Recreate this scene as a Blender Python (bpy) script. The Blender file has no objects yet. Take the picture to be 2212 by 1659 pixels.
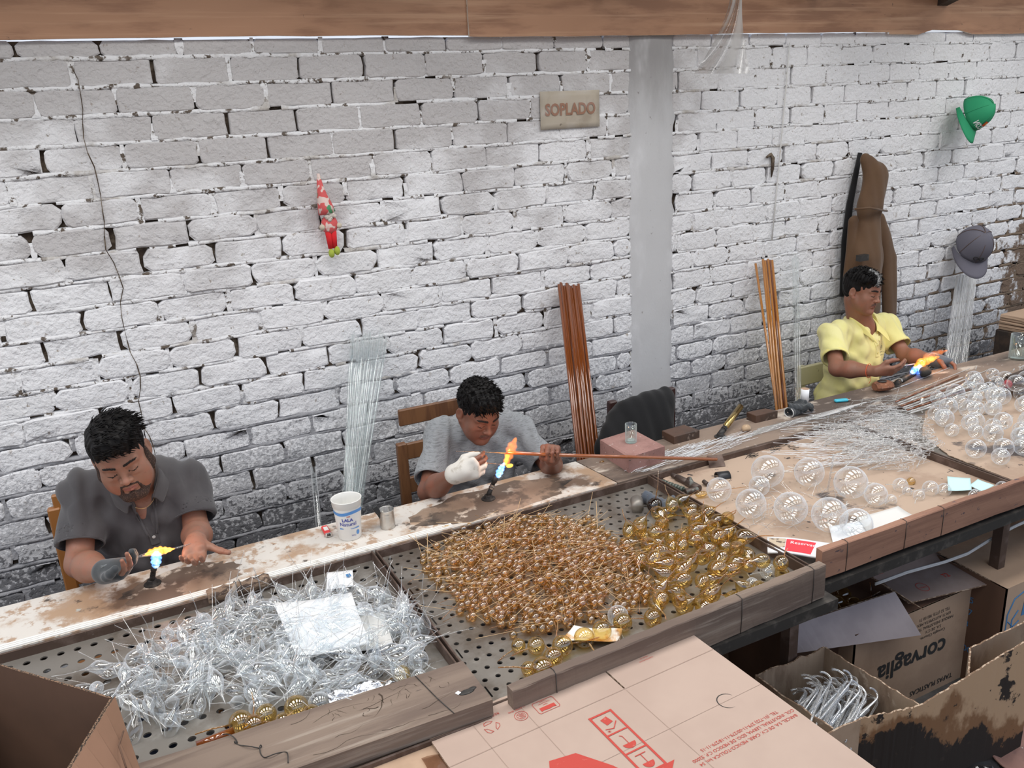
import bpy, bmesh, math, random
import numpy as np
from mathutils import Vector, Matrix, Euler, noise as mnoise
R_ = random.Random(7)
PI = math.pi
col = bpy.context.scene.collection
# ---------------------------------------------------------------- camera, world, light, exposure
FPX, PCX, PCY = 1838.085, 1106.0, 829.5
RM = np.array([[0.88948857, -0.18034187, 0.41986532],
               [-0.45423253, -0.24875746, 0.85544873],
               [-0.04982859, -0.95162836, -0.30318406]])
CAM = np.array([0.0, 0.0, 2.08])
cd = bpy.data.cameras.new('camera'); cam = bpy.data.objects.new('camera', cd); col.objects.link(cam)
cd.sensor_width = 36.0; cd.lens = FPX / 2212 * 36.0; cd.clip_start = 0.02; cd.clip_end = 200
cam.matrix_world = Matrix(((RM[0, 0], -RM[0, 1], -RM[0, 2], CAM[0]), (RM[1, 0], -RM[1, 1], -RM[1, 2], CAM[1]),
                           (RM[2, 0], -RM[2, 1], -RM[2, 2], CAM[2]), (0, 0, 0, 1)))
bpy.context.scene.camera = cam
sc = bpy.context.scene
sc.view_settings.view_transform = 'Standard'; sc.view_settings.look = 'None'
sc.view_settings.gamma = 1.0; sc.view_settings.exposure = 0.0
sc.view_settings.use_curve_mapping = False
try:
    sc.cycles.max_bounces = 10; sc.cycles.transparent_max_bounces = 40; sc.cycles.transmission_bounces = 8
    sc.cycles.sample_clamp_indirect = 6.0
except Exception: pass
w = bpy.data.worlds.new('world'); sc.world = w; w.use_nodes = True
nt = w.node_tree; bg = nt.nodes['Background']
tc = nt.nodes.new('ShaderNodeTexCoord'); sx = nt.nodes.new('ShaderNodeSeparateXYZ'); cr = nt.nodes.new('ShaderNodeValToRGB')
nt.links.new(tc.outputs['Generated'], sx.inputs[0]); nt.links.new(sx.outputs['Z'], cr.inputs[0])
cr.color_ramp.elements[0].position = 0.0; cr.color_ramp.elements[0].color = (0.30, 0.29, 0.27, 1)
cr.color_ramp.elements[1].position = 0.5; cr.color_ramp.elements[1].color = (0.62, 0.74, 0.95, 1)
e = cr.color_ramp.elements.new(0.08); e.color = (0.85, 0.90, 1.0, 1)
nt.links.new(cr.outputs[0], bg.inputs[0]); bg.inputs[1].default_value = 0.95

def area(name, loc, sx_, sy_, power, colr=(1, 0.985, 0.96), rot=(0, 0, 0)):
    l = bpy.data.lights.new(name, 'AREA'); l.shape = 'RECTANGLE'; l.size = sx_; l.size_y = sy_
    l.energy = power; l.color = colr
    o = bpy.data.objects.new(name, l); col.objects.link(o); o.location = loc; o.rotation_euler = rot
    return o
for x_ in (-2.9, -1.65, -.4, .85, 2.1, 3.35, 4.6, 5.85):      # translucent roof sheets
    area('roof_light', (x_, 1.95, 2.66 + .30 * 1.45 + .08), .62, 1.25, 28, rot=(-.29, 0, 0))
    area('roof_light', (x_, .10, 2.66 + .30 * 3.30 + .08), .62, 1.5, 13, rot=(-.29, 0, 0))

# ---------------------------------------------------------------- helpers
def PY(x, y, Y):
    r = RM @ np.array([x - PCX, y - PCY, FPX]); p = r * (Y / r[1]) + CAM
    return Vector(p)
def PZ(x, y, z):
    r = RM @ np.array([x - PCX, y - PCY, FPX]); p = r * ((z - CAM[2]) / r[2]) + CAM
    return Vector(p)
def CD(x, y, z):          # direction given as right / up / towards the photographer
    return Vector(RM @ np.array([x, -y, -z])).normalized()

def link(o): col.objects.link(o); return o
def tag(o, label=None, cat=None, group=None, kind=None):
    if label: o['label'] = label
    if cat: o['category'] = cat
    if group: o['group'] = group
    if kind: o['kind'] = kind
    return o
def empty(name, loc, rot=(0, 0, 0)):
    o = bpy.data.objects.new(name, None); o.location = loc; o.rotation_euler = rot; o.empty_display_size = 0.05
    return link(o)
def thing(name, label, cat, loc=(0, 0, 0), rot=(0, 0, 0), group=None):
    return tag(empty(name, loc, rot), label, cat, group)
def copy_tree(o, parent=None):
    c = o.copy(); col.objects.link(c); c.parent = parent
    for ch in list(o.children): copy_tree(ch, c)
    return c

class MB:
    """collects shapes, then links them as one mesh object"""
    def __init__(s): s.v = []; s.f = []; s.m = []; s.sm = []
    def add(s, vs, fs, mi=0, smooth=False):
        b = len(s.v); s.v.extend([tuple(v) for v in vs])
        for f in fs: s.f.append(tuple(i + b for i in f)); s.m.append(mi); s.sm.append(smooth)
        return s
    def box(s, x0, x1, y0, y1, z0, z1, mi=0, jit=0, M=None):
        vs = [Vector((x, y, z)) for z in (z0, z1) for y in (y0, y1) for x in (x0, x1)]
        if jit: vs = [v + Vector([R_.uniform(-jit, jit) for _ in range(3)]) for v in vs]
        if M is not None: vs = [M @ v for v in vs]
        return s.add(vs, [(0, 2, 3, 1), (4, 5, 7, 6), (0, 1, 5, 4), (2, 6, 7, 3), (0, 4, 6, 2), (1, 3, 7, 5)], mi)
    def bbox(s, x0, x1, y0, y1, z0, z1, b=0.003, mi=0, M=None, jit=0):
        """box with bevelled edges"""
        vs = []; idx = {}
        xs, ys, zs = (x0, x1), (y0, y1), (z0, z1)
        for i in (0, 1):
            for j in (0, 1):
                for k in (0, 1):
                    sx_, sy_, sz_ = (1 if i == 0 else -1), (1 if j == 0 else -1), (1 if k == 0 else -1)
                    jv = [R_.uniform(-jit, jit) for _ in range(3)] if jit else (0, 0, 0)
                    for ax in range(3):
                        v = [xs[i] + sx_ * b * (ax != 0) + jv[0], ys[j] + sy_ * b * (ax != 1) + jv[1], zs[k] + sz_ * b * (ax != 2) + jv[2]]
                        idx[(i, j, k, ax)] = len(vs); vs.append(Vector(v))
        g = lambda *a: idx[a]
        fs = []
        for ax in range(3):
            for sgn in (0, 1):
                o1, o2 = [a for a in range(3) if a != ax]
                q = []
                for (p, r) in ((0, 0), (1, 0), (1, 1), (0, 1)):
                    c = [0, 0, 0]; c[ax] = sgn; c[o1] = p; c[o2] = r; q.append(g(*c, ax))
                fs.append(q)
        for ax in range(3):
            o1, o2 = [a for a in range(3) if a != ax]
            for p in (0, 1):
                for r in (0, 1):
                    c = [0, 0, 0]; c[o1] = p; c[o2] = r
                    c0 = list(c); c1 = list(c); c0[ax] = 0; c1[ax] = 1
                    fs.append([g(*c0, o1), g(*c1, o1), g(*c1, o2), g(*c0, o2)])
        for i in (0, 1):
            for j in (0, 1):
                for k in (0, 1): fs.append([g(i, j, k, 0), g(i, j, k, 1), g(i, j, k, 2)])
        if M is not None: vs = [M @ v for v in vs]
        return s.add(vs, fs, mi)
    def tube(s, path, r, n=8, mi=0, cap=True, smooth=True, closed=False):
        P = [Vector(p) for p in path]; m = len(P)
        rad = r if hasattr(r, '__len__') else [r] * m
        t0 = (P[1] - P[0]).normalized(); up = Vector((0, 0, 1)) if abs(t0.z) < .9 else Vector((1, 0, 0))
        a = t0.cross(up).normalized(); vs = []
        for i in range(m):
            if closed: t = (P[(i + 1) % m] - P[i - 1]).normalized()
            else: t = (P[min(i + 1, m - 1)] - P[max(i - 1, 0)]).normalized()
            a = (a - t * a.dot(t)); a = a.normalized() if a.length > 1e-6 else t.orthogonal().normalized()
            b = t.cross(a)
            for k in range(n):
                th = 2 * PI * k / n; vs.append(P[i] + (a * math.cos(th) + b * math.sin(th)) * rad[i])
        fs = []
        for i in range(m if closed else m - 1):
            j = (i + 1) % m
            for k in range(n): fs.append((i * n + k, i * n + (k + 1) % n, j * n + (k + 1) % n, j * n + k))
        if cap and not closed: fs += [tuple(range(n))[::-1], tuple((m - 1) * n + k for k in range(n))]
        return s.add(vs, fs, mi, smooth)
    def lathe(s, prof, n=24, mi=0, M=None, smooth=True, mis=None):
        """prof: list of (radius, height)"""
        vs = []; m = len(prof)
        for (r, z) in prof:
            for k in range(n): th = 2 * PI * k / n; vs.append(Vector((r * math.cos(th), r * math.sin(th), z)))
        if M is not None: vs = [M @ v for v in vs]
        b = len(s.v); s.v.extend([tuple(v) for v in vs])
        for i in range(m - 1):
            mm = mis[i] if mis else mi
            for k in range(n):
                s.f.append((b + i * n + k, b + i * n + (k + 1) % n, b + (i + 1) * n + (k + 1) % n, b + (i + 1) * n + k)); s.m.append(mm); s.sm.append(smooth)
        return s
    def ell(s, c, r, n=16, m=10, mi=0, M=None, fn=None):
        vs = []; fs = []
        c = Vector(c)
        for i in range(m + 1):
            ph = PI * i / m
            for k in range(n):
                th = 2 * PI * k / n
                v = Vector((r[0] * math.sin(ph) * math.cos(th), r[1] * math.sin(ph) * math.sin(th), r[2] * math.cos(ph)))
                if fn: v = fn(v)
                if M is not None: v = M @ v
                vs.append(c + v)
        for i in range(m):
            for k in range(n): fs.append((i * n + k, (i + 1) * n + k, (i + 1) * n + (k + 1) % n, i * n + (k + 1) % n))
        return s.add(vs, fs, mi, True)
    def plate(s, poly, z0, z1, mi=0, M=None, mi_side=None):
        """extruded polygon"""
        n = len(poly); vs = [Vector((p[0], p[1], z0)) for p in poly] + [Vector((p[0], p[1], z1)) for p in poly]
        if M is not None: vs = [M @ v for v in vs]
        b = len(s.v); s.v.extend([tuple(v) for v in vs])
        for f, m_ in [(tuple(range(n))[::-1], mi), (tuple(range(n, 2 * n)), mi)] + [((i, (i + 1) % n, n + (i + 1) % n, n + i), mi if mi_side is None else mi_side) for i in range(n)]:
            s.f.append(tuple(b + i for i in f)); s.m.append(m_); s.sm.append(False)
        return s
    def grid(s, nu, nv, fn, mi=0, smooth=True, thick=0.0):
        vs = [Vector(fn(i / (nu - 1), j / (nv - 1))) for i in range(nu) for j in range(nv)]
        fs = [(i * nv + j, (i + 1) * nv + j, (i + 1) * nv + j + 1, i * nv + j + 1) for i in range(nu - 1) for j in range(nv - 1)]
        if thick:
            N = [Vector() for _ in vs]
            for f in fs:
                nn = (vs[f[1]] - vs[f[0]]).cross(vs[f[3]] - vs[f[0]])
                for i in f: N[i] += nn
            n0 = len(vs); vs = vs + [v - (N[i].normalized() if N[i].length > 0 else N[i]) * thick for i, v in enumerate(vs)]
            f2 = [tuple(i + n0 for i in f[::-1]) for f in fs]
            bd = [i * nv for i in range(nu)] + [(nu - 1) * nv + j for j in range(1, nv)] + [i * nv + nv - 1 for i in range(nu - 2, -1, -1)] + [j for j in range(nv - 2, 0, -1)]
            side = [(bd[k], bd[k] + n0, bd[(k + 1) % len(bd)] + n0, bd[(k + 1) % len(bd)]) for k in range(len(bd))]
            fs = fs + f2 + side
        return s.add(vs, fs, mi, smooth)
    def mesh(s, name, mats):
        me = bpy.data.meshes.new(name); me.from_pydata(s.v, [], s.f)
        for m_ in (mats if isinstance(mats, (list, tuple)) else [mats]): me.materials.append(m_)
        if max(s.m, default=0): me.polygons.foreach_set('material_index', s.m)
        me.polygons.foreach_set('use_smooth', s.sm); me.update(); return me
    def build(s, name, mats, parent=None, loc=None, rot=None):
        o = bpy.data.objects.new(name, s.mesh(name, mats)); link(o)
        if parent is not None: o.parent = parent
        if loc is not None: o.location = loc
        if rot is not None: o.rotation_euler = rot
        return o

def text_geo(body, size, bold=0.0, extr=0.0, align='CENTER', spacing=1.0):
    c = bpy.data.curves.new('t', 'FONT'); c.body = body; c.size = size; c.align_x = align; c.align_y = 'CENTER'
    c.offset = bold; c.extrude = extr; c.resolution_u = 3; c.space_character = spacing
    o = bpy.data.objects.new('t', c); col.objects.link(o)
    dg = bpy.context.evaluated_depsgraph_get(); ev = o.evaluated_get(dg); me = ev.to_mesh()
    vs = [v.co.copy() for v in me.vertices]; fs = [tuple(p.vertices) for p in me.polygons]
    ev.to_mesh_clear(); bpy.data.objects.remove(o); bpy.data.curves.remove(c)
    return vs, fs
def add_text(mb, body, size, fn, mi=0, bold=0.0, align='CENTER', spacing=1.0, rot=0.0, off=(0, 0)):
    vs, fs = text_geo(body, size, bold, 0, align, spacing)
    cr_, sr_ = math.cos(rot), math.sin(rot)
    mb.add([fn(v.x * cr_ - v.y * sr_ + off[0], v.x * sr_ + v.y * cr_ + off[1]) for v in vs], fs, mi)

# ---------------------------------------------------------------- materials
def pmat(name, base, rough=0.7, metal=0.0, layers=(), bump=(), coord='Object', spec=0.5, sss=0.0, coat=0.0, sheen=0.0, trans=0.0, scale_vec=None):
    """layers: (colour, noise scale, lo, hi, detail[, stretch, grad(axis,a,b)]) mixed over the base; bump: (scale, strength, distance[, stretch])"""
    m = bpy.data.materials.new(name); m.use_nodes = True; N = m.node_tree; L = N.links
    bs = N.nodes['Principled BSDF']
    bs.inputs['Roughness'].default_value = rough; bs.inputs['Metallic'].default_value = metal
    bs.inputs['Specular IOR Level'].default_value = spec
    if coat: bs.inputs['Coat Weight'].default_value = coat
    if sheen: bs.inputs['Sheen Weight'].default_value = sheen; bs.inputs['Sheen Roughness'].default_value = 0.5
    if sss:
        bs.inputs['Subsurface Weight'].default_value = sss; bs.inputs['Subsurface Radius'].default_value = (0.012, 0.004, 0.002); bs.inputs['Subsurface Scale'].default_value = 1.0
    if coord == 'World':
        g = N.nodes.new('ShaderNodeNewGeometry'); cout = g.outputs['Position']
    else:
        g = N.nodes.new('ShaderNodeTexCoord'); cout = g.outputs['Object']
    def mapped(st):
        if not st: return cout
        mp = N.nodes.new('ShaderNodeMapping'); mp.inputs['Scale'].default_value = st; L.new(cout, mp.inputs[0]); return mp.outputs[0]
    cur = None; colr = (*base, 1)
    for ly in layers:
        c, scl, lo, hi, det = ly[:5]; st = ly[5] if len(ly) > 5 else None; gr = ly[6] if len(ly) > 6 else None
        nz = N.nodes.new('ShaderNodeTexNoise'); nz.inputs['Scale'].default_value = scl; nz.inputs['Detail'].default_value = det
        nz.inputs['Roughness'].default_value = 0.62
        L.new(mapped(st), nz.inputs['Vector'])
        src = nz.outputs['Fac']
        if gr:
            sp = N.nodes.new('ShaderNodeSeparateXYZ'); L.new(cout, sp.inputs[0])
            tot = None
            grs = gr if isinstance(gr, list) else [gr]
            for (ax, a, b) in grs:
                mr = N.nodes.new('ShaderNodeMapRange'); mr.inputs[1].default_value = a; mr.inputs[2].default_value = b
                mr.inputs[3].default_value = -0.35; mr.inputs[4].default_value = 0.35
                L.new(sp.outputs[ax], mr.inputs[0])
                ad = N.nodes.new('ShaderNodeMath'); ad.operation = 'ADD'; L.new(src, ad.inputs[0]); L.new(mr.outputs[0], ad.inputs[1]); src = ad.outputs[0]
        mr2 = N.nodes.new('ShaderNodeMapRange'); mr2.interpolation_type = 'SMOOTHSTEP'
        mr2.inputs[1].default_value = lo; mr2.inputs[2].default_value = hi; L.new(src, mr2.inputs[0])
        mx = N.nodes.new('ShaderNodeMix'); mx.data_type = 'RGBA'
        if len(c) > 3:
            ml = N.nodes.new('ShaderNodeMath'); ml.operation = 'MULTIPLY'; ml.inputs[1].default_value = c[3]; L.new(mr2.outputs[0], ml.inputs[0]); L.new(ml.outputs[0], mx.inputs[0])
        else: L.new(mr2.outputs[0], mx.inputs[0])
        if cur is None: mx.inputs[6].default_value = colr
        else: L.new(cur, mx.inputs[6])
        mx.inputs[7].default_value = (c[0], c[1], c[2], 1); cur = mx.outputs[2]
    if cur is None: bs.inputs['Base Color'].default_value = colr
    else: L.new(cur, bs.inputs['Base Color'])
    prev = None
    for b in bump:
        nz = N.nodes.new('ShaderNodeTexNoise'); nz.inputs['Scale'].default_value = b[0]; nz.inputs['Detail'].default_value = 4
        L.new(mapped(b[3] if len(b) > 3 else None), nz.inputs['Vector'])
        bn = N.nodes.new('ShaderNodeBump'); bn.inputs['Strength'].default_value = b[1]; bn.inputs['Distance'].default_value = b[2]
        L.new(nz.outputs['Fac'], bn.inputs['Height'])
        if prev: L.new(prev, bn.inputs['Normal'])
        prev = bn.outputs[0]
    if prev: L.new(prev, bs.inputs['Normal'])
    return m

def glass(name, tint=(1, 1, 1), refl=1.0, edge=(0.8, 0.85, 0.9), edge_amt=0.35, rough=0.02, f0=0.10):
    """thin blown glass: see-through, reflecting more at grazing angles"""
    m = bpy.data.materials.new(name); m.use_nodes = True; N = m.node_tree; L = N.links
    N.nodes.remove(N.nodes['Principled BSDF']); out = N.nodes['Material Output']
    tr = N.nodes.new('ShaderNodeBsdfTransparent'); tr.inputs[0].default_value = (*tint, 1)
    gl = N.nodes.new('ShaderNodeBsdfGlossy'); gl.inputs['Roughness'].default_value = rough; gl.inputs[0].default_value = (refl, refl, refl, 1)
    fl_ = N.nodes.new('ShaderNodeLayerWeight'); fl_.inputs[0].default_value = 0.5
    p5_ = N.nodes.new('ShaderNodeMath'); p5_.operation = 'POWER'; p5_.inputs[1].default_value = 4.2; L.new(fl_.outputs['Facing'], p5_.inputs[0])
    ad = N.nodes.new('ShaderNodeMath'); ad.operation = 'MULTIPLY_ADD'; ad.inputs[1].default_value = 0.72; ad.inputs[2].default_value = f0
    L.new(p5_.outputs[0], ad.inputs[0])
    mx = N.nodes.new('ShaderNodeMixShader'); L.new(ad.outputs[0], mx.inputs[0]); L.new(tr.outputs[0], mx.inputs[1]); L.new(gl.outputs[0], mx.inputs[2])
    df = N.nodes.new('ShaderNodeBsdfDiffuse'); df.inputs[0].default_value = (*edge, 1)
    lw = N.nodes.new('ShaderNodeLayerWeight'); lw.inputs[0].default_value = 0.5
    sq = N.nodes.new('ShaderNodeMath'); sq.operation = 'POWER'; sq.inputs[1].default_value = 2.2; L.new(lw.outputs['Facing'], sq.inputs[0])
    mu = N.nodes.new('ShaderNodeMath'); mu.operation = 'MULTIPLY'; mu.inputs[1].default_value = edge_amt; L.new(sq.outputs[0], mu.inputs[0])
    mx2 = N.nodes.new('ShaderNodeMixShader'); L.new(mu.outputs[0], mx2.inputs[0]); L.new(mx.outputs[0], mx2.inputs[1]); L.new(df.outputs[0], mx2.inputs[2])
    L.new(mx2.outputs[0], out.inputs[0])
    return m
def flame_mat(name, c0, c1, strength, dens=0.8):
    m = bpy.data.materials.new(name); m.use_nodes = True; N = m.node_tree; L = N.links
    N.nodes.remove(N.nodes['Principled BSDF']); out = N.nodes['Material Output']
    tr = N.nodes.new('ShaderNodeBsdfTransparent'); em = N.nodes.new('ShaderNodeEmission'); em.inputs[1].default_value = strength
    tcn = N.nodes.new('ShaderNodeTexCoord'); nz = N.nodes.new('ShaderNodeTexNoise'); nz.inputs['Scale'].default_value = 45; nz.inputs['Detail'].default_value = 3
    L.new(tcn.outputs['Object'], nz.inputs['Vector'])
    mr = N.nodes.new('ShaderNodeMapRange'); mr.inputs[1].default_value = .38; mr.inputs[2].default_value = .62; L.new(nz.outputs[0], mr.inputs[0])
    mxc = N.nodes.new('ShaderNodeMix'); mxc.data_type = 'RGBA'; mxc.inputs[6].default_value = (*c0, 1); mxc.inputs[7].default_value = (*c1, 1)
    L.new(mr.outputs[0], mxc.inputs[0]); L.new(mxc.outputs[2], em.inputs[0])
    lw = N.nodes.new('ShaderNodeLayerWeight'); lw.inputs[0].default_value = 0.5
    iv = N.nodes.new('ShaderNodeMath'); iv.operation = 'SUBTRACT'; iv.inputs[0].default_value = 1; L.new(lw.outputs['Facing'], iv.inputs[1])
    pw = N.nodes.new('ShaderNodeMath'); pw.operation = 'POWER'; pw.inputs[1].default_value = 1.6; L.new(iv.outputs[0], pw.inputs[0])
    mu = N.nodes.new('ShaderNodeMath'); mu.operation = 'MULTIPLY'; mu.inputs[1].default_value = dens; L.new(pw.outputs[0], mu.inputs[0])
    mx = N.nodes.new('ShaderNodeMixShader'); L.new(mu.outputs[0], mx.inputs[0]); L.new(tr.outputs[0], mx.inputs[1]); L.new(em.outputs[0], mx.inputs[2])
    L.new(mx.outputs[0], out.inputs[0]); return m
def emis(name, c, s):
    m = bpy.data.materials.new(name); m.use_nodes = True; b = m.node_tree.nodes['Principled BSDF']
    b.inputs['Base Color'].default_value = (*c, 1); b.inputs['Emission Color'].default_value = (*c, 1); b.inputs['Emission Strength'].default_value = s
    return m

M = {}
M['brick'] = pmat('white_painted_brick', (.80, .80, .82), .9, layers=[
    ((.66, .65, .64, .3), 1.6, .45, .75, 5), ((.30, .25, .20, .8), 42, .64, .71, 6), ((.40, .35, .31, .8), 10, .64, .74, 7),
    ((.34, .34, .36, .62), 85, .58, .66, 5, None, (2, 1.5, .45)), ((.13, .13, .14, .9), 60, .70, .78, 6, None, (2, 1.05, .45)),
    ((.35, .32, .31, .6), 2.5, .86, 1.1, 3, None, [(0, 3.3, 2.45), (2, .4, 2.4)]),
    ((.19, .135, .10), 14, .84, .96, 6, None, [(0, 4.7, 5.6), (2, 1.9, 1.1)])],
    bump=[(60, .9, .009), (16, .5, .014), (190, .5, .003)], coord='World', spec=.2)
M['mortar'] = pmat('painted_mortar', (.78, .78, .795), .95, layers=[
    ((.13, .105, .085), 34, .55, .62, 6), ((.50, .47, .44), 6, .55, .7, 4),
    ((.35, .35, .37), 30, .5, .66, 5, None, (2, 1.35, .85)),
    ((.20, .15, .11), 12, .70, .85, 5, None, [(0, 3.9, 5.4), (2, 2.1, 1.0)])],
    bump=[(70, .9, .008), (20, .6, .012)], coord='World', spec=.2)
M['joint'] = pmat('raw_joint', (.075, .055, .042), .95, layers=[((.2, .16, .12), 20, .45, .65, 5)], bump=[(50, .8, .01)], coord='World', spec=.1)
M['pilaster'] = pmat('pilaster_plaster', (.55, .55, .56), .85, layers=[
    ((.34, .33, .33), 3, .35, .75, 6, (1, 1, .35), (2, 1.6, 2.5)), ((.72, .72, .74), 5, .5, .8, 4, (1, 1, .4)), ((.2, .18, .17), 30, .68, .76, 5)],
    bump=[(40, .35, .004), (140, .4, .002)], coord='World')
M['ply'] = pmat('plywood', (.42, .225, .13), .6, layers=[((.30, .15, .085), 2.5, .42, .62, 5, (1, 1, 5)), ((.52, .31, .19), 3, .5, .7, 5, (.3, 1, 12)), ((.07, .05, .04), 22, .68, .74, 6)],
    bump=[(50, .1, .002, (1, 1, 12))], coord='World')
M['ply_edge'] = pmat('plywood_edge', (.82, .76, .68), .7, layers=[((.4, .28, .2), 40, .5, .65, 3)])
M['dark_wood'] = pmat('dark_wood', (.035, .025, .02), .7, layers=[((.08, .05, .035), 12, .4, .7, 4, (6, 1, 1))])
M['floor'] = pmat('dusty_concrete', (.10, .095, .09), .85, layers=[((.18, .17, .16), 4, .45, .65, 6), ((.03, .03, .03), 9, .55, .7, 6)], bump=[(30, .4, .004)], coord='World')
M['laminate'] = pmat('stained_laminate', (.66, .62, .57), .5, layers=[
    ((.42, .28, .18), 5, .47, .60, 7), ((.42, .29, .20), 24, .52, .62, 6), ((.17, .11, .075), 3.0, .57, .66, 8), ((.09, .065, .05), 13, .60, .68, 7), ((.45, .47, .44), 17, .67, .72, 5)],
    bump=[(60, .25, .002)], coord='World')
M['burn'] = pmat('burnt_laminate', (.14, .10, .075), .65, layers=[((.62, .54, .45), 14, .53, .62, 7), ((.30, .21, .15), 7, .5, .6, 6), ((.04, .032, .027), 6, .56, .68, 6)], bump=[(60, .3, .002)], coord='World')
M['boardwood'] = pmat('sooty_board', (.27, .20, .155), .7, layers=[((.10, .075, .062), 3, .42, .62, 6, (.5, 1, 1)), ((.58, .50, .42), 11, .56, .68, 7, (.4, 1, 1)), ((.75, .71, .66), 40, .66, .72, 4)],
    bump=[(40, .3, .003, (.2, 1, 1))], coord='World')
M['steel'] = pmat('dull_steel', (.27, .25, .225), .45, .55, layers=[((.15, .12, .095), 5, .45, .66, 6), ((.38, .36, .33), 9, .55, .75, 5), ((.12, .08, .06), 26, .68, .76, 5)], bump=[(12, .25, .006)], coord='World')
M['rust'] = pmat('brown_angle_iron', (.10, .065, .05), .6, .4, layers=[((.17, .12, .10), 14, .45, .65, 5), ((.35, .32, .29), 40, .68, .74, 4)], bump=[(50, .3, .002)], coord='World')
M['iron'] = pmat('black_iron', (.05, .047, .045), .5, .5, layers=[((.12, .11, .10), 20, .5, .7, 5)], bump=[(60, .3, .001)])
M['oldwood'] = pmat('weathered_plank', (.215, .160, .125), .85, layers=[((.14, .10, .08), 4, .42, .62, 6, (.35, 3, 3)), ((.30, .245, .20), 9, .55, .7, 6, (.2, 4, 4)), ((.05, .04, .035), 12, .70, .76, 7, (.6, 3, 3))],
    bump=[(18, .5, .004, (.15, 4, 4)), (60, .3, .002, (.2, 3, 3))], coord='World')
M['redwood'] = pmat('reddish_beam', (.33, .175, .115), .75, layers=[((.24, .12, .08), 5, .45, .62, 5, (.3, 3, 3)), ((.10, .065, .07), 42, .62, .69, 4, (.6, 1, 1))], bump=[(18, .4, .004, (.2, 4, 4))], coord='World')
M['card'] = pmat('brown_cardboard', (.47, .325, .225), .85, layers=[((.40, .27, .185), 4, .45, .65, 5)], bump=[(14, .1, .003)])
M['card_pink'] = pmat('pinkish_cardboard', (.46, .345, .285), .85, layers=[((.42, .31, .255), 3, .4, .7, 4), ((.45, .33, .26), 60, .72, .78, 3)], bump=[(10, .12, .003)])
M['card_dark'] = pmat('shaded_cardboard_brown', (.135, .072, .045), .85, layers=[((.11, .06, .038), 4, .4, .7, 4)], bump=[(14, .12, .003)])  # cardboard brown darkened: the cartons' inner shade is put into the colour
M['card_burnt'] = pmat('burnt_cardboard', (.46, .30, .18), .85, layers=[((.22, .11, .05), 6.5, .56, .66, 5, (1, 1, .6), [(2, .52, .14), (0, 3.0, 1.7)]), ((.022, .014, .011), 5.0, .60, .625, 7), ((.020, .013, .010), 6.5, .66, .70, 7, (1, 1, .6), [(2, .50, .12), (0, 2.9, 1.7)]), ((.03, .02, .015), 26, .66, .70, 3)], bump=[(12, .2, .004), (120, .3, .001, (1, 5, 1))], coord='World')
M['card_spot'] = pmat('spotted_cardboard', (.47, .35, .265), .85, layers=[((.38, .27, .20), 5, .48, .65, 5), ((.06, .045, .04), 30, .66, .70, 3), ((.10, .08, .075), 3.2, .60, .66, 8)], bump=[(12, .15, .003)], coord='World')
M['card_edge'] = pmat('torn_cardboard', (.20, .125, .08), .9, layers=[((.5, .38, .28), 90, .48, .56, 3)], bump=[(160, .8, .003)])
M['red_ink'] = pmat('red_ink', (.47, .055, .04), .8, layers=[((.52, .13, .10), 60, .6, .7, 4)])
M['black_ink'] = pmat('black_ink', (.03, .03, .03), .8)
M['blue_ink'] = pmat('blue_ink', (.06, .20, .42), .8)
M['paper'] = pmat('white_paper', (.85, .86, .88), .8, bump=[(10, .2, .003)])
M['paper_gray'] = pmat('off_white_paper', (.70, .69, .67), .8, layers=[((.6, .5, .4), 8, .6, .75, 4)], bump=[(10, .2, .003)])
M['blue_paper'] = pmat('pale_blue_paper', (.55, .78, .80), .75)
M['glass'] = glass('clear_glass', (.97, .985, .99), 1.0, (.90, .94, 1.0), .62, f0=.13)
M['glass_rod'] = glass('clear_rod_glass', (.93, .95, .95), 1.0, (.84, .86, .87), .55)
M['gold'] = glass('amber_glass_thin', (.92, .78, .44), 1.0, (.32, .19, .05), .6, f0=.15)
M['gold_bead'] = glass('amber_glass_bead', (.90, .72, .42), 1.0, (.30, .17, .06), .55, f0=.16)
M['gold_stem'] = glass('amber_stem', (.82, .58, .30), 1.0, (.66, .45, .24), .8)
M['amber_rod'] = pmat('dark_amber_rod', (.20, .052, .010), .12, spec=.8, coat=.5)
M['amber_rod2'] = pmat('bright_amber_rod', (.42, .17, .035), .15, spec=.8, coat=.4)
M['brown_glass'] = glass('brown_glass', (.25, .13, .05), 1.0, (.05, .025, .01), .6)
exec_done = True
# ---------------------------------------------------------------- the setting
WY = 3.4; ZT = 0.78
fl = MB(); fl.box(-5, 9, -3, 3.6, -.1, 0); tag(fl.build('floor', M['floor']), kind='structure')

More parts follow.
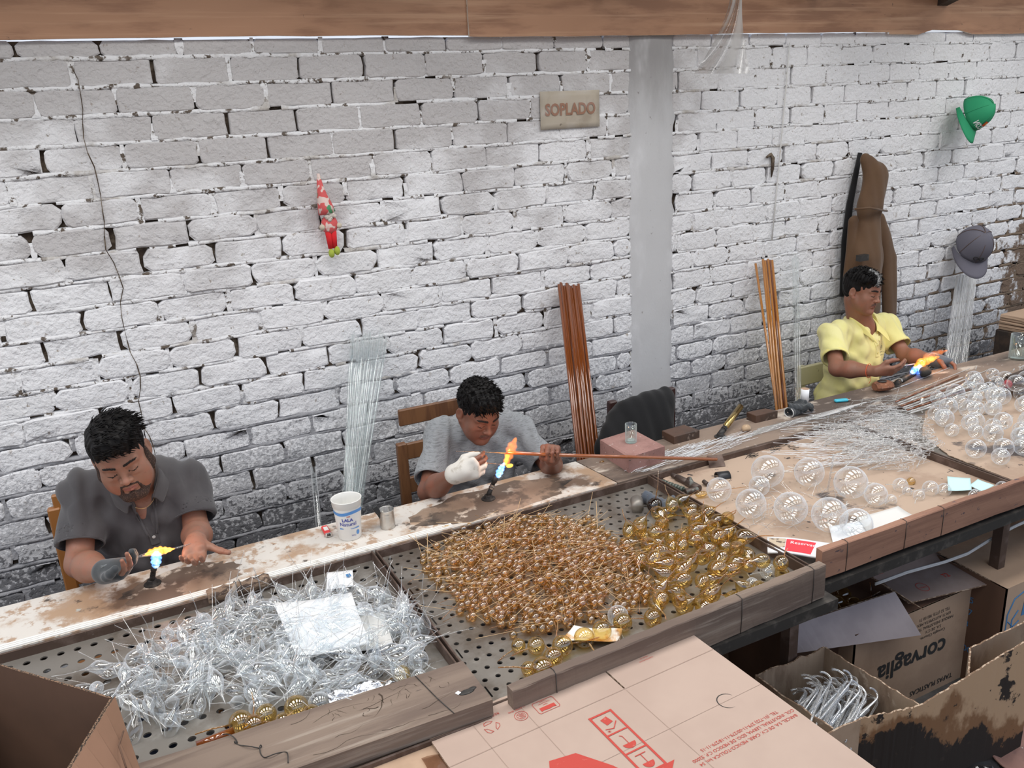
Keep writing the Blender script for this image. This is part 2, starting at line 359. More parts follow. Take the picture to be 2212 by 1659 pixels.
def brick_mb(mb, x0, x1, z0, z1, proud, rough, off=(0, 0, 0)):
    c = min(.012, (z1 - z0) * .2) * R_.uniform(.3, 1.3 + rough); j = .0022 + .004 * rough
    w_ = x1 - x0; h_ = z1 - z0
    pts = [(x0 + c, z0), (x0 + w_ * .35, z0), (x0 + w_ * .7, z0), (x1 - c, z0), (x1, z0 + c), (x1, z0 + h_ * .5), (x1, z1 - c), (x1 - c, z1),
           (x0 + w_ * .66, z1), (x0 + w_ * .33, z1), (x0 + c, z1), (x0, z1 - c), (x0, z0 + h_ * .5), (x0, z0 + c)]
    pts = [(a + R_.uniform(-j, j), b + R_.uniform(-j, j)) for a, b in pts]
    cx, cz = (x0 + x1) / 2, (z0 + z1) / 2; n = len(pts); b = .0035 + .0035 * rough
    ring1 = [(a, WY + .025, d) for a, d in pts]
    ring2 = [(a, WY - proud + b * .8 + R_.uniform(-.001, .001), d) for a, d in pts]
    ring3 = []
    for a, d in pts:
        dx, dz = a - cx, d - cz
        ring3.append((cx + dx * (1 - b / (w_ / 2)), WY - proud + R_.uniform(-.0004, .0004) * (1 + 8 * rough), cz + dz * (1 - b / (h_ / 2))))
    vs = ring1 + ring2 + ring3 + ring3 + [(cx, WY - proud - .0015 * rough, cz)]
    fs = []; 
    for i in range(n):
        k = (i + 1) % n
        fs.append((i, k, n + k, n + i)); fs.append((n + i, n + k, 2 * n + k, 2 * n + i)); 
    mb.add(vs, fs, 0, False)
    b_ = len(mb.v) - len(vs)
    for i in range(n): mb.f.append((b_ + 3 * n + i, b_ + 3 * n + (i + 1) % n, b_ + 4 * n)); mb.m.append(0); mb.sm.append(True)

def wall_bay(name, xa, xb, phase, ztop, zfirst, pitch, blen):
    base = MB(); base.box(xa, xb, WY + .02, WY + .16, 0, ztop)
    wobj = tag(base.build(name, M['joint']), kind='structure')
    mort = MB(); cnt = 0; stuff = MB(); rows = int(zfirst / pitch) + 2; allb = []
    for r in range(-1, rows):
        zt_ = zfirst - r * pitch; zb_ = zt_ - pitch
        if zb_ < 0: break
        zt_ = min(zt_, ztop)
        if zt_ - zb_ < .03: continue
        rough = 0.15 if zt_ > 1.93 else .8
        g = .0075
        # horizontal mortar band, wavy
        n = int((xb - xa) / .045); lo = []; hi = []
        dz = .0042
        prevskip = False
        for i in range(n + 1):
            x = xa + (xb - xa) * i / n
            wv = R_.uniform(-.0015, .0015)
            lo.append((x, zb_ - g * .5 - dz + R_.uniform(-.003, .0045) )); hi.append((x, zb_ + g * .5 + dz + R_.uniform(-.0045, .003)))
        b = len(mort.v)
        for i in range(n + 1):
            yy = WY - .0048 + R_.uniform(-.002, .0025)
            mort.v += [(lo[i][0], WY + .018, lo[i][1] - .002), (lo[i][0], yy, lo[i][1]), (hi[i][0], yy + .001, hi[i][1]), (hi[i][0], WY + .018, hi[i][1] + .002)]
        for i in range(n):
            if R_.random() < (.05 if rough > .5 else .035): continue
            for q in range(3): mort.f.append((b + i * 4 + q, b + i * 4 + q + 1, b + i * 4 + 4 + q + 1, b + i * 4 + 4 + q)); mort.m.append(0); mort.sm.append(True)
        off = phase + (blen / 2 if r % 2 else 0) + R_.uniform(-.012, .012) - 40 * blen
        x = off
        while x < xb:
            xs, xe = x + g / 2 + R_.uniform(-.003, .003), x + blen - g / 2 + R_.uniform(-.004, .004)
            jx = x
            x += blen + R_.uniform(-.004, .004)
            if xe < xa + .02 or xs > xb - .02: continue
            xs = max(xs, xa + .004); xe = min(xe, xb - .004)
            if xe - xs < .03: continue
            allb.append((xs, xe, zb_ + g / 2, zt_ - g / 2 if zt_ < ztop - .001 else zt_ - .002, R_.uniform(.002, .0065) + .0045 * rough * R_.random(), rough))
            if R_.random() < (.52 if rough < .5 else .6) and jx > xa + .01:    # filled upright joint
                zz = [zb_ + g * .3, zb_ + pitch * .35, zb_ + pitch * .65, zt_ - g * .3]
                if R_.random() < .5: zz = zz[:3] if R_.random() < .5 else zz[1:]
                b = len(mort.v)
                for z_ in zz:
                    e = g * .5 + .006 + R_.uniform(-.004, .006); yy = WY - .004 + R_.uniform(-.002, .004)
                    mort.v += [(jx - e, yy, z_), (jx + e, yy, z_)]
                for q in range(len(zz) - 1): mort.f.append((b + 2 * q, b + 2 * q + 1, b + 2 * q + 3, b + 2 * q + 2)); mort.m.append(0); mort.sm.append(True)
    # keep the 300 most visible as single bricks
    vis = lambda b: (b[2] > (.60 if b[0] < 3 else .5), b[2])
    allb.sort(key=vis, reverse=True)
    for i, b in enumerate(allb):
        if i < 299:
            mb = MB(); brick_mb(mb, *b, off=(0, 0, 0)); mb.build('brick', M['brick'], wobj)
        else: brick_mb(stuff, *b)
    if stuff.v: tag(stuff.build('lower_bricks', M['brick'], wobj), kind='stuff')
    tag(mort.build('mortar', M['mortar'], wobj), kind='stuff')
    return wobj
wall_bay('wall_left', -1.05, 2.345, .07, 2.385, 2.328, .0935, .2545)
wall_bay('wall_right', 2.575, 6.4, 2.72, 2.385, 2.326, .0945, .235)
pl = MB()      # rendered concrete pilaster with ragged edges
def pil(u, v):
    x = 2.335 + u * .25; z = v * 2.39
    if u == 0: x += .006 * math.sin(z * 23) - .004
    if u == 1: x += .012 * math.sin(z * 13) * math.sin(z * 41) + .004
    y = WY - .012 - .006 * math.sin(PI * min(1, max(0, u))) + .003 * mnoise.noise(Vector((x * 20, 0, z * 9)))
    if u in (0, 1): y = WY + .0
    return (x, y, z)
pl.grid(12, 120, pil); tag(pl.build('trim_1', M['pilaster']), kind='structure')
# soot crack running down the left wall
ck = MB(); pth = []
for i in range(36):
    z = 2.31 - i * .048; pth.append((.078 + .012 * math.sin(i * .9) + R_.uniform(-.006, .006) + i * .0006, WY - .0125, z))
for i in range(len(pth) - 1):
    a, b = Vector(pth[i]), Vector(pth[i + 1]); ww = R_.uniform(.0008, .0022)
    ck.add([a + Vector((-ww, 0, 0)), a + Vector((ww, 0, 0)), b + Vector((ww, 0, 0)), b + Vector((-ww, 0, 0))], [(0, 1, 2, 3)])
tag(ck.build('trim_2', M['joint']), kind='structure')
# plywood boards above the wall
roof_z = lambda y: 2.66 + .30 * (WY - y)
def ply(x0, x1, zb, y, notch=()):
    pts = []
    n = 24
    for i in range(n + 1):
        x = x0 + (x1 - x0) * i / n; z = zb + R_.uniform(-.0015, .0015) + .003 * math.sin(x * 2.3)
        for (na, nb, nh) in notch:
            if na < x < nb: z += nh
        pts.append((x, z))
    mb = MB(); poly = pts + [(x1, 2.80), (x0, 2.80)]
    P = [Vector((a, y, b)) for a, b in poly]; Q = [v + Vector((0, .012, 0)) for v in P]; n_ = len(P)
    mb.add(P + Q, [tuple(range(n_)), tuple(range(2 * n_ - 1, n_ - 1, -1))], 0)
    for i in range(n_):
        k = (i + 1) % n_; mb.add([P[i], P[k], Q[k], Q[i]], [(0, 1, 2, 3)], 1)
    return mb
pr = tag(empty('trim_3', (0, 0, 0)), kind='structure')
ply(-1.6, 1.55, 2.388, WY - .028).build('plywood_panel', [M['ply'], M['ply_edge']], pr)
ply(1.54, 3.95, 2.382, WY - .040).build('plywood_panel', [M['ply'], M['ply_edge']], pr)
ply(3.96, 6.6, 2.372, WY - .028, [(4.25, 4.62, .022)]).build('plywood_panel', [M['ply'], M['ply_edge']], pr)
# sloping roof with rafters; light falls through translucent sheets in it
rf = MB(); 
def roofbox(mb, x0, x1, y0, y1, t0, t1, mi=0):
    vs = [(x, y, roof_z(y) + t) for t in (t0, t1) for y in (y0, y1) for x in (x0, x1)]
    mb.add(vs, [(0, 2, 3, 1), (4, 5, 7, 6), (0, 1, 5, 4), (2, 6, 7, 3), (0, 4, 6, 2), (1, 3, 7, 5)], mi)
roofbox(rf, -4, 8.5, -1.6, 3.36, .10, .13); ro = tag(rf.build('ceiling', M['dark_wood']), kind='structure')
for x_ in (-1.9, -.45, .98, 2.15, 3.39, 4.35, 5.8):
    rb = MB(); roofbox(rb, x_ - .04, x_ + .04, -1.6, 3.375, -.135 if x_ != 4.35 else -.155, -.02); rb.build('rafter', M['dark_wood'], ro)

# ---------------------------------------------------------------- the bench
def board(name, pts, z0, z1, mat, label, cat):
    mb = MB(); mb.plate(pts, z0, z1); return tag(mb.build(name, mat), label, cat)
b1 = thing('bench_board', 'long white laminate bench top with brown burn stains in front of the two left workers', 'bench top')
mb = MB(); mb.plate([(-1.3, 2.385), (1.575, 2.385), (1.552, 2.64), (-1.3, 2.645)], ZT - .025, ZT); mb.build('top_sheet', M['laminate'], b1)
mb = MB()
for k in range(3): mb.box(-.42, .93, 2.388 + .011 * k, 2.396 + .011 * k, ZT, ZT + .0035 - .0006 * k)
tag(mb.build('edge_strip', pmat('cream_edge', (.80, .79, .76), .35, layers=[((.45, .4, .33), 14, .6, .7, 5)]), b1), 'pale ribbed edge strip')
def burn_patch(parent, cx, cy, rx, ry, seed, mat):
    rr = random.Random(seed); mb = MB(); n = 40
    pts = [(cx + rx * math.cos(2 * PI * i / n) * rr.uniform(.86, 1.1), min(2.635, max(2.39, cy + ry * math.sin(2 * PI * i / n) * rr.uniform(.86, 1.1)))) for i in range(n)]
    mb.add([(x, y, ZT + .0006) for x, y in pts], [tuple(range(n))]); return mb.build('burn_mark', mat, parent)
burn_patch(b1, .09, 2.50, .17, .105, 1, M['burn']); burn_patch(b1, 1.13, 2.50, .30, .115, 2, M['burn'])
b2 = thing('bench_board', 'sooty brown wooden bench top in front of the man in yellow', 'bench top')
mb = MB(); mb.plate([(1.580, 2.385), (5.6, 2.385), (5.6, 2.645), (1.557, 2.64)], ZT - .025, ZT); mb.build('top_sheet', M['boardwood'], b2)
bench = thing('bench_stand', 'brown angle iron frame carrying the bench and trays', 'frame')
for x_ in (-.9, .648, 1.72, 2.71, 4.2):
    for y_ in (1.66, 2.6):
        mb = MB(); mb.box(x_ - .018, x_ + .018, y_ - .018, y_ + .018, 0, ZT - .03); mb.build('leg', M['rust'], bench)
mb = MB()
mb.box(-1.3, 5.6, 2.345, 2.384, ZT - .06, ZT - .045); mb.build('rail', M['rust'], bench)
for (xa_, xb_, y_) in ((.70, 1.745, 1.508), (1.76, 5.6, 1.578)):
    mb = MB(); mb.box(xa_, xb_, y_, y_ + .004, ZT - .105, ZT - .071); mb.box(xa_, xb_, y_ + .004, y_ + .05, ZT - .075, ZT - .071); mb.build('rail', M['iron'], bench)

def tray(x0, x1, y0, y1, label, holes=True, zs=.748, px_=.041, py_=.066, r=.0097, shift=.2):
    t = thing('work_tray', label, 'tray', ((x0 + x1) / 2, (y0 + y1) / 2, zs)); ox, oy, oz = t.location
    mb = MB()
    if holes:
        ny = int((y1 - y0) / py_); row = 0; n = 12
        while row < ny:
            yb = y0 + row * (y1 - y0) / ny; yt = yb + (y1 - y0) / ny
            x = x0 - (px_ * shift * row) % px_
            while x < x1:
                xa, xb = max(x, x0), min(x + px_, x1)
                if xb - xa > .0005:
                    cxx, cyy = x + px_ / 2, (yb + yt) / 2; pass
                    if cxx - r < xa or cxx + r > xb: mb.add([(xa - ox, yb - oy, 0), (xb - ox, yb - oy, 0), (xb - ox, yt - oy, 0), (xa - ox, yt - oy, 0)], [(0, 1, 2, 3)])
                    else:
                        vs = []
                        for k in range(n):
                            th = 2 * PI * k / n + PI / 4; vs.append((cxx + r * math.cos(th) - ox, cyy + r * math.sin(th) - oy, 0))
                        for k in range(n):
                            th = 2 * PI * k / n + PI / 4; c_, s_ = math.cos(th), math.sin(th); q = max(abs(c_), abs(s_))
                            vs.append((cxx + c_ / q * ((xb - xa) / 2) - ox, cyy + s_ / q * ((yt - yb) / 2) - oy, 0))
                        for k in range(n):
                            th = 2 * PI * k / n + PI / 4; vs.append((cxx + r * math.cos(th) - ox, cyy + r * math.sin(th) - oy, -.004))
                        mb.add(vs, [(k, (k + 1) % n, n + (k + 1) % n, n + k) for k in range(n)] + [(k, 2 * n + k, 2 * n + (k + 1) % n, (k + 1) % n) for k in range(n)])
                x += px_
            row += 1
        mb.build('perforated_sheet', M['steel'], t)
    else:
        mb.box(x0 - ox, x1 - ox, y0 - oy, y1 - oy, -.003, 0); mb.build('sheet', M['steel'], t)
    def rim(a, b, c, d, m=M['rust'], h=.034):
        q = MB(); q.bbox(a - ox, b - ox, c - oy, d - oy, -.006, h, .0015); q.build('rim', m, t)
    rim(x0 - .004, x0 + .001, y0, y1); rim(x1 - .001, x1 + .004, y0, y1); rim(x0, x1, y1 - .001, y1 + .005, h=.028); rim(x0, x1, y0 - .005, y0 + .001, h=.02)
    return t
tray(-1.28, .640, 1.50, 2.378, 'perforated steel tray heaped with clear drop ornaments, at the left end')
tray(.656, 1.704, 1.538, 2.378, 'perforated steel tray heaped with amber beads, in the middle', px_=.036, py_=.043, r=.0072, shift=.25)
tray(1.722, 2.705, 1.60, 2.378, 'cardboard-lined tray with big clear globes and the pile of glass loops', False)
tray(2.722, 4.6, 1.60, 2.378, 'cardboard-lined tray at the far right, heaped with clear baubles', False)
# ---------------------------------------------------------------- signed-distance modelling for bodies and cloth
class SDF:
    def __init__(s, lo, hi, h):
        s.lo = np.array(lo, float); s.h = h; s.n = np.ceil((np.array(hi) - s.lo) / h).astype(int) + 1
        s.d = np.full(s.n, .05, np.float32)
    def _box(s, lo, hi, pad):
        a = np.clip(np.floor((np.array(lo) - pad - s.lo) / s.h).astype(int), 0, s.n - 1)
        b = np.clip(np.ceil((np.array(hi) + pad - s.lo) / s.h).astype(int) + 1, 1, s.n)
        if np.any(b <= a): return None
        ax = [s.lo[i] + s.h * np.arange(a[i], b[i], dtype=np.float32) for i in range(3)]
        X, Y, Z = np.meshgrid(*ax, indexing='ij', sparse=True)
        return (slice(a[0], b[0]), slice(a[1], b[1]), slice(a[2], b[2])), X.astype(np.float32), Y.astype(np.float32), Z.astype(np.float32)
    def _mix(s, sl, e, k, op):
        d = s.d[sl]
        if op == 'u':
            h = np.maximum(k - np.abs(d - e), 0) / max(k, 1e-6); s.d[sl] = np.minimum(d, e) - h * h * k * .25
        elif op == 's':
            e = -e; h = np.maximum(k - np.abs(d - e), 0) / max(k, 1e-6); s.d[sl] = np.maximum(d, e) + h * h * k * .25
    def cone(s, a, b, ra, rb=None, k=.01, op='u'):
        a = np.array(a, float); b = np.array(b, float); rb = ra if rb is None else rb; R = max(ra, rb)
        q = s._box(np.minimum(a, b) - R, np.maximum(a, b) + R, k + .012)
        if q is None: return s
        sl, X, Y, Z = q; ab = b - a; L2 = float(ab @ ab) + 1e-12
        t = np.clip(((X - a[0]) * ab[0] + (Y - a[1]) * ab[1] + (Z - a[2]) * ab[2]) / L2, 0, 1)
        e = np.sqrt((X - a[0] - t * ab[0]) ** 2 + (Y - a[1] - t * ab[1]) ** 2 + (Z - a[2] - t * ab[2]) ** 2) - (ra + (rb - ra) * t)
        s._mix(sl, e, k, op); return s
    def ell(s, c, r, F=None, k=.01, op='u', rc=0):
        """ellipsoid; F columns are its axes"""
        c = np.array(c, float); r = np.array(r, float); F = np.eye(3) if F is None else F
        R = r.max(); q = s._box(c - R, c + R, k + .012)
        if q is None: return s
        sl, X, Y, Z = q; X = X - c[0]; Y = Y - c[1]; Z = Z - c[2]
        p = [X * F[0, i] + Y * F[1, i] + Z * F[2, i] for i in range(3)]
        k0 = np.sqrt((p[0] / r[0]) ** 2 + (p[1] / r[1]) ** 2 + (p[2] / r[2]) ** 2)
        k1 = np.sqrt((p[0] / r[0] ** 2) ** 2 + (p[1] / r[1] ** 2) ** 2 + (p[2] / r[2] ** 2) ** 2) + 1e-9
        s._mix(sl, k0 * (k0 - 1) / k1, k, op); return s
    def plane(s, p, n, lo, hi, k=.004):
        """cuts away what lies on the n side of p, inside a box"""
        q = s._box(lo, hi, 0)
        if q is None: return s
        sl, X, Y, Z = q; n = np.array(n, float); n /= np.linalg.norm(n)
        e = -((X - p[0]) * n[0] + (Y - p[1]) * n[1] + (Z - p[2]) * n[2])
        s._mix(sl, e, k, 's'); return s
    def mesh(s):
        d = s.d; n = s.n
        ins = d < 0
        c = np.zeros(n - 1, np.uint8)
        for i in (0, 1):
            for j in (0, 1):
                for k in (0, 1): c += ins[i:n[0] - 1 + i, j:n[1] - 1 + j, k:n[2] - 1 + k]
        act = np.argwhere((c > 0) & (c < 8)); idx = np.full(n - 1, -1, np.int32); idx[tuple(act.T)] = np.arange(len(act))
        acc = np.zeros((len(act), 3)); cnt = np.zeros(len(act))
        cor = [np.array([i, j, k]) for i in (0, 1) for j in (0, 1) for k in (0, 1)]
        for a in cor:
            for ax in range(3):
                if a[ax]: continue
                b = a.copy(); b[ax] = 1
                da = d[tuple((act + a).T)]; db = d[tuple((act + b).T)]; m = (da < 0) != (db < 0)
                t = np.where(m, da / np.where(m, da - db, 1), 0)
                p = a + t[:, None] * (b - a); acc[m] += p[m]; cnt[m] += 1
        V = s.lo + s.h * (act + acc / cnt[:, None])
        F = []
        for ax in range(3):
            sl0 = [slice(1, n[i] - 1) for i in range(3)]; sl1 = list(sl0); sl0[ax] = slice(0, n[ax] - 1); sl1[ax] = slice(1, n[ax])
            A = ins[tuple(sl0)]; B = ins[tuple(sl1)]; o1, o2 = (ax + 1) % 3, (ax + 2) % 3
            for flip, mk in ((False, A & ~B), (True, B & ~A)):
                e = np.argwhere(mk) + np.array([0 if i == ax else 1 for i in range(3)])
                if not len(e): continue
                q = []
                for (u, v) in ((0, 0), (1, 0), (1, 1), (0, 1)):
                    g = e.copy(); g[:, o1] -= 1 - u; g[:, o2] -= 1 - v; q.append(idx[tuple(g.T)])
                q = np.stack(q, 1); F.append(q[:, ::-1] if flip else q)
        return V, np.concatenate(F)
def np_mesh(name, V, F, mats, loc=(0, 0, 0), parent=None, mi=None, smooth=True):
    me = bpy.data.meshes.new(name); V = V - np.array(loc)
    me.vertices.add(len(V)); me.vertices.foreach_set('co', V.astype(np.float32).ravel())
    me.loops.add(len(F) * 4); me.loops.foreach_set('vertex_index', F.astype(np.int32).ravel())
    me.polygons.add(len(F)); me.polygons.foreach_set('loop_start', (np.arange(len(F)) * 4).astype(np.int32))
    try: me.polygons.foreach_set('loop_total', np.full(len(F), 4, np.int32))
    except Exception: pass
    for m_ in (mats if isinstance(mats, (list, tuple)) else [mats]): me.materials.append(m_)
    if mi is not None: me.polygons.foreach_set('material_index', mi.astype(np.int32))
    me.update(calc_edges=True); me.validate()
    me.polygons.foreach_set('use_smooth', np.full(len(me.polygons), smooth))
    o = bpy.data.objects.new(name, me); link(o)
    if parent is not None: o.parent = parent
    return o
def vnormals(V, F):
    n = np.cross(V[F[:, 2]] - V[F[:, 0]], V[F[:, 3]] - V[F[:, 1]]); N = np.zeros_like(V)
    for i in range(4): np.add.at(N, F[:, i], n)
    return N / (np.linalg.norm(N, axis=1, keepdims=True) + 1e-12)
nrm = lambda v: np.array(v, float) / (np.linalg.norm(v) + 1e-12)

def frame(f, u):
    """columns: right(left side of the person is +x), forward, up"""
    f = nrm(f); u = np.array(u, float); u = nrm(u - f * (u @ f)); return np.stack([np.cross(f, u), f, u], 1)

def add_head(S, c, F, sc, fat=0.0, smile=0):
    P = lambda x, y, z: np.array(c) + F @ (np.array([x, y, z]) * sc)
    e = lambda p, r, k=.012, op='u', FF=None: S.ell(P(*p), np.array(r) * sc, F if FF is None else FF, k * sc, op)
    e((0, -.014, .040), (.074, .094, .080), .02)
    e((0, .028, .018), (.062, .062, .062), .03)
    e((0, .030, -.040), (.055 + fat, .056, .062), .03)
    for s_ in (-1, 1):
        S.cone(P(s_ * (.056 + fat), -.005, -.040), P(s_ * .020, .066, -.096), .020 * sc, .016 * sc, .03 * sc)
        e((s_ * (.043 + fat), .056, -.022), (.022, .022, .022), .025)
        e((s_ * (.038 + fat * 1.5), .052, -.055), (.022 + fat, .026, .028), .03)
        S.cone(P(s_ * .012, .086, .022), P(s_ * .046, .072, .022), .0075 * sc, .006 * sc, .014 * sc)      # brow ridge
    e((0, .078, -.094), (.020, .017, .016), .02)
    for s_ in (-1, 1):
        e((s_ * .031, .097, .004), (.018, .012, .0105), .010, 's')
        e((s_ * .031, .0745, .003), (.0155, .0135, .0115), .004)                                       # eyeball under the lid
        S.cone(P(s_ * .019, .0865, .001), P(s_ * .031, .0885, -.0035), .0022 * sc, .0024 * sc, .003 * sc)      # lid edge
        S.cone(P(s_ * .031, .0885, -.0035), P(s_ * .044, .081, .000), .0024 * sc, .002 * sc, .003 * sc)
        e((s_ * .031, .080, -.0145), (.014, .008, .006), .010)                                          # pouch below
    S.cone(P(0, .086, .018), P(0, .101, -.018), .0065 * sc, .0085 * sc, .012 * sc)
    e((0, .1065, -.0255), (.0115, .011, .0095), .008)
    for s_ in (-1, 1):
        e((s_ * .0135, .0965, -.0285), (.0072, .0095, .0068), .006)
        e((s_ * .0062, .1035, -.0355), (.0035, .0045, .003), .003, 's')
    e((0, .080, -.049), (.026, .016, .016), .015)
    for s_ in (-1, 1):
        S.cone(P(s_ * .003, .0965, -.0525), P(s_ * .022, .086, -.0575), .0048 * sc, .0022 * sc, .005 * sc)
    S.cone(P(-.015, .0885, -.0645), P(.015, .0885, -.0645), .0042 * sc, .0042 * sc, .006 * sc); e((0, .0925, -.0645), (.012, .006, .0052), .005)
    S.cone(P(-.024, .090, -.0588), P(0, .1015, -.0580), .0016 * sc, .0014 * sc, .002 * sc, 's'); S.cone(P(0, .1015, -.0580), P(.024, .090, -.0588), .0014 * sc, .0016 * sc, .002 * sc, 's')
    for s_ in (-1, 1):
        ang = s_ * .35; FE = F @ np.array([[math.cos(ang), -math.sin(ang), 0], [math.sin(ang), math.cos(ang), 0], [0, 0, 1]])
        S.ell(P(s_ * .080, -.012, -.006), np.array((.0065, .018, .030)) * sc, FE, .006 * sc)
        S.ell(P(s_ * .086, -.010, .000), np.array((.005, .010, .017)) * sc, FE, .004 * sc, 's')
        S.ell(P(s_ * .076, .000, -.034), np.array((.006, .008, .009)) * sc, FE, .006 * sc)
    return P

def add_hand(S, w_, d, n, side, curls, thumb, scl=1.0, grow=0.0, only=None, spread=0.05):
    """curls: four fingers (index..little), each three bend angles; thumb: three points in hand axes (d, t, n)"""
    d = nrm(d); n = np.array(n, float); n = nrm(n - d * (n @ d)); t = np.cross(d, n) * (1 if side == 'R' else -1); w_ = np.array(w_, float)
    A = lambda a, b, c: w_ + (d * a + t * b + n * c) * scl
    k = .006; tips = []; g = grow
    if only is None or 'palm' in only:
        for b0, b1, r0 in ((.016, .029, .014), (.006, .010, .0145), (-.006, -.010, .014), (-.016, -.028, .0125)):
            S.cone(A(.0, b0, 0), A(.080 - abs(b1 - .008) * .28, b1, -.003), r0 * scl + g, .0105 * scl + g, .012)
        S.cone(A(.02, .012, .008), A(.045, .022, .010), .017 * scl + g, .014 * scl + g, .014)
        S.cone(A(.02, -.018, .006), A(.055, -.022, .006), .014 * scl + g, .012 * scl + g, .014)
    L = (.073, .080, .074, .058)
    for i, (b1, cu) in enumerate(zip((.029, .0095, -.0095, -.0275), curls)):
        p = A(.080 - abs(b1 - .008) * .28, b1, -.002); ang = 0; sp = spread * (1.4 - i) ; r = (.0092, .0095, .0090, .0080)[i]
        dd = nrm(d + t * sp)
        pts = [p]
        for j in range(3):
            ang += cu[j]; q = dd * math.cos(ang) + n * math.sin(ang); p = p + q * L[i] * scl * (.46, .30, .24)[j]; pts.append(p)
        if only is None or i in only:
            for j in range(3): S.cone(pts[j], pts[j + 1], (r - .0009 * j) * scl + g, (r - .0009 * (j + 1)) * scl + g, k * .6)
        tips.append(pts)
    T_ = [A(.012, .018, .004)] + [A(*q) for q in thumb]; tr = (.0135, .0115, .0102, .0085)
    if only is None or 'thumb' in only:
        for j in range(3): S.cone(T_[j], T_[j + 1], tr[j] * scl + g, tr[j + 1] * scl + g, k)
    tips.append(T_); return tips

CURL_OPEN = [(.15, .25, .2)] * 4
def limb(S, a, b, ra, rm, rb, k=.02):
    a = np.array(a); b = np.array(b); m = a + (b - a) * .35; S.cone(a, m, ra, rm, k); S.cone(m, b, rm, rb, k)

def make_person(sp):
    """one seated worker: continuous skin body; hair, clothes and gloves as children"""
    g = lambda q: np.array(q, float)
    J = {k_: g(v) for k_, v in sp['joints'].items()}
    head, HF, hs = g(sp['head']), frame(sp['hfwd'], sp['hup']), sp.get('hs', 1.0)
    mid = (J['rs'] + J['ls']) / 2; r_ax = nrm(J['ls'] - J['rs']) * -1      # person's right
    pel = g(sp['pelvis']); neckb = g(sp.get('neckb', mid + np.array([0, -.01, .055])))
    up = nrm(neckb - pel); side_ = nrm((J['ls'] - J['rs']) - up * ((J['ls'] - J['rs']) @ up)); fwd = np.cross(up, side_)
    if fwd[1] > 0: fwd = -fwd
    TF = np.stack([side_, fwd, up], 1); wide = sp.get('wide', 1.0); rs_ = sp.get('arm', 1.0)
    hipw = .10
    root = empty('person', (pel[0], pel[1] , .45)); tag(root, sp['label'], 'person'); rl = np.array(root.location)
    allp = np.array([head + .13, head - .13, pel] + [v + .06 for v in J.values()] + [v - .06 for v in J.values()])
    hands = sp['hands']
    hp = [J['rw'] + nrm(hands['R']['d']) * .19, J['lw'] + nrm(hands['L']['d']) * .19]
    lo = np.minimum(allp.min(0), np.min(hp, 0)) - .02; hi = np.maximum(allp.max(0), np.max(hp, 0)) + .02; lo[2] = min(lo[2], pel[2] + .05)
    S = SDF(lo, hi, .0031)
    # torso core and neck
    chest = neckb - up * .17
    S.ell(chest, (.145 * wide, .090, .16), TF, .03); S.cone(pel + up * .05, neckb - up * .14, .09, .10, .03)
    S.cone(J['rs'], neckb - up * .045, .040, .046, .03); S.cone(J['ls'], neckb - up * .045, .040, .046, .03)
    hn = head + HF @ (np.array([0, -.030, -.055]) * hs); fr = head + HF @ (np.array([0, .012, -.075]) * hs)
    S.cone(neckb - up * .03, hn, .064 * sp.get('neck', 1), .054 * sp.get('neck', 1), .03); S.cone(neckb + fwd * .03 - up * .04, fr, .045, .038, .03)
    P = add_head(S, head, HF, hs, sp.get('fat', 0))
    for s_, a, b, c in (('R', 'rs', 're', 'rw'), ('L', 'ls', 'le', 'lw')):
        limb(S, J[a], J[b], .043 * rs_, .043 * rs_, .040 * rs_); limb(S, J[b], J[c], .041 * rs_, .045 * rs_, .026 * rs_)
        h_ = hands[s_]; S.cone(J[c], J[c] + nrm(h_['d']) * .03, .026 * rs_, .021, .014)
        h_['tips'] = add_hand(S, J[c], h_['d'], h_['n'], s_, h_['curl'], h_['thumb'], sp.get('hscl', .93))
    V, F = S.mesh()
    # regions with their own colour: lips, stubble / beard, nails
    C = V[F].mean(1); q = (C - head) @ HF / hs
    mi = np.zeros(len(F), int)
    lip = (np.abs(q[:, 0]) < .0235) & (q[:, 1] > .082) & (q[:, 2] < -.0500 - 2.0 * np.abs(q[:, 0]) ** 1.3 * .6) & (q[:, 2] > -.0695 + np.abs(q[:, 0]) * .35)
    mi[lip] = 1
    lash = (np.abs(np.abs(q[:, 0]) - .031) < .0145) & (q[:, 1] > .074) & (np.abs(q[:, 2] + .0048 - (np.abs(np.abs(q[:, 0]) - .031) * .25)) < .0021); mi[lash] = 2
    nost = (np.abs(np.abs(q[:, 0]) - .0062) < .0032) & (q[:, 1] > .094) & (q[:, 2] < -.0335) & (q[:, 2] > -.0385); mi[nost] = 2  # nostril hollows also get dark faces, their shade put into the colour
    if sp.get('tash'):
        ts = (np.abs(q[:, 0]) < .027) & (q[:, 1] > .076) & (q[:, 2] < -.038 - .30 * np.abs(q[:, 0])) & (q[:, 2] > -.0512 - .35 * np.abs(q[:, 0])); mi[ts & ~lip & ~nost] = 3
    body = np_mesh('body', V, F, [sp['skin'], sp['lips'], M['lash'], sp.get('tashm', sp['skin'])], rl, root, mi)
    # eyebrows
    for s_ in (-1, 1):
        eb = MB()
        for i in range(60):
            t = i / 59; x = s_ * (.011 + .036 * t); z = .0262 + .0045 * math.sin(min(1, t * 1.3) * PI * .62) - .006 * t ** 3; y = .0975 - .0195 * t ** 2.0
            for kk in range(2):
                p = P(x, y + R_.uniform(-.0005, .001), z + R_.uniform(-.0035, .0035) * (1 - .55 * t)); dv = HF @ np.array([s_ * .8, -.15 - .5 * t, R_.uniform(-.1, .55)]) * .0065
                eb.tube([p - rl, p + dv - rl], [.0013, .0006], 4)
        eb.build('eyebrow', M['lash'], root)
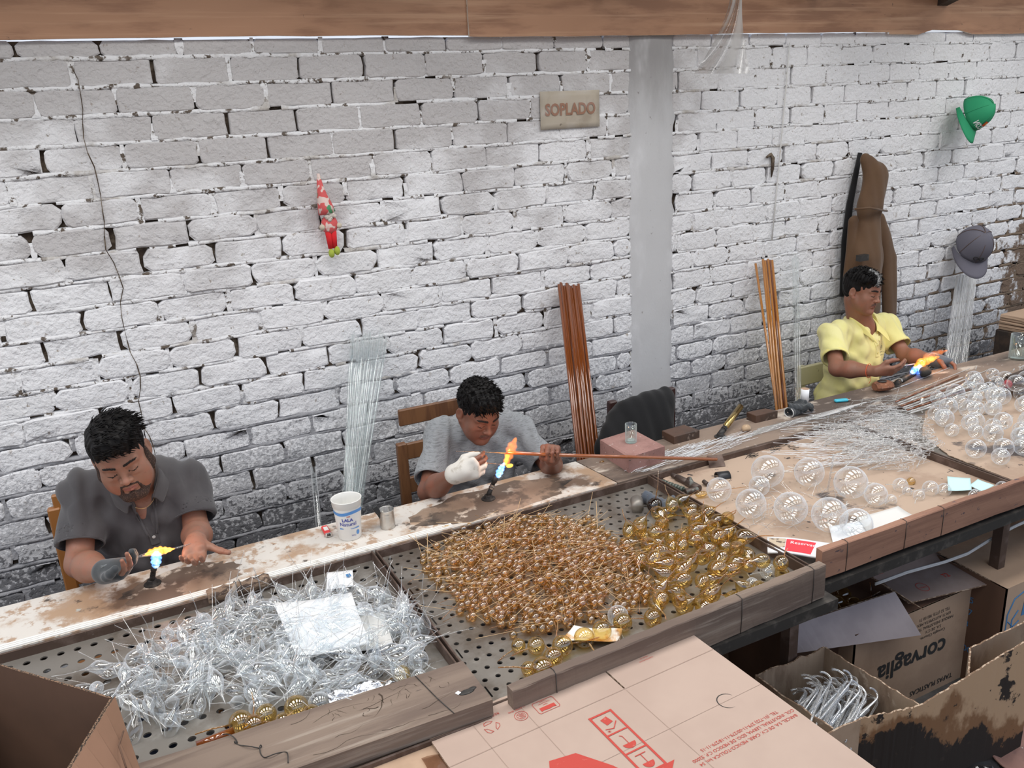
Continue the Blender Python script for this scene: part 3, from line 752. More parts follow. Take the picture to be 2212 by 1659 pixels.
    # hair: cap shell + locks
    hair(sp, head, HF, hs, root, rl)
    clothes(sp, J, TF, up, fwd, side_, neckb, chest, pel, head, HF, hs, root, rl, mid)
    for s_, wr in (('R', 'rw'), ('L', 'lw')):
        gl = hands[s_].get('glove')
        if gl:
            h_ = hands[s_]; w_ = J[wr]; d = nrm(h_['d'])
            G = SDF(w_ - .16, w_ + .16, .0029)
            G.cone(w_ - nrm(w_ - J['re' if s_ == 'R' else 'le']) * .012, w_ + d * .03, .036, .033, .01)
            add_hand(G, w_, h_['d'], h_['n'], s_, h_['curl'], h_['thumb'], sp.get('hscl', .93), .0032, gl['cover'])
            V, F = G.mesh(); np_mesh('glove', V, F, gl['mat'], rl, root)['label'] = gl['label']
    # trousers and shoes under the bench
    T_ = SDF(pel - np.array([.32, .62, .62]), pel + np.array([.32, .22, .16]), .011)
    T_.ell(pel + np.array([0, .0, .0]), (.17 * wide, .13, .13), None, .03)
    ft = []
    for s_ in (-1, 1):
        kn = pel + np.array([s_ * .12, -.40, .05]); an = np.array([kn[0] + s_ * .01, kn[1] + .03, .10]); hp_ = pel + np.array([s_ * .09, -.02, 0])
        T_.cone(hp_, kn, .082, .062, .03); T_.cone(kn, an, .062, .045, .03); ft.append(an)
    V, F = T_.mesh(); np_mesh('trousers', V, F, M['denim'], rl, root)
    for an in ft:
        H_ = SDF(an - np.array([.07, .24, .11]), an + np.array([.07, .09, .06]), .008)
        H_.cone(an + np.array([0, .01, -.045]), an + np.array([0, -.15, -.062]), .042, .032, .02); H_.cone(an + np.array([0, .005, -.04]), an, .040, .040, .02)
        H_.plane(an - np.array([0, 0, .0945]), (0, 0, -1), an - .3, an + .3)
        V, F = H_.mesh(); np_mesh('shoe', V, F, M['shoe'], rl, root)
    return root, P, HF, J

def hair(sp, head, HF, hs, root, rl):
    kind = sp['hair']
    S = SDF(head - .17, head + .17, .0034); P = lambda x, y, z: head + HF @ (np.array([x, y, z]) * hs)
    e = lambda p, r, k=.015, op='u': S.ell(P(*p), np.array(r) * hs, HF, k, op)
    t = sp.get('hthick', .012)
    e((0, -.018, .048), (.075 + t * .7, .092 + t, .078 + t), .015)
    if kind == 'full': e((0, .030, .088), (.058, .060, .036), .03); e((-.03, .0, .098), (.05, .06, .03), .03)
    if kind == 'spiky': e((0, .020, .085), (.060, .064, .036), .03)
    if kind == 'grey': e((.018, .034, .086), (.060, .056, .036), .03); e((0, -.045, .0), (.070, .060, .06), .02)
    # clear the face, ears and nape
    ln = sp.get('hairline', .068)
    e((0, .115, .062 - (.078 - ln) - .058), (.064, .075, .075), .010, 's')
    for s_ in (-1, 1):
        e((s_ * .066, .050, -.022), (.036, .036, .044), .006, 's'); e((s_ * .092, -.012, -.018), (.020, .027, .033), .005, 's')
    e((0, .03, -.085), (.12, .095, .070), .01, 's'); S.plane(P(0, 0, -.058), HF @ np.array([0, .35, -1]), head - .2, head + .2)
    V, F = S.mesh(); N = vnormals(V, F); q = (V - head) @ HF / hs
    rr = np.random.RandomState(3)
    if kind == 'grey' or kind == 'full': ph = q[:, 0] * 260 + 60 * np.sin(q[:, 1] * 22) * .05 + q[:, 2] * 60
    else: ph = q[:, 0] * 300
    V = V + N * (.0018 * np.sin(ph) + .0014 * np.sin(q[:, 1] * 330 + q[:, 0] * 110) * (q[:, 2] > .02))[:, None]
    mi = np.zeros(len(F), int); mats = [M['hair']]
    if kind == 'grey':
        C = q[F].mean(1); w_ = (np.abs(C[:, 0] - .022 - .008 * np.sin(C[:, 1] * 80)) < .014) & (C[:, 1] > .02) & (C[:, 2] > .05); mi[w_] = 1; mats = [M['hair'], M['hair_grey']]
    h_ = np_mesh('hair', V, F, mats, rl, root, mi)
    lk = MB(); lk.m = []
    N = vnormals(V, F); sel = [i for i in range(len(V)) if q[i, 2] > (.055 if kind != 'spiky' else .03)]
    R2 = random.Random(5); 
    for i in R2.sample(sel, min(len(sel), 700 if kind == 'spiky' else 520)):
        p = V[i]; n = N[i]
        if q[i] @ np.array([0, 0, 1]) < .02: continue
        if kind == 'spiky': d = nrm(n * .75 + HF @ np.array([R2.uniform(-.35, .35), .9, .25])); L = R2.uniform(.013, .024)
        elif kind == 'full': d = nrm(n * .25 + HF @ np.array([-.55 + R2.uniform(-.3, .3), .35 + R2.uniform(-.3, .3), .1])); L = R2.uniform(.02, .036)
        else: d = nrm(n * .3 + HF @ np.array([.6 + R2.uniform(-.3, .3), .5, .05])); L = R2.uniform(.018, .032)
        a = p - n * .003; b = a + d * L * .55 + n * .002; c = a + d * L - n * (.003 if kind != 'spiky' else -.001)
        gm = 1 if (kind == 'grey' and abs(q[i, 0] - .022) < .016 and q[i, 1] > .02) else 0
        lk.tube([a - rl, b - rl, c - rl], [.0018, .0014, .0002], 4, mi=gm, cap=False)
    if kind == 'full':
        for i in range(26):
            a = P(-.02 + R2.uniform(-.012, .012), -.01, .118); b = P(-.03 + R2.uniform(-.02, .01), .0, .140); c = P(-.052 + R2.uniform(-.02, .012), .012, .138 + R2.uniform(-.01, .004))
            lk.tube([a - rl, b - rl, c - rl], [.0014, .0011, .0003], 4, cap=False)
    o = lk.build('hair_locks', [M['hair'], M['hair_grey']], h_)
    if sp.get('beard'):
        B = SDF(head - .15, head + .15, .0028); b = lambda p, r, k=.012, op='u': B.ell(P(*p), np.array(r) * hs, HF, k, op)
        f_ = sp.get('fat', 0)
        for s_ in (-1, 1):
            B.cone(P(s_ * (.0615 + f_), .010, -.042), P(s_ * .023, .073, -.099), .0215 * hs, .0185 * hs, .02)
            B.cone(P(s_ * (.0675 + f_), .006, .002), P(s_ * (.0635 + f_), .012, -.042), .0095 * hs, .020 * hs, .01)
        b((0, .081, -.095), (.023, .019, .019), .02); b((0, .094, -.080), (.010, .005, .008), .004)
        for s_ in (-1, 1):
            B.cone(P(s_ * .004, .0975, -.0435), P(s_ * .023, .089, -.049), .0038 * hs, .0032 * hs, .004); B.cone(P(s_ * .024, .0885, -.049), P(s_ * .030, .079, -.078), .0032 * hs, .0065 * hs, .006)
        V, F = B.mesh(); N = vnormals(V, F); V = V + N * (.0007 * np.sin(V[:, 0] * 900) * np.sin(V[:, 2] * 1100))[:, None]
        np_mesh('beard', V, F, M['beard'], rl, root)
from mathutils.bvhtree import BVHTree
M['lash'] = pmat('dark_brow', (.018, .012, .010), .8)
M['hair'] = pmat('black_hair', (.006, .005, .005), .55, spec=.22, bump=[(90, .5, .002, (1, .3, 1))])
M['hair_grey'] = pmat('grey_hair', (.33, .33, .33), .5, layers=[((.04, .04, .04), 160, .5, .6, 2)])
M['beard'] = pmat('short_beard', (.035, .020, .015), .9, layers=[((.10, .055, .04), 300, .5, .65, 2)], bump=[(500, .8, .001)])
M['denim'] = pmat('dark_jeans', (.03, .04, .07), .9, bump=[(200, .3, .001)])
M['shoe'] = pmat('black_shoe', (.02, .02, .02), .5)
def skinm(n, c, r): return pmat(n, c, .48, layers=[((c[0] * 1.12, c[1] * .98, c[2] * .95), 22, .45, .65, 3), ((c[0] * .82, c[1] * .76, c[2] * .74), 60, .60, .74, 3)], bump=[(260, .16, .001), (900, .12, .0005)], sss=.12, spec=.4)
def clothes(sp, J, TF, up, fwd, side_, neckb, chest, pel, head, HF, hs, root, rl, mid):
    cs = sp['cloth']; wd = sp.get('wide', 1.0); mat = cs['mat']; cuffs = {}
    pts = [pel - up * .05, neckb + up * .08]
    for a in ('rs', 'ls', 're', 'le'): pts.append(J[a])
    pts = np.array(pts); S = SDF(pts.min(0) - .22, pts.max(0) + .18, .0045)
    for a, b in (('rs', 're'), ('ls', 'le')):
        A, B = J[a], J[b]; f_ = cs.get('sleeve', .72); d = nrm(B - A); cu = A + (B - A) * f_; L = np.linalg.norm(B - A)
        cr_ = cs.get('cuff', .064) * sp.get('arm', 1.0)
        S.cone(A, cu + d * .03, .055 * wd, cr_, .02)
        S.cone(A - up * .03 * wd + (chest - A) * .2, cu - up * .006, .055, cr_ * .94, .03)
        S.plane(cu, d, cu - .10, cu + .10, .002)
        S.cone(cu + d * .02, cu - d * .030, cr_ - .0035, cr_ - .007, .003, 's')
        cuffs[a] = (cu, d, cr_)
    S.ell(chest + fwd * .004, (.172 * wd, .112 + cs.get('depth', 0), .185), TF, .03)
    S.ell(pel + up * .19 + fwd * cs.get('belly', .02), (.165 * wd, .125 + cs.get('depth', 0), .20), TF, .06)
    S.ell(pel + up * .04, (.172 * wd, .14, .14), TF, .06)
    for a in ('rs', 'ls'):
        S.cone(J[a], neckb - up * .018, .052 * wd, .052, .06)
    nd = nrm(head + HF @ np.array([0, -.03, -.06]) * hs - neckb)
    nr = cs.get('neckr', .070)
    S.cone(neckb + up * .012, neckb + nd * .12, nr, nr + .01, .008, 's')
    S.cone(neckb + up * .012 + fwd * .03, neckb + fwd * .05 + nd * .05, nr - .012, nr, .01, 's')
    V_ = cs.get('vneck', 0)
    if V_:
        a = neckb + fwd * .075 + up * .0; b = neckb + fwd * (.125 + cs.get('depth', 0)) - up * V_ + side_ * cs.get('vx', 0)
        S.cone(a, b, .052, .004, .006, 's'); S.cone(a + fwd * .04, b + fwd * .03, .055, .006, .006, 's')
    S.plane(pel - up * .02, -up, pel - .25, pel + .25, .004)
    V, F = S.mesh(); N = vnormals(V, F)
    # cloth folds
    amp = cs.get('fold', .0055) * 1.7; vz = (V - pel) @ up; vx = (V - pel) @ side_; vy = (V - pel) @ fwd
    wv = np.zeros(len(V))
    for (ax, az, ph, am) in ((75, 14, .3, .42), (120, -30, 1.9, .28), (42, 46, 4.0, .40), (30, -64, 2.2, .30), (62, 85, 5.1, .18)):
        wv += am * np.sin(ax * vx + az * vz + 11 * vy + ph + 1.8 * np.sin(7 * vz + 5 * vx + ph))
    keep = np.ones(len(V))
    for a, (cu, d, cr_) in cuffs.items():
        dd = np.linalg.norm(V - cu, axis=1); keep *= np.clip((dd - .02) / .1, .25, 1)
    V = V + N * (np.abs(wv) ** .8 * np.sign(wv) * amp * keep)[:, None]
    shirt = np_mesh('shirt', V, F, mat, rl, root)
    bv = BVHTree.FromPolygons([Vector(v) for v in V[:, :]], [tuple(int(i) for i in f) for f in F])
    def surf(a, b, off=.001, side=0):
        o = chest + side_ * a + up * b + fwd * .5 + side_ * side; h_ = bv.ray_cast(Vector(o), Vector(-fwd - side_ * side * 2))
        if h_[0] is None: return np.array(chest + side_ * a + up * b + fwd * .12)
        return np.array(h_[0]) + fwd * off
    def ring(c, d, r, w_=.010):
        q = np.array(Vector(d).orthogonal().normalized()); z = np.cross(d, q); return [c + (q * math.cos(t) + z * math.sin(t)) * r - rl for t in np.linspace(0, 2 * PI, 33)[:-1]]
    for a, (cu, d, cr_) in cuffs.items():      # hem or ribbed cuff
        mb = MB(); p0 = ring(cu - d * .001, d, cr_ + .0012)
        if cs.get('rib'):
            ps = [ring(cu + d * t, d, cr_ + dr) for t, dr in ((-.018, .0005), (-.016, .0025), (-.001, .003), (.0, -.001), (-.004, -.003))]
            for i in range(4):
                for k in range(32): mb.add([ps[i][k], ps[i][(k + 1) % 32], ps[i + 1][(k + 1) % 32], ps[i + 1][k]], [(0, 1, 2, 3)], 0, True)
            mb.build('cuff', cs.get('ribmat', mat), root)
        else: mb.tube(p0, .0028, 6, closed=True); mb.build('hem', mat, root)
    if cs['kind'] == 'polo':
        def coll(u, v, w_=0):
            th = -PI * .83 + 2 * PI * .83 * u                       # 0 at the back
            fr = abs(th) / (PI * .83); s_ = math.sin(th); c_ = -math.cos(th)
            sw = 1 + .12 * fr
            drop = .012 * fr + .052 * fr ** 4
            hgt = [.0, .030, .036, .030, .004 - .010 * fr, -.010 - .030 * fr ** 3][v]
            rad = [.0, .002, .006, .011, .019, .028 + .006 * fr][v]
            base = neckb + nd * (.006 + hgt) + up * 0 - up * drop + fwd * (.010 + .030 * fr ** 2)
            rx = nr - .004 + rad; x_ = s_ * rx * sw * (1 - .20 * fr ** 5 * (1 if v < 3 else .25)); y_ = c_ * (nr - .002 + rad) + (.018 * fr ** 3 if v > 3 else 0)
            return Vector(base + side_ * x_ + fwd * y_ - rl)
        mb = MB(); nu = 40
        pts = [[coll(i / (nu - 1), v) for v in range(6)] for i in range(nu)]
        vs = [p for r in pts for p in r]; mb.add(vs, [(i * 6 + j, (i + 1) * 6 + j, (i + 1) * 6 + j + 1, i * 6 + j + 1) for i in range(nu - 1) for j in range(5)], 0, True)
        o = mb.build('collar', cs.get('ribmat', mat), root); sm = o.modifiers.new('s', 'SOLIDIFY'); sm.thickness = .0028; sm.offset = 0; o.modifiers.new('b', 'SUBSURF').levels = 1; o.modifiers['b'].render_levels = 1
        vb = neckb - up * V_ + side_ * cs.get('vx', 0); ob = float((vb - chest) @ up) + .004; oa = float((vb - chest) @ side_)
        mb = MB()
        ln = cs.get('placket', .07); n_ = 10
        L_ = [surf(oa - .013, ob - ln * i / n_, .0035) - rl for i in range(n_ + 1)]; R3 = [surf(oa + .013, ob - ln * i / n_, .0035) - rl for i in range(n_ + 1)]
        for i in range(n_):
            mb.add([L_[i], R3[i], R3[i + 1], L_[i + 1]], [(0, 1, 2, 3)], 0, True); ex = -fwd * .006
            mb.add([L_[i], L_[i + 1], L_[i + 1] + ex, L_[i] + ex], [(0, 1, 2, 3)]); mb.add([R3[i], R3[i + 1], R3[i + 1] + ex, R3[i] + ex], [(0, 1, 2, 3)])
        mb.build('placket', mat, root)
        # turned edges of the open neck down to the placket
        for s_ in (-1, 1):
            mb = MB()
            a = np.array(coll(0 if s_ < 0 else 1, 0)) + rl
            sgn = np.sign(float((a - chest) @ side_)) or 1
            pth = []
            for i in range(9):
                t = i / 8; aa = float((a - chest) @ side_) * (1 - t) + (oa + sgn * .010) * t; bb = float((a - chest) @ up) * (1 - t) + ob * t
                pth.append(surf(aa + sgn * .004, bb, .003) - rl)
            mb.tube(pth, .0042, 6); mb.build('neck_edge', mat, root)
        mb = MB()
        for t in cs.get('buttons', (.1,)):
            p = surf(oa, ob - ln * t, .005) - rl; Q = Matrix.Translation(Vector(p)) @ Vector(fwd).to_track_quat('Z', 'Y').to_matrix().to_4x4()
            mb.lathe([(0, .0012), (.0028, .0010), (.0045, .0018), (.0052, .0010), (.0052, 0)], 14, M=Q)
        mb.build('button', cs.get('button', M['paper_gray']), root)
    else:
        mb = MB(); c0 = neckb + up * .002 + fwd * .012; pth = []
        for i in range(40):
            th = 2 * PI * i / 40; fr = (1 + math.cos(th)) / 2
            pth.append(neckb + nd * (.014 - .012 * fr) - up * (.030 * fr ** 2) + side_ * math.sin(th) * (nr + .003) + fwd * (math.cos(th) * (nr + .006) + .022 * fr) - rl)
        mb.tube(pth, .0058, 6, closed=True); mb.build('neck_band', mat, root)
    sp['surf'] = surf; sp['fr'] = (rl, up, fwd, side_, neckb, nd, chest)

def n3(v): return [float(x) for x in v]
def lst(*a): return np.array(PY(*a))
cloth_grey = pmat('charcoal_jersey', (.062, .058, .062), .95, layers=[((.080, .075, .078), 8, .4, .7, 4)], bump=[(300, .3, .001), (9, .25, .008)], sheen=.25)
cloth_heather = pmat('heather_grey_jersey', (.285, .30, .315), .95, layers=[((.19, .20, .21), 40, .48, .62, 4, (1, 1, 9)), ((.40, .42, .44), 60, .6, .7, 3, (1, 1, 9))], bump=[(300, .3, .001), (9, .25, .008)], sheen=.2)
cloth_yellow = pmat('pale_yellow_pique', (.76, .71, .29), .9, layers=[((.80, .75, .36), 7, .45, .7, 4)], bump=[(420, .4, .001), (9, .2, .008)], sheen=.2)
cloth_rib = pmat('yellow_rib', (.80, .73, .27), .9, bump=[(420, .4, .001)])
glove_grey = pmat('grey_knit_glove', (.045, .05, .055), .95, bump=[(380, .5, .001)], sheen=.3)
glove_blue = pmat('bluish_grey_knit', (.11, .135, .165), .95, bump=[(380, .5, .001)], sheen=.3)
glove_white = pmat('off_white_cotton_glove', (.66, .63, .58), .95, layers=[((.5, .46, .40), 25, .58, .7, 4)], bump=[(300, .4, .001)])
PINCH = [(.75, .85, .35), (.75, .8, .35), (.85, .9, .4), (.95, .9, .45)]
lips1 = pmat('lip_skin', (.25, .095, .08), .42); lips2 = pmat('lip_skin_dark', (.17, .065, .052), .42)
stub = pmat('moustache_stubble', (.14, .075, .055), .8, layers=[((.05, .03, .025), 420, .48, .6, 2)])
# --- left worker
man1 = dict(label='bearded person in a charcoal polo shirt holding glass in a flame at the left',
    joints=dict(rs=lst(178, 1062, 2.86), ls=lst(402, 1036, 2.88), re=lst(172, 1218, 2.70), le=lst(426, 1150, 2.74), rw=lst(230, 1236, 2.49), lw=lst(424, 1168, 2.53)),
    head=lst(262, 985, 2.66), hfwd=CD(.40, -.50, .76), hup=CD(-.22, .90, .42), hs=.97, fat=.002, wide=1.04, arm=.98, neck=1.02,
    pelvis=np.array([.06, 2.93, .50]), skin=skinm('light_brown_skin', (.29, .145, .098), 0), lips=lips1, tash=False, beard=True, hair='full', hthick=.011,
    hands=dict(R=dict(d=CD(.90, .22, .30), n=CD(-.10, .80, .45), curl=[(.55, .5, .2), (.55, .55, .2), (.45, .5, .3), (.4, .5, .3)], thumb=[(.045, .046, .014), (.072, .052, .026), (.096, .050, .038)],
                      glove=dict(mat=glove_grey, cover=['palm', 2, 3, 'thumb'], label='dark grey knit glove leaving two fingers bare')),
               L=dict(d=CD(.20, -.52, .82), n=CD(.10, .55, .80), curl=[(.35, .5, .3), (.3, .5, .3), (.35, .5, .3), (.45, .5, .3)], thumb=[(.040, .050, .0), (.060, .080, -.002), (.078, .108, .002)])),
    cloth=dict(kind='polo', mat=cloth_grey, vneck=.175, vx=.0, sleeve=.74, cuff=.068, depth=.014, belly=.03, placket=.03, buttons=(.2,), button=M['paper_gray'], fold=.0058, neckr=.070))
# --- middle worker
man2 = dict(label='person in a heather grey T-shirt with a silver bead chain, bent over the middle burner',
    joints=dict(rs=lst(950, 938, 2.90), ls=lst(1118, 926, 2.86), re=lst(925, 1062, 2.70), le=lst(1190, 1010, 2.68), rw=lst(986, 1022, 2.50), lw=lst(1192, 992, 2.50)),
    head=lst(1033, 889, 2.70), hfwd=CD(.48, -.62, .62), hup=CD(.20, .80, .57), hs=.90, fat=.001, wide=.95, arm=.88, neck=.95,
    pelvis=np.array([1.24, 2.98, .50]), skin=skinm('brown_skin', (.21, .094, .062), 0), lips=lips2, tash=True, tashm=stub, hair='spiky', hthick=.010,
    hands=dict(R=dict(d=CD(.93, .28, .15), n=CD(.10, .25, -.95), curl=[(.6, .6, .3), (.7, .7, .3), (.75, .75, .3), (.8, .8, .3)], thumb=[(.040, .038, .028), (.066, .036, .045), (.088, .030, .052)],
                      glove=dict(mat=glove_white, cover=['palm', 2, 3, 'thumb'], label='off-white cotton glove leaving two fingers bare')),
               L=dict(d=CD(-.10, .62, .70), n=CD(-.1, -.62, .70), curl=[(1.35, 1.3, .6), (1.35, 1.3, .6), (1.35, 1.3, .6), (1.35, 1.25, .6)], thumb=[(.045, .032, .026), (.058, .012, .040), (.052, -.010, .048)])),
    cloth=dict(kind='tee', mat=cloth_heather, sleeve=.80, cuff=.066, belly=.02, fold=.0055, neckr=.062))
# --- right worker
man3 = dict(label='person in a pale yellow polo shirt with an embroidered badge at the right burner',
    joints=dict(rs=lst(1796, 724, 2.96), ls=lst(1912, 702, 3.02), re=lst(1808, 796, 2.80), le=lst(1955, 768, 2.86), rw=lst(1893, 802, 2.62), lw=lst(2017, 776, 2.70)),
    head=lst(1862, 630, 2.94), hfwd=CD(.62, -.36, .70), hup=CD(.14, .93, .33), hs=.885, fat=-.001, wide=.93, arm=.87, neck=.93,
    pelvis=np.array([3.42, 3.03, .50]), skin=skinm('tan_skin', (.27, .125, .08), 0), lips=lips2, tash=True, tashm=stub, hair='grey', hthick=.011,
    hands=dict(R=dict(d=CD(.95, .05, .25), n=CD(-.05, .70, -.45), curl=[(.35, .4, .2), (.4, .45, .2), (.45, .5, .25), (.5, .5, .25)], thumb=[(.045, .040, .024), (.074, .040, .034), (.100, .032, .040)]),
               L=dict(d=CD(.72, -.30, .35), n=CD(-.45, -.75, .30), curl=[(.5, .6, .3), (.85, .8, .4), (.95, .8, .4), (1.0, .8, .4)], thumb=[(.040, .036, .026), (.060, .036, .046), (.078, .030, .062)],
                      glove=dict(mat=glove_blue, cover=['palm', 1, 2, 3], label='bluish grey knit glove with bare thumb and forefinger'))),
    cloth=dict(kind='polo', mat=cloth_yellow, ribmat=cloth_rib, rib=True, vneck=.085, vx=.0, sleeve=.70, cuff=.069, belly=.02, placket=.075, buttons=(.25, .75), button=cloth_rib, fold=.0050, neckr=.064))
PEOPLE = []
if not globals().get('NO_PEOPLE'):
    for sp_ in (man1, man2, man3):
        r_ = make_person(sp_); sp_['root'] = r_[0]; sp_['P'] = r_[1]; PEOPLE.append(sp_)
    # bead chain, necklace, bracelet, badge
    rl, up, fwd, side_, neckb, nd, chest = man2['fr']; mb = MB()
    for i in range(54):
        th = 2 * PI * i / 54; fr = (1 + math.cos(th)) / 2
        p = neckb + nd * (.030 - .020 * fr) - up * .022 * fr ** 2 + side_ * math.sin(th) * .065 + fwd * (math.cos(th) * .060 + .030 * fr) - rl
        mb.ell(p, (.0028,) * 3, 8, 6)
    mb.build('bead_chain', pmat('silver_beads', (.75, .74, .70), .25, 1.0), man2['root'])
    rl, up, fwd, side_, neckb, nd, chest = man1['fr']; mb = MB()
    mb.tube([neckb + nd * (.022 - .024 * (1 + math.cos(t)) / 2) - up * .085 * ((1 + math.cos(t)) / 2) ** 3 + side_ * math.sin(t) * .068 + fwd * (math.cos(t) * .066 + .040 * (1 + math.cos(t)) / 2) - rl for t in np.linspace(0, 2 * PI, 49)[:-1]], .0012, 5, closed=True)
    mb.build('necklace', pmat('thin_gold', (.7, .5, .25), .3, 1.0), man1['root'])
    rl, up, fwd, side_, neckb, nd, chest = man3['fr']; J3 = man3['joints']
    d = nrm(J3['rw'] - J3['re']); c = J3['rw'] - d * .035; q = np.array(Vector(d).orthogonal().normalized()); z = np.cross(d, q)
    mb = MB(); mb.tube([c + (q * math.cos(t) + z * math.sin(t)) * .0325 - rl for t in np.linspace(0, 2 * PI, 33)[:-1]], .0016, 5, closed=True)
    mb.tube([c + CD(0, -1, .5) * .030 - Vector(rl), c + CD(.1, -1, .3) * .045 - Vector(rl), c + CD(-.1, -1, .2) * .062 - Vector(rl)], .0012, 5)
    mb.build('bracelet', pmat('orange_cord', (.75, .12, .04), .7), man3['root'])['label'] = 'orange cord bracelet'
    sf = man3['surf']; mb = MB(); cx, cy = .062, .052
    def onchest(x, y): return sf(cx + x, cy + y, .0022) - rl
    for k in range(28):
        a0, a1 = 2 * PI * k / 28, 2 * PI * (k + 1) / 28
        mb.add([onchest(.0135 * math.cos(a) * r, .017 * math.sin(a) * r) for a, r in ((a0, 1), (a1, 1), (a1, .88), (a0, .88))], [(0, 1, 2, 3)])
    for a, b in (((0, .012), (0, .026)), ((-.004, .024), (.004, .024)), ((-.006, -.008), (.006, -.008)), ((0, -.010), (-.006, .004)), ((0, -.010), (.006, .004)), ((-.006, .004), (.006, .006)), ((-.003, -.002), (.004, .0))):
        p, q = onchest(*a), onchest(*b); mb.tube([p, q], .0007, 4)
    Re = random.Random(4)
    for row, y0, n_, hh in ((0, -.030, 9, .006), (1, -.042, 13, .0025)):
        for k in range(n_):
            x = -.022 + .046 * k / n_; p = [onchest(x + Re.uniform(0, .003), y0 + row * 0 + Re.uniform(0, hh)) for _ in range(3)]; mb.tube(p, .0007, 4)
    mb.build('embroidery', pmat('grey_thread', (.30, .30, .20), .8), man3['root'])
# ---------------------------------------------------------------- glass rods leaning on the wall
def rods(name, mat, label, group, tops, bots, Yt, Yb, r, wav=0.0, n_=None, jitL=.012):
    for i, ((xt, yt), (xb, yb)) in enumerate(zip(tops, bots)):
        A = PY(xt, yt, Yt + R_.uniform(-.012, .006)); B = PY(xb, yb, Yb + R_.uniform(-.02, .015)); d = (B - A)
        E_ = A + d * ((A.z - .01) / (A.z - B.z)); A = A + Vector((0, 0, R_.uniform(-jitL, jitL)))
        n = 10 if wav else 3; pts = []; ph = R_.uniform(0, 6)
        for k in range(n):
            t = k / (n - 1); p = A.lerp(E_, t) - E_
            p += Vector((math.sin(t * 34 + ph) * wav, math.cos(t * 29 + ph) * wav * .5, 0)); pts.append(p)
        mb = MB(); mb.tube(pts, r * R_.uniform(.85, 1.1), 8)
        o = mb.build(name, mat); o.location = E_; tag(o, label, 'glass rod', group)
lin = lambda a, b, n, j=0: [a + (b - a) * i / max(1, n - 1) + R_.uniform(-j, j) for i in range(n)]
n = 24
rods('glass_rod', M['glass_rod'], 'clear glass rod in the fanned bundle leaning on the wall behind the white cup', 'clear glass rods behind the cup',
     [(x, 722 + abs(x - 795) * .05 + R_.uniform(-10, 12)) for x in lin(758, 836, n, 2)], [(x, 1050) for x in lin(744, 786, n, 1)], 3.36, 3.05, .0052, .0022)
n = 17
rods('amber_rod', M['amber_rod'], 'dark amber glass rod in the thick bundle leaning beside the pink block', 'dark amber rods beside the pink block',
     [(x, 614 + R_.uniform(-1, 6)) for x in lin(1208, 1250, n, 1)], [(x, 975) for x in lin(1247, 1292, n, 1)], 3.35, 3.0, .0068)
rods('amber_rod', M['amber_rod2'], 'bright amber glass rod leaning at the wall left of the man in yellow', 'bright amber rods left of the man in yellow',
     [(1632, 568), (1648, 557), (1652, 560), (1659, 561), (1668, 557)], [(1676, 870), (1676, 868), (1683, 870), (1688, 869), (1698, 868)], 3.35, 3.05, .0072)
rods('amber_rod', M['amber_rod'], 'darker amber rod between the bright ones left of the man in yellow', 'darker amber rods left of the man in yellow',
     [(1655, 562), (1663, 563), (1650, 566)], [(1680, 870), (1693, 870), (1686, 870)], 3.37, 3.08, .006)
rods('glass_rod', M['glass_rod'], 'clear glass rod leaning on the wall just left of the man in yellow', 'clear rods left of the man in yellow',
     [(1713, 553), (1718, 551), (1723, 556)], [(1720, 866), (1724, 866), (1729, 866)], 3.35, 3.05, .006)
n = 15
M['white_rod'] = glass('milky_rod', (.88, .88, .88), 1.0, (.90, .90, .89), .95, f0=.14)
rods('glass_rod', M['white_rod'], 'pale glass rod in the bundle leaning under the grey cap', 'pale rods under the grey cap',
     [(x, 596 + R_.uniform(-3, 3)) for x in lin(2068, 2108, n, 1)], [(x, 775) for x in lin(2042, 2088, n, 1)], 3.35, 3.15, .0068)
rods('glass_rod', M['glass_rod'], 'single thick clear glass tube standing left of the white cup', None, [(677, 1014)], [(689, 1140)], 2.86, 2.80, .0095)

# ---------------------------------------------------------------- things on the bench
def px_r(px, y, x, z): return None
c = PZ(757, 1158, ZT)
cup = thing('yogurt_cup', 'big white plastic yogurt cup with blue lettering, empty, on the bench', 'cup', c)
hc = .138; rb_, rt_ = .037, .047
plast = pmat('white_plastic', (.80, .79, .76), .4, sss=0.0, spec=.4)
mb = MB(); mb.lathe([(0, .002), (rb_ - .002, .0), (rb_, .003), (rb_ + (rt_ - rb_) * .8, hc * .8), (rt_ - .001, hc * .84), (rt_ + .0005, hc * .845), (rt_ + .0015, hc * .985), (rt_ + .003, hc), (rt_ + .001, hc + .001), (rt_ - .0005, hc * .985), (rt_ - .0015, hc * .85), (rb_ - .0015, .006), (0, .005)], 40)
mb.build('cup_wall', plast, cup)
vdir = math.atan2(-c.y, -c.x)
def oncup(x, y, off=.0006):
    r = rb_ + (rt_ - rb_) * y / hc + off + .0002; th = vdir + x / .042; return Vector((r * math.cos(th), r * math.sin(th), y))
mb = MB()
for k in range(30):
    a, b = -.066 + k * .0044, -.066 + (k + 1) * .0044; f_ = lambda x: .100 + .003 * math.sin(x * 60)
    mb.add([oncup(a, f_(a) - .0045), oncup(b, f_(b) - .0045), oncup(b, f_(b) + .006), oncup(a, f_(a) + .006)], [(0, 1, 2, 3)])
for (a0, a1, y0, y1) in ((-.034, -.020, .047, .045), (.004, .036, .0455, .0445)):
    for k in range(6):
        a, b = a0 + (a1 - a0) * k / 6, a0 + (a1 - a0) * (k + 1) / 6; ww = .0008 + .0016 * (k / 6 if a0 > 0 else 1 - k / 6)
        mb.add([oncup(a, y0 - ww), oncup(b, y1 - ww), oncup(b, y1 + ww), oncup(a, y0 + ww)], [(0, 1, 2, 3)])
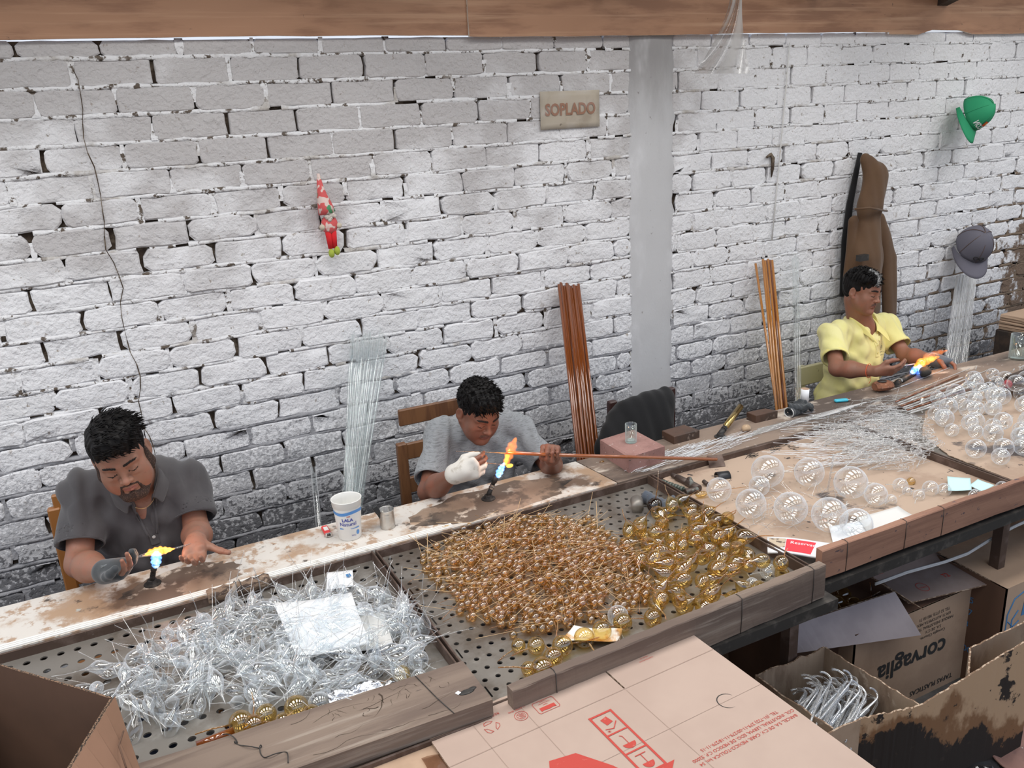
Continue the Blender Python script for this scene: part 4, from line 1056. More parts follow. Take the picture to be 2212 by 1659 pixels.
for k in range(20):
    a0, a1 = 2 * PI * k / 20, 2 * PI * (k + 1) / 20; mb.add([oncup(.030, .027), oncup(.030 + .0065 * math.cos(a0), .027 + .0085 * math.sin(a0)), oncup(.030 + .0065 * math.cos(a1), .027 + .0085 * math.sin(a1))], [(0, 1, 2)])
mb.build('blue_band', pmat('cup_blue', (.10, .28, .62), .4), cup)
mb = MB(); add_text(mb, 'LALA', .0155, lambda x, y: oncup(x - .004, y + .077), bold=.0006); add_text(mb, 'Natural', .0185, lambda x, y: oncup(x - .003, y + .062), bold=.0002)
add_text(mb, '900 g', .007, lambda x, y: oncup(x + .013, y + .020)); mb.build('lettering', pmat('cup_navy', (.07, .08, .35), .4), cup)
mb = MB(); 
for k in range(3): mb.add([oncup(-.005 + k * .004, .0885), oncup(-.002 + k * .004, .0885), oncup(-.0025 + k * .004, .0925), oncup(-.005 + k * .004, .0915)], [(0, 1, 2, 3)])
mb.build('red_emblem', M['red_ink'], cup)

c = PZ(838, 1138, ZT); can = thing('tin_can', 'ribbed open tin can beside the yogurt cup', 'can', c)
tin = pmat('tin', (.62, .60, .57), .28, .95, layers=[((.5, .48, .45), 20, .5, .7, 4)])
pr_ = [(0, .001), (.0245, 0), (.0255, .002)]
for k in range(30): pr_.append((.0250 + .0005 * (k % 2), .010 + k * .0013))
pr_ += [(.0252, .054), (.0252, .064), (.0262, .065), (.0252, .0662), (.0242, .064), (.0242, .004), (0, .003)]
mb = MB(); mb.lathe(pr_, 36); mb.build('can_wall', tin, can)
lt = thing('black_tool', 'black handled tool leaning inside the tin can', 'tool', c + Vector((-.004, 0, .006)))
Q = Matrix.Translation((0, 0, .0)) @ Matrix.Rotation(-.42, 4, 'Y'); mb = MB(); mb.bbox(-.007, .007, -.005, .005, .0, .085, .002, M=Q); mb.build('handle', M['iron'], lt)
mb = MB(); mb.bbox(-.0085, .0085, -.0065, .0065, .060, .088, .002, M=Q); mb.build('grip', pmat('black_rubber', (.02, .022, .025), .5), lt)

def lighter(name, px, z, rot, mat, label, lean=0.0, L=.075):
    c = PZ(px[0], px[1], z); t = thing(name, label, 'lighter', c + Vector((0, 0, .0075)), (0, lean, rot)); m_ = MB()
    m_.bbox(-L / 2, L / 2 - .014, -.011, .011, -.006, .006, .004); m_.build('fuel_tank', mat, t)
    m_ = MB(); m_.bbox(L / 2 - .015, L / 2 - .002, -.010, .010, -.0055, .0055, .0015); m_.build('metal_hood', tin, t)
    m_ = MB(); m_.tube([(L / 2 - .004, -.006, .002), (L / 2 - .004, .006, .002)], .0042, 12); m_.build('spark_wheel', M['iron'], t)
    return t
lr = lighter('lighter', (706, 1152), ZT, -1.62, pmat('red_plastic', (.72, .03, .03), .3), 'red plastic lighter lying left of the yogurt cup')
mb = MB(); mb.box(-.022, .006, -.007, .007, .0062, .0066); mb.build('sticker', M['paper_gray'], lr)
lighter('lighter', (1820, 868), ZT, -.35, pmat('cyan_plastic', (.06, .50, .66), .3), 'cyan plastic lighter on the brown board in front of the man in yellow')

def slab(name, corners, h, mat, label, cat, z0=ZT, bev=.004, jit=0, base=None):
    P = [PZ(x, y, z0 + h) for x, y in corners]; ctr = sum(P, Vector()) / len(P); ctr.z = z0
    if (P[1] - P[0]).cross(P[2] - P[1]).z < 0: P = P[::-1]
    n = len(P); L0 = [Vector((p.x, p.y, z0)) - ctr for p in P]; L1 = [Vector((p.x, p.y, z0 + h - bev)) - ctr for p in P]
    L2 = [Vector((p.x - ctr.x, p.y - ctr.y, h)) * 1.0 for p in P]; L2 = [Vector((v.x * (1 - bev / .05), v.y * (1 - bev / .05), v.z)) for v in L2]
    m_ = MB(); m_.add(L0 + L1 + L2, [tuple(range(n))[::-1], tuple(range(2 * n, 3 * n))] + [(a, (a + 1) % n, n + (a + 1) % n, n + a) for a in range(n)] + [(n + a, n + (a + 1) % n, 2 * n + (a + 1) % n, 2 * n + a) for a in range(n)])
    o = m_.build(name, mat); o.location = ctr; return tag(o, label, cat)
pinkm = pmat('pink_brick_stone', (.36, .20, .175), .9, layers=[((.28, .15, .13), 8, .45, .65, 4), ((.12, .08, .07), 90, .66, .72, 2), ((.5, .38, .35), 60, .64, .72, 3)], bump=[(150, .5, .002)])
slab('stone_block', [(1296, 948), (1368, 926), (1436, 962), (1358, 986)], .066, pinkm, 'pink stone block on the bench holding up the drinking glass', 'block')
bw = pmat('dark_stained_wood', (.095, .05, .032), .5, layers=[((.05, .032, .024), 9, .4, .65, 4), ((.34, .26, .21), 16, .60, .72, 5)], bump=[(40, .3, .002)])
slab('wooden_block', [(1430, 930), (1478, 917), (1511, 929), (1456, 943)], .034, bw, 'dark brown wooden block right of the pink stone block', 'block', bev=.002)
slab('wooden_block', [(1613, 890), (1653, 882), (1680, 887), (1633, 898)], .034, bw, 'dark brown wooden block beside the grey gloves', 'block', bev=.002)
# drinking glass
thick = glass('thick_glass', (.92, .96, .95), 1.0, (.75, .82, .82), .6)
c = PZ(1363, 955, ZT + .066); tg = thing('drinking_glass', 'small straight clear tumbler standing on the pink block', 'glass', c)
mb = MB(); mb.lathe([(0, 0), (.021, 0), (.0225, .003), (.0225, .075), (.0218, .076), (.021, .075), (.0207, .010), (0, .009)], 32); mb.build('glass_wall', thick, tg)
mb = MB(); mb.lathe([(0, .001), (.0215, .001), (.0218, .005), (.0215, .0085), (0, .0085)], 32); mb.build('glass_base', glass('glass_base', (.8, .88, .86), 1.0, (.85, .92, .92), .9), tg)
c = PZ(2198, 775, ZT); tg = thing('glass_jar', 'tall clear crackled glass jar near the far end of the bench', 'jar', c)
mb = MB(); mb.lathe([(0, 0), (.040, 0), (.042, .004), (.042, .125), (.0405, .127), (.039, .125), (.039, .008), (0, .007)], 36); mb.build('jar_wall', thick, tg)
# stone, tape roll tube, ring
mb = MB(); mb.ell((0, 0, .012), (.028, .017, .014), 14, 9, fn=lambda v: v * (1 + .25 * mnoise.noise(v * 60)))
o = mb.build('stone', pmat('tan_stone', (.48, .34, .22), .9, layers=[((.7, .58, .42), 30, .5, .65, 3)], bump=[(120, .6, .002)])); o.location = PZ(1612, 930, ZT); o.rotation_euler = (0, 0, .5); tag(o, 'small tan stone between the brass burner and wooden block', 'stone')
c = PZ(1738, 866, ZT); ct = thing('cardboard_tube', 'short white cardboard tube standing at the bench edge', 'tube', c)
mb = MB(); mb.lathe([(.0165, 0), (.018, 0), (.018, .058), (.0165, .058), (.0165, 0)], 28, mis=[0, 0, 1, 1]); mb.build('tube_wall', [M['paper'], M['card']], ct)

# burners
def burner(px, z, tip, r, label, mats, base=.02):
    c = PZ(px[0], px[1], z); t = thing('gas_burner', label, 'burner', c); T = Vector(tip) - c; d = T.normalized()
    m_ = MB(); m_.lathe([(0, 0), (base * 1.25, 0), (base * 1.25, .004), (base * .8, .006), (base * .7, .016), (base * .5, .018), (0, .018)], 12, smooth=False); m_.build('base_flange', mats[0], t)
    e = Vector((0, 0, .014)) + d * .012
    m_ = MB(); m_.tube([(0, 0, .010), tuple(e), tuple(e + d * .018)], [r * .95, r * .9, r * .8], 10); m_.build('elbow', mats[0], t)
    for k in range(2):
        m_ = MB(); a = e + d * (.018 + k * .010); m_.tube([a, a + d * .007], r * (1.0 - k * .1), 6, smooth=False); m_.build('nut', mats[1], t)
    m_ = MB(); a = e + d * .036; L = (T - a).length
    m_.tube([a, a + d * .006, a + d * .010, a + d * L, a + d * (L + .0005), a + d * (L - .012)], [r * .7, r * .75, r, r, r * .75, r * .72], 20); m_.build('nozzle', mats[2], t)
    return t
tip1 = PY(336, 1226, 2.49); tip2 = PY(1075, 1031, 2.50); tip3 = PY(1984, 806, 2.66); tip4 = PY(1600, 884, 2.62)
burner((330, 1262), ZT, tip1, .009, 'blackened gas burner burning in front of the bearded man', (M['iron'], M['iron'], M['iron']))
burner((1055, 1078), ZT, tip2, .010, 'black gas burner with steel nut burning in front of the middle man', (M['iron'], tin, M['iron']))
burner((1936, 833), ZT, tip3, .0135, 'long black gas burner burning in front of the man in yellow', (M['iron'], tin, M['iron']))
brass = pmat('brass', (.50, .36, .14), .25, 1.0, layers=[((.30, .20, .08), 30, .5, .7, 3)])
burner((1556, 944), ZT, tip4, .0135, 'unlit gas burner with a shiny brass nozzle', (M['iron'], M['iron'], brass))

# flames and glass being worked
blue = flame_mat('blue_flame', (.05, .18, 1.0), (.35, .60, 1.0), 5.5, .75); orange = flame_mat('orange_flame', (1.0, .22, .02), (1.0, .50, .08), 5.0, .62)
soft_o = flame_mat('soft_orange_flame', (1.0, .20, .04), (1.0, .35, .08), 3.0, .32); core = emis('glowing_glass', (1.0, .38, .04), 3.2)
def blob(path, radii, mat, name, parent, n=14, seed=0, amp=.15, sub=6):
    P = [Vector(p) for p in path]; pts = []; rr = []
    m = (len(P) - 1) * sub
    for i in range(m + 1):
        t = i / sub; k = min(int(t), len(P) - 2); f = t - k; pts.append(P[k].lerp(P[k + 1], f)); rr.append(radii[k] * (1 - f) + radii[k + 1] * f)
    for i in range(len(rr)): rr[i] = max(.0003, rr[i] * (1 + amp * math.sin(i * 1.7 + seed)))
    m_ = MB(); m_.tube(pts, rr, n); return m_.build(name, mat, parent)
def flame(label, base, segs):
    t = thing('flame', label, 'flame', base)
    for nm, path, rad, mat in segs: blob([Vector(p) - Vector(base) for p in path], rad, mat, nm, t, seed=len(path))
    return t
f1 = PY(337, 1200, 2.485); a1 = PY(320, 1196, 2.475); b1_ = PY(375, 1188, 2.49)
flame('orange and blue flame above the bearded man\'s burner', tip1, [
    ('blue_cone', [tip1, PY(337, 1214, 2.488), PY(338, 1200, 2.487), PY(338, 1192, 2.486)], [.008, .014, .015, .006], blue),
    ('orange_plume', [PY(312, 1200, 2.475), PY(325, 1193, 2.48), PY(345, 1190, 2.485), PY(362, 1188, 2.49), PY(378, 1185, 2.49)], [.001, .010, .014, .009, .001], orange)])
flame('tall flickering flame above the middle man\'s burner', tip2, [
    ('blue_cone', [tip2, PY(1079, 1020, 2.495), PY(1085, 1008, 2.49), PY(1090, 1000, 2.485)], [.008, .013, .011, .003], blue),
    ('orange_plume', [PY(1091, 1004, 2.485), PY(1099, 985, 2.48), PY(1106, 965, 2.48), PY(1115, 945, 2.48)], [.010, .016, .020, .003], soft_o),
    ('inner_plume', [PY(1092, 1004, 2.485), PY(1096, 985, 2.482), PY(1101, 970, 2.48)], [.006, .009, .002], orange)])
flame('broad orange flame over the burner of the man in yellow', tip3, [
    ('blue_cone', [tip3, PY(1978, 800, 2.64), PY(1968, 806, 2.62), PY(1988, 792, 2.64)], [.014, .020, .008, .012], blue),
    ('orange_plume', [PY(1976, 793, 2.63), PY(1990, 784, 2.64), PY(2008, 777, 2.66), PY(2030, 770, 2.67)], [.008, .022, .018, .003], orange),
    ('outer_plume', [PY(1984, 786, 2.64), PY(2004, 771, 2.66), PY(2028, 762, 2.68), PY(2046, 757, 2.69)], [.006, .020, .015, .003], soft_o)])
mb = MB(); p0 = PY(218, 1224, 2.46)
mb.tube([p0 - p0, PY(300, 1202, 2.475) - p0, PY(322, 1197, 2.48) - p0, PY(336, 1194, 2.483) - p0, PY(356, 1190, 2.49) - p0, PY(372, 1186, 2.49) - p0, PY(438, 1168, 2.50) - p0], [.0024, .0024, .006, .011, .009, .0025, .002], 12)
o = mb.build('glass_tube', M['glass_rod']); o.location = p0; tag(o, 'thin clear glass tube with a bulge, held in the bearded man\'s flame', 'glass tube')
t_ = thing('amber_tube', 'long shiny amber tube held across the middle man\'s flame', 'glass tube', PY(1192, 985, 2.47)); q0 = t_.location
mb = MB(); mb.tube([PY(1092, 979, 2.475) - q0, PY(1100, 978, 2.472) - q0, PY(1200, 983, 2.445) - q0, PY(1548, 992, 2.35) - q0], [.003, .0062, .0066, .0066], 12); mb.build('tube_body', pmat('amber_tube', (.33, .085, .015), .10, spec=.9, coat=.6), t_)
mb = MB(); mb.tube([PY(985, 975, 2.47) - q0, PY(1040, 976, 2.475) - q0, PY(1092, 979, 2.475) - q0], [.0005, .0008, .002], 6); mb.build('drawn_thread', M['gold_stem'], t_)
t_ = thing('hot_bead', 'glowing yellow glass bead on a stem in the middle flame', 'glass bead', PY(1101, 1006, 2.48)); q0 = t_.location
mb = MB(); mb.ell((0, 0, 0), (.013, .008, .0065), 16, 10); mb.build('molten_bead', core, t_)
mb = MB(); mb.tube([PY(1052, 1000, 2.475) - q0, PY(1096, 1005, 2.48) - q0], .0012, 6); mb.build('stem', M['gold_stem'], t_)
t_ = thing('hot_swirl', 'twisted clear glass swirl glowing in the flame before the man in yellow', 'glass ornament', PY(1990, 784, 2.63)); q0 = t_.location
mb = MB(); mb.tube([CD(1, 0, 0) * (.016 * math.cos(t) * (1 - t / 20)) + CD(0, 1, .2) * (.011 * math.sin(t)) + CD(0, 0, 1) * (t * .0008) for t in np.linspace(0, 13, 60)], .0022, 6); mb.build('swirl', [M['glass_rod']], t_)
mb = MB(); mb.tube([PY(1925, 797, 2.615) - q0, PY(1950, 790, 2.62) - q0, PY(1975, 786, 2.63) - q0], [.0022, .0028, .0032], 8); mb.build('handle_rod', M['glass_rod'], t_)
mb = MB(); mb.tube([PY(2004, 781, 2.65) - q0, PY(2004, 768, 2.65) - q0, PY(2012, 763, 2.66) - q0, PY(2022, 764, 2.67) - q0, PY(2032, 770, 2.68) - q0], .0018, 8); mb.build('hook', M['glass_rod'], t_)
for k_, (a_, p_, c_) in enumerate(((3, f1, (1, .55, .3)), (3.5, PY(1100, 985, 2.46), (1, .5, .25)), (3.5, PY(1995, 780, 2.62), (1, .5, .22)))):
    l = bpy.data.lights.new('flame_light', 'POINT'); l.energy = .45; l.color = c_; l.shadow_soft_size = .02; o = bpy.data.objects.new('flame_light', l); link(o); o.location = p_ + Vector((0, -.02, .03))

# brown wooden holder, rag-wrapped clamp, gloves
c = PZ(1907, 845, ZT); hol = thing('wooden_holder', 'chunky reddish wooden block with two charred round ends', 'block', c, (0, 0, -.25))
red = pmat('reddish_bark', (.25, .10, .05), .8, layers=[((.13, .05, .03), 25, .45, .62, 5), ((.42, .24, .15), 50, .62, .72, 3)], bump=[(60, .7, .004)])
mb = MB()
sec = [(math.cos(a) * (.030 + .004 * (i % 2)), math.sin(a) * (.022 + .003 * ((i + 1) % 2))) for i, a in enumerate(np.linspace(0, 2 * PI, 11)[:-1])]
for k, (x, s_) in enumerate(((-.045, .72), (-.030, .98), (.020, 1.0), (.042, .70))): mb.v += [(x, y * s_, .026 + z * s_) for y, z in sec]
for k in range(3):
    for i in range(10): mb.f.append((k * 10 + i, k * 10 + (i + 1) % 10, (k + 1) * 10 + (i + 1) % 10, (k + 1) * 10 + i)); mb.m.append(0); mb.sm.append(False)
mb.f += [tuple(range(10)), tuple(range(39, 29, -1))]; mb.m += [0, 0]; mb.sm += [False, False]; mb.build('wood_body', red, hol)
mb = MB(); mb.lathe([(0, .001), (.018, .001), (.018, 0)], 20, M=Matrix.Translation((-.008, 0, .0495)) @ Matrix.Scale(1.25, 4, (1, 0, 0))); mb.build('charred_end', M['iron'], hol)
mb = MB(); mb.lathe([(0, .001), (.0155, .001), (.0155, 0)], 20, M=Matrix.Translation((.0425, -.002, .026)) @ Matrix.Rotation(PI / 2, 4, 'Y')); mb.build('charred_end', M['iron'], hol)
c = PZ(1998, 812, ZT); mb = MB(); mb.ell((0, 0, .024), (.058, .026, .022), 22, 14, fn=lambda v: v * (1 + .35 * mnoise.noise(v * 38)))
o = mb.build('sooty_rag', pmat('sooty_rag', (.03, .028, .026), .8, layers=[((.62, .6, .55), 22, .60, .68, 5)], bump=[(50, .9, .006)])); o.location = c; o.rotation_euler = (0, 0, .55); tag(o, 'sooty black rag bundle with white flecks behind the right flame', 'rag')

def glove_heap(px, z, mat, label, n=5, rot=0, sc_=1.0, name='work_glove', cuffm=None):
    c = PZ(px[0], px[1], z); t = thing(name, label, 'glove', c, (0, 0, rot)); S = SDF((-.09, -.07, -.004), (.11, .07, .07), .0032)
    S.ell((.0, 0, .018), (.042, .028, .017), None, .012)
    for k in range(n):
        a = -.9 + 1.8 * k / (n - 1); b = (.03 * math.cos(a), .028 * math.sin(a), .018); e_ = (.074 * math.cos(a * .7) + R_.uniform(-.01, .006), .052 * math.sin(a) , R_.uniform(.012, .036)); m_ = ((b[0] + e_[0]) / 2, (b[1] + e_[1]) / 2, .030 + R_.uniform(-.005, .012))
        S.cone(b, m_, .0115, .0105, .008); S.cone(m_, e_, .0105, .009, .006)
    S.cone((-.030, 0, .018), (-.062, .003, .021), .021, .024, .012); S.cone((-.050, .003, .020), (-.09, .004, .022), .019, .021, .004, 's')
    S.plane((0, 0, .0005), (0, 0, -1), (-.1, -.1, -.01), (.12, .1, .08))
    V, F = S.mesh(); N = vnormals(V, F); V = V + N * (.0016 * np.sin(V[:, 0] * 260 + V[:, 1] * 130))[:, None]; V *= sc_
    np_mesh('knit', V, F, mat, parent=t)
    if cuffm: mb = MB(); mb.tube([(-.066 * sc_, (.003 + .0235 * math.cos(a)) * sc_, (.0215 + .0215 * math.sin(a)) * sc_) for a in np.linspace(0, 2 * PI, 25)[:-1]], .0022, 6, closed=True); mb.build('cuff_hem', cuffm, t)
    return t
glove_heap((1722, 893), ZT, glove_grey, 'crumpled dark grey work glove with a pale hem on the bench', rot=.25, sc_=.95, cuffm=M['paper_gray'])
glove_heap((1728, 886), ZT + .022, glove_grey, 'second dark grey glove heaped on top of the hemmed one', rot=-.5, sc_=.72)
glove_heap((1424, 1096), .748, pmat('slate_blue_glove', (.07, .085, .11), .95, bump=[(380, .5, .001)], sheen=.3), 'slate blue glove in the corner of the amber bead tray', rot=-1.3, sc_=.95)

# spun glass splinters and rods lying on the brown board
def strands(name, n, box, ang, L, r, mat, label, cat, zb, spread=.12, zs=.006, bend=0):
    m_ = MB(); x0, x1, y0, y1 = box
    for k in range(n):
        x, y = R_.uniform(x0, x1), R_.uniform(y0, y1); a = ang + R_.gauss(0, spread); l = R_.uniform(L * .4, L); z = zb + R_.uniform(.001, zs)
        m_.tube([(x - math.cos(a) * l / 2, y - math.sin(a) * l / 2, z), (x + math.cos(a) * l / 2, y + math.sin(a) * l / 2, z + R_.uniform(-.001, .003))], r * R_.uniform(.6, 1.2), 4, cap=False)
    return tag(m_.build(name, mat), label, cat, kind='stuff')
M['spun'] = pmat('white_splinters', (.85, .86, .88), .25, spec=.7)
strands('glass_splinters', 170, (1.72, 2.25, 2.41, 2.52), .12, .16, .0007, M['spun'], 'drift of fine white glass splinters beside the dark wooden blocks', 'glass splinters', ZT)
strands('glass_splinters', 90, (2.5, 3.5, 2.39, 2.50), -.15, .22, .0008, M['glass_rod'], 'loose fine clear threads on the brown board at the right', 'glass splinters', ZT, .35)
def lying(a, b, r, mat, label, group=None, name='glass_rod', cat='glass rod'):
    A, B = Vector(a), Vector(b); m_ = MB(); m_.tube([Vector(), B - A], r, 8); o = m_.build(name, mat); o.location = A; return tag(o, label, cat, group)
for k in range(5):
    A = PZ(1600 + k * 9, 947 - k * 5, ZT + .004); B = PZ(1815 + k * 14, 889 - k * 5, ZT + .004); lying(A, B, .0026, M['white_rod'], 'thin white rod lying along the brown board by the cyan lighter', 'rods lying by the cyan lighter')
for k in range(9):
    A = PZ(1935 + k * 4, 868 + k * 3, ZT + .005 + .002 * k); B = PZ(2070 + k * 9, 812 + k * 3.2, ZT + .006 + .002 * k); lying(A, B, .0034, M['white_rod'] if k % 3 else M['amber_rod'], 'clear rod in the loose bundle before the man in yellow' if k % 3 else 'dark rod in the loose bundle before the man in yellow', 'clear rods before the man in yellow' if k % 3 else 'dark rods before the man in yellow')
for k in range(4):
    A = PZ(1900 + k * 30, 832 + k * 9, ZT + .004); B = PZ(2010 + k * 42, 792 + k * 2, ZT + .004); lying(A, B, .0022, M['glass_rod'], 'short thin clear rod near the long black burner', 'short thin rods near the black burner')
lying(PZ(2010, 880, ZT + .006), PZ(2102, 815, ZT + .012), .0055, M['white_rod'], 'thick white tube slanting over the tray edge at the right')
mb = MB(); mb.tube([(0, 0, 0), (0, 0, .038)], [.0085, .0085], 14); o = mb.build('metal_tube_stub', tin); o.location = PZ(1990, 878, ZT - .01); tag(o, 'short upright steel tube stub among the clear rods', 'tube')
mb = MB(); mb.ell((0, 0, .002), (.011, .006, .003), 12, 6); o = mb.build('amber_scrap', M['gold_bead']); o.location = PZ(1300, 998, ZT); tag(o, 'flat amber glass drop on the bench before the pink block', 'glass scrap')
mb = MB(); mb.ell((0, 0, .002), (.014, .004, .003), 12, 6); mb.tube([(-.04, .003, .002), (0, 0, .002)], .001, 5); o = mb.build('amber_scrap', M['gold_bead']); o.location = PZ(963, 1138, ZT); tag(o, 'thin amber glass scrap near the bench front edge', 'glass scrap')
# dark box with a red wheel at the far right
c = PZ(2205, 838, ZT); db = thing('dark_metal_box', 'dark brown metal box with a round red knob at the right edge', 'box', c, (0, 0, .1))
mb = MB(); mb.bbox(-.07, .12, -.05, .05, 0, .045, .003); mb.build('box_body', M['rust'], db); mb = MB(); mb.bbox(-.045, .12, -.03, .052, .045, .055, .002); mb.build('box_lid', M['dark_wood'], db)
mb = MB(); mb.lathe([(0, 0), (.018, 0), (.020, .004), (.018, .012), (0, .013)], 24, M=Matrix.Translation((-.071, .02, .030)) @ Matrix.Rotation(-PI / 2, 4, 'Y')); mb.build('red_knob', pmat('red_knob', (.45, .06, .08), .4), db)
# ---------------------------------------------------------------- what lies in the trays
ZS = .748
def inpoly(x, y, P):
    c = False; n = len(P)
    for i in range(n):
        x1, y1 = P[i]; x2, y2 = P[i - 1]
        if (y1 > y) != (y2 > y) and x < (x2 - x1) * (y - y1) / (y2 - y1) + x1: c = not c
    return c
def wpoly(px, z=ZS + .02): return [(PZ(a, b, z).x, PZ(a, b, z).y) for a, b in px]
class Pile:
    def __init__(s, z0): s.z0 = z0; s.c = []
    def drop(s, x, y, r, zmax, squash=.8):
        z = s.z0 + r
        for (a, b, c, q) in s.c:
            d2 = (a - x) ** 2 + (b - y) ** 2; rr = (r + q) * .96
            if d2 < rr * rr: z = max(z, c + math.sqrt(rr * rr - d2) * squash)
        if z > zmax: return None
        s.c.append((x, y, z, r)); return Vector((x, y, z))
def scatter(pile, poly, n, r, zmaxf, tries=40, rj=0.0):
    xs = [p[0] for p in poly]; ys = [p[1] for p in poly]; out = []; k = 0
    while len(out) < n and k < n * tries:
        k += 1; x, y = R_.uniform(min(xs), max(xs)), R_.uniform(min(ys), max(ys))
        if not inpoly(x, y, poly): continue
        rr = r * R_.uniform(1 - rj, 1 + rj); p = pile.drop(x, y, rr, zmaxf(x, y))
        if p is not None: out.append((p, rr))
    return out
def proto(name, body, mat, parts=()):
    """unlinked prototype root with parts"""
    o = bpy.data.objects.new(name, body.mesh(name, mat)); ch = []
    for nm, m_, mt in parts: ch.append((nm, m_.mesh(nm, mt)))
    return o, ch
def stamp(pr_, loc, rot, s_, label, cat, group):
    o = pr_[0].copy(); col.objects.link(o); o.location = loc; o.rotation_euler = rot; o.scale = (s_, s_, s_)
    tag(o, label, cat, group)
    for nm, me in pr_[1]:
        c = bpy.data.objects.new(nm, me); col.objects.link(c); c.parent = o
    return o
def lat(prof, n=16): m_ = MB(); m_.lathe(prof, n); return m_
def stem(z0, z1, r, bend=.004): m_ = MB(); m_.tube([(0, 0, z0), (bend, 0, (z0 + z1) / 2), (0, 0, z1)], [r, r * .9, r * .8], 5); return m_
drop_prof = [(.0009, .060), (.0022, .045), (.0055, .030), (.0115, .017), (.0158, .005), (.0158, -.005), (.0120, -.017), (.0060, -.030), (.0025, -.044), (.0012, -.056), (.0006, -.066)]
drop = proto('clear_drop', lat(drop_prof, 18), M['glass'], [('stem', stem(.058, .145, .0011), M['white_rod'])])
ball_prof = lambda r, n=10: [(max(.0005, r * math.sin(PI * i / n)), r * math.cos(PI * i / n)) for i in range(n + 1)]
ZUP = lambda tilt, yaw: Euler((tilt, 0, yaw))
# --- tray of clear drops
pile = Pile(ZS)
card_w = (620, 780, 1290, 1410)
P1 = wpoly([(150, 1490), (330, 1395), (500, 1300), (640, 1272), (760, 1262), (850, 1290), (925, 1345), (930, 1430), (850, 1490), (690, 1510), (480, 1550), (300, 1560), (235, 1510)])
cx1, cy1 = .30, 1.93
sp_ = scatter(pile, P1, 250, .0185, lambda x, y: ZS + .03 + .045 * max(0, 1 - ((x - cx1) / .42) ** 2 - ((y - 1.9) / .36) ** 2) + .012, rj=.15)
for p, r in sp_:
    stamp(drop, p, (R_.uniform(.9, 2.1) if R_.random() < .85 else R_.uniform(-.5, .5), R_.uniform(-.3, .3), R_.uniform(0, 2 * PI)), r / .0185, 'clear glass drop ornament with a thin stem in the heap on the left tray', 'glass ornament', 'clear drops heaped on the left tray')
for (x, y, tx, lb) in ((290, 1580, 2.75, 'clear drop lying apart at the near end of the left tray, beside the open box'), (372, 1565, 3.0, 'large clear drop pointing down, alone near the left end of the plank')):
    stamp(drop, PZ(x, y, ZS + .02), (tx, .5, .3), 1.15, lb, 'glass ornament', None)
m_ = MB()
for k in range(330):
    x, y, z, r = R_.choice(pile.c); a = R_.uniform(0, 2 * PI); l = R_.uniform(.04, .13); tl = R_.gauss(.05, .3)
    A = Vector((x, y, z + R_.uniform(0, .02))); m_.tube([A, A + Vector((math.cos(a) * l, math.sin(a) * l, abs(math.sin(tl)) * l))], .0009, 4, cap=False)
tag(m_.build('glass_stems', M['white_rod']), 'tangle of broken clear stems over the heap of drops on the left tray', 'glass stems', kind='stuff')
def sheet(name, px, z, mat, label, cat, curl=.01, nu=8, nv=8, th=.0006, zf=None):
    C = [PZ(a, b, z) for a, b in px]; c0 = sum(C, Vector()) / 4
    def fn(u, v):
        p = (C[0] * (1 - u) + C[1] * u) * (1 - v) + (C[3] * (1 - u) + C[2] * u) * v
        return p - c0 + Vector((0, 0, curl * ((2 * u - 1) ** 2 + math.sin(v * 5 + u * 3) * .4) + (zf(u, v) if zf else 0)))
    m_ = MB(); m_.grid(nu, nv, fn, thick=th); o = m_.build(name, mat); o.location = c0; return tag(o, label, cat)
sheet('paper_sheet', [(590, 1310), (760, 1288), (800, 1400), (640, 1420)], ZS + .040, M['paper'], 'bright white paper sheet amid the clear drops on the left tray', 'paper', .012)
sheet('paper_sheet', [(700, 1340), (830, 1330), (850, 1400), (740, 1410)], ZS + .020, M['paper_gray'], 'stained off-white paper under the clear drops on the left tray', 'paper', .012)
c_ = sheet('paper_card', [(706, 1238), (762, 1232), (764, 1268), (706, 1274)], ZS + .012, M['paper'], 'small white card with a blue square mark at the back of the left tray', 'card', .002)
m_ = MB(); A = PZ(746, 1241, ZS + .0175); m_.add([Vector(q) for q in ((0, 0, 0), (.014, 0, 0), (.014, -.018, 0), (0, -.018, 0))], [(3, 2, 1, 0)]); o = m_.build('blue_mark', M['blue_ink']); o.parent = c_; o.location = A - c_.location
foil = pmat('aluminium_foil', (.80, .82, .86), .22, 1.0, bump=[(22, 1.0, .02), (70, .8, .006)])
sheet('foil_sheet', [(705, 1500), (800, 1478), (862, 1488), (715, 1535)], ZS + .030, foil, 'crumpled silver foil at the plank edge of the left tray', 'foil', .012, 14, 14, zf=lambda u, v: .02 * mnoise.noise(Vector((u * 5, v * 5, 1))))
big = proto('amber_bauble', lat(ball_prof(.027, 12), 22), M['gold'], [('stem', stem(-.027, -.10, .0022), M['gold_stem'])])
def place(pr_, lst_, s_, label, cat, group, z=ZS, r=.027):
    for i, q in enumerate(lst_):
        lb = label if isinstance(label, str) else label[i % len(label)]
        k = s_ * (q[2] if len(q) > 2 else 1); stamp(pr_, PZ(q[0], q[1], z + r * k * .95) , (R_.uniform(1.2, 1.9), 0, R_.uniform(0, 6.28)), k, lb, cat, group)
place(big, [(520, 1560, 1), (548, 1566, .9), (575, 1543, .9), (640, 1528, 1.05), (672, 1545, .9), (612, 1560, .8)], 1.0, 'amber bauble in the row along the plank of the left tray', 'glass bauble', 'amber baubles along the plank')
clearb = proto('clear_bauble', lat(ball_prof(.027, 12), 22), M['glass'], [('stem', stem(-.027, -.085, .002), M['glass_rod'])])
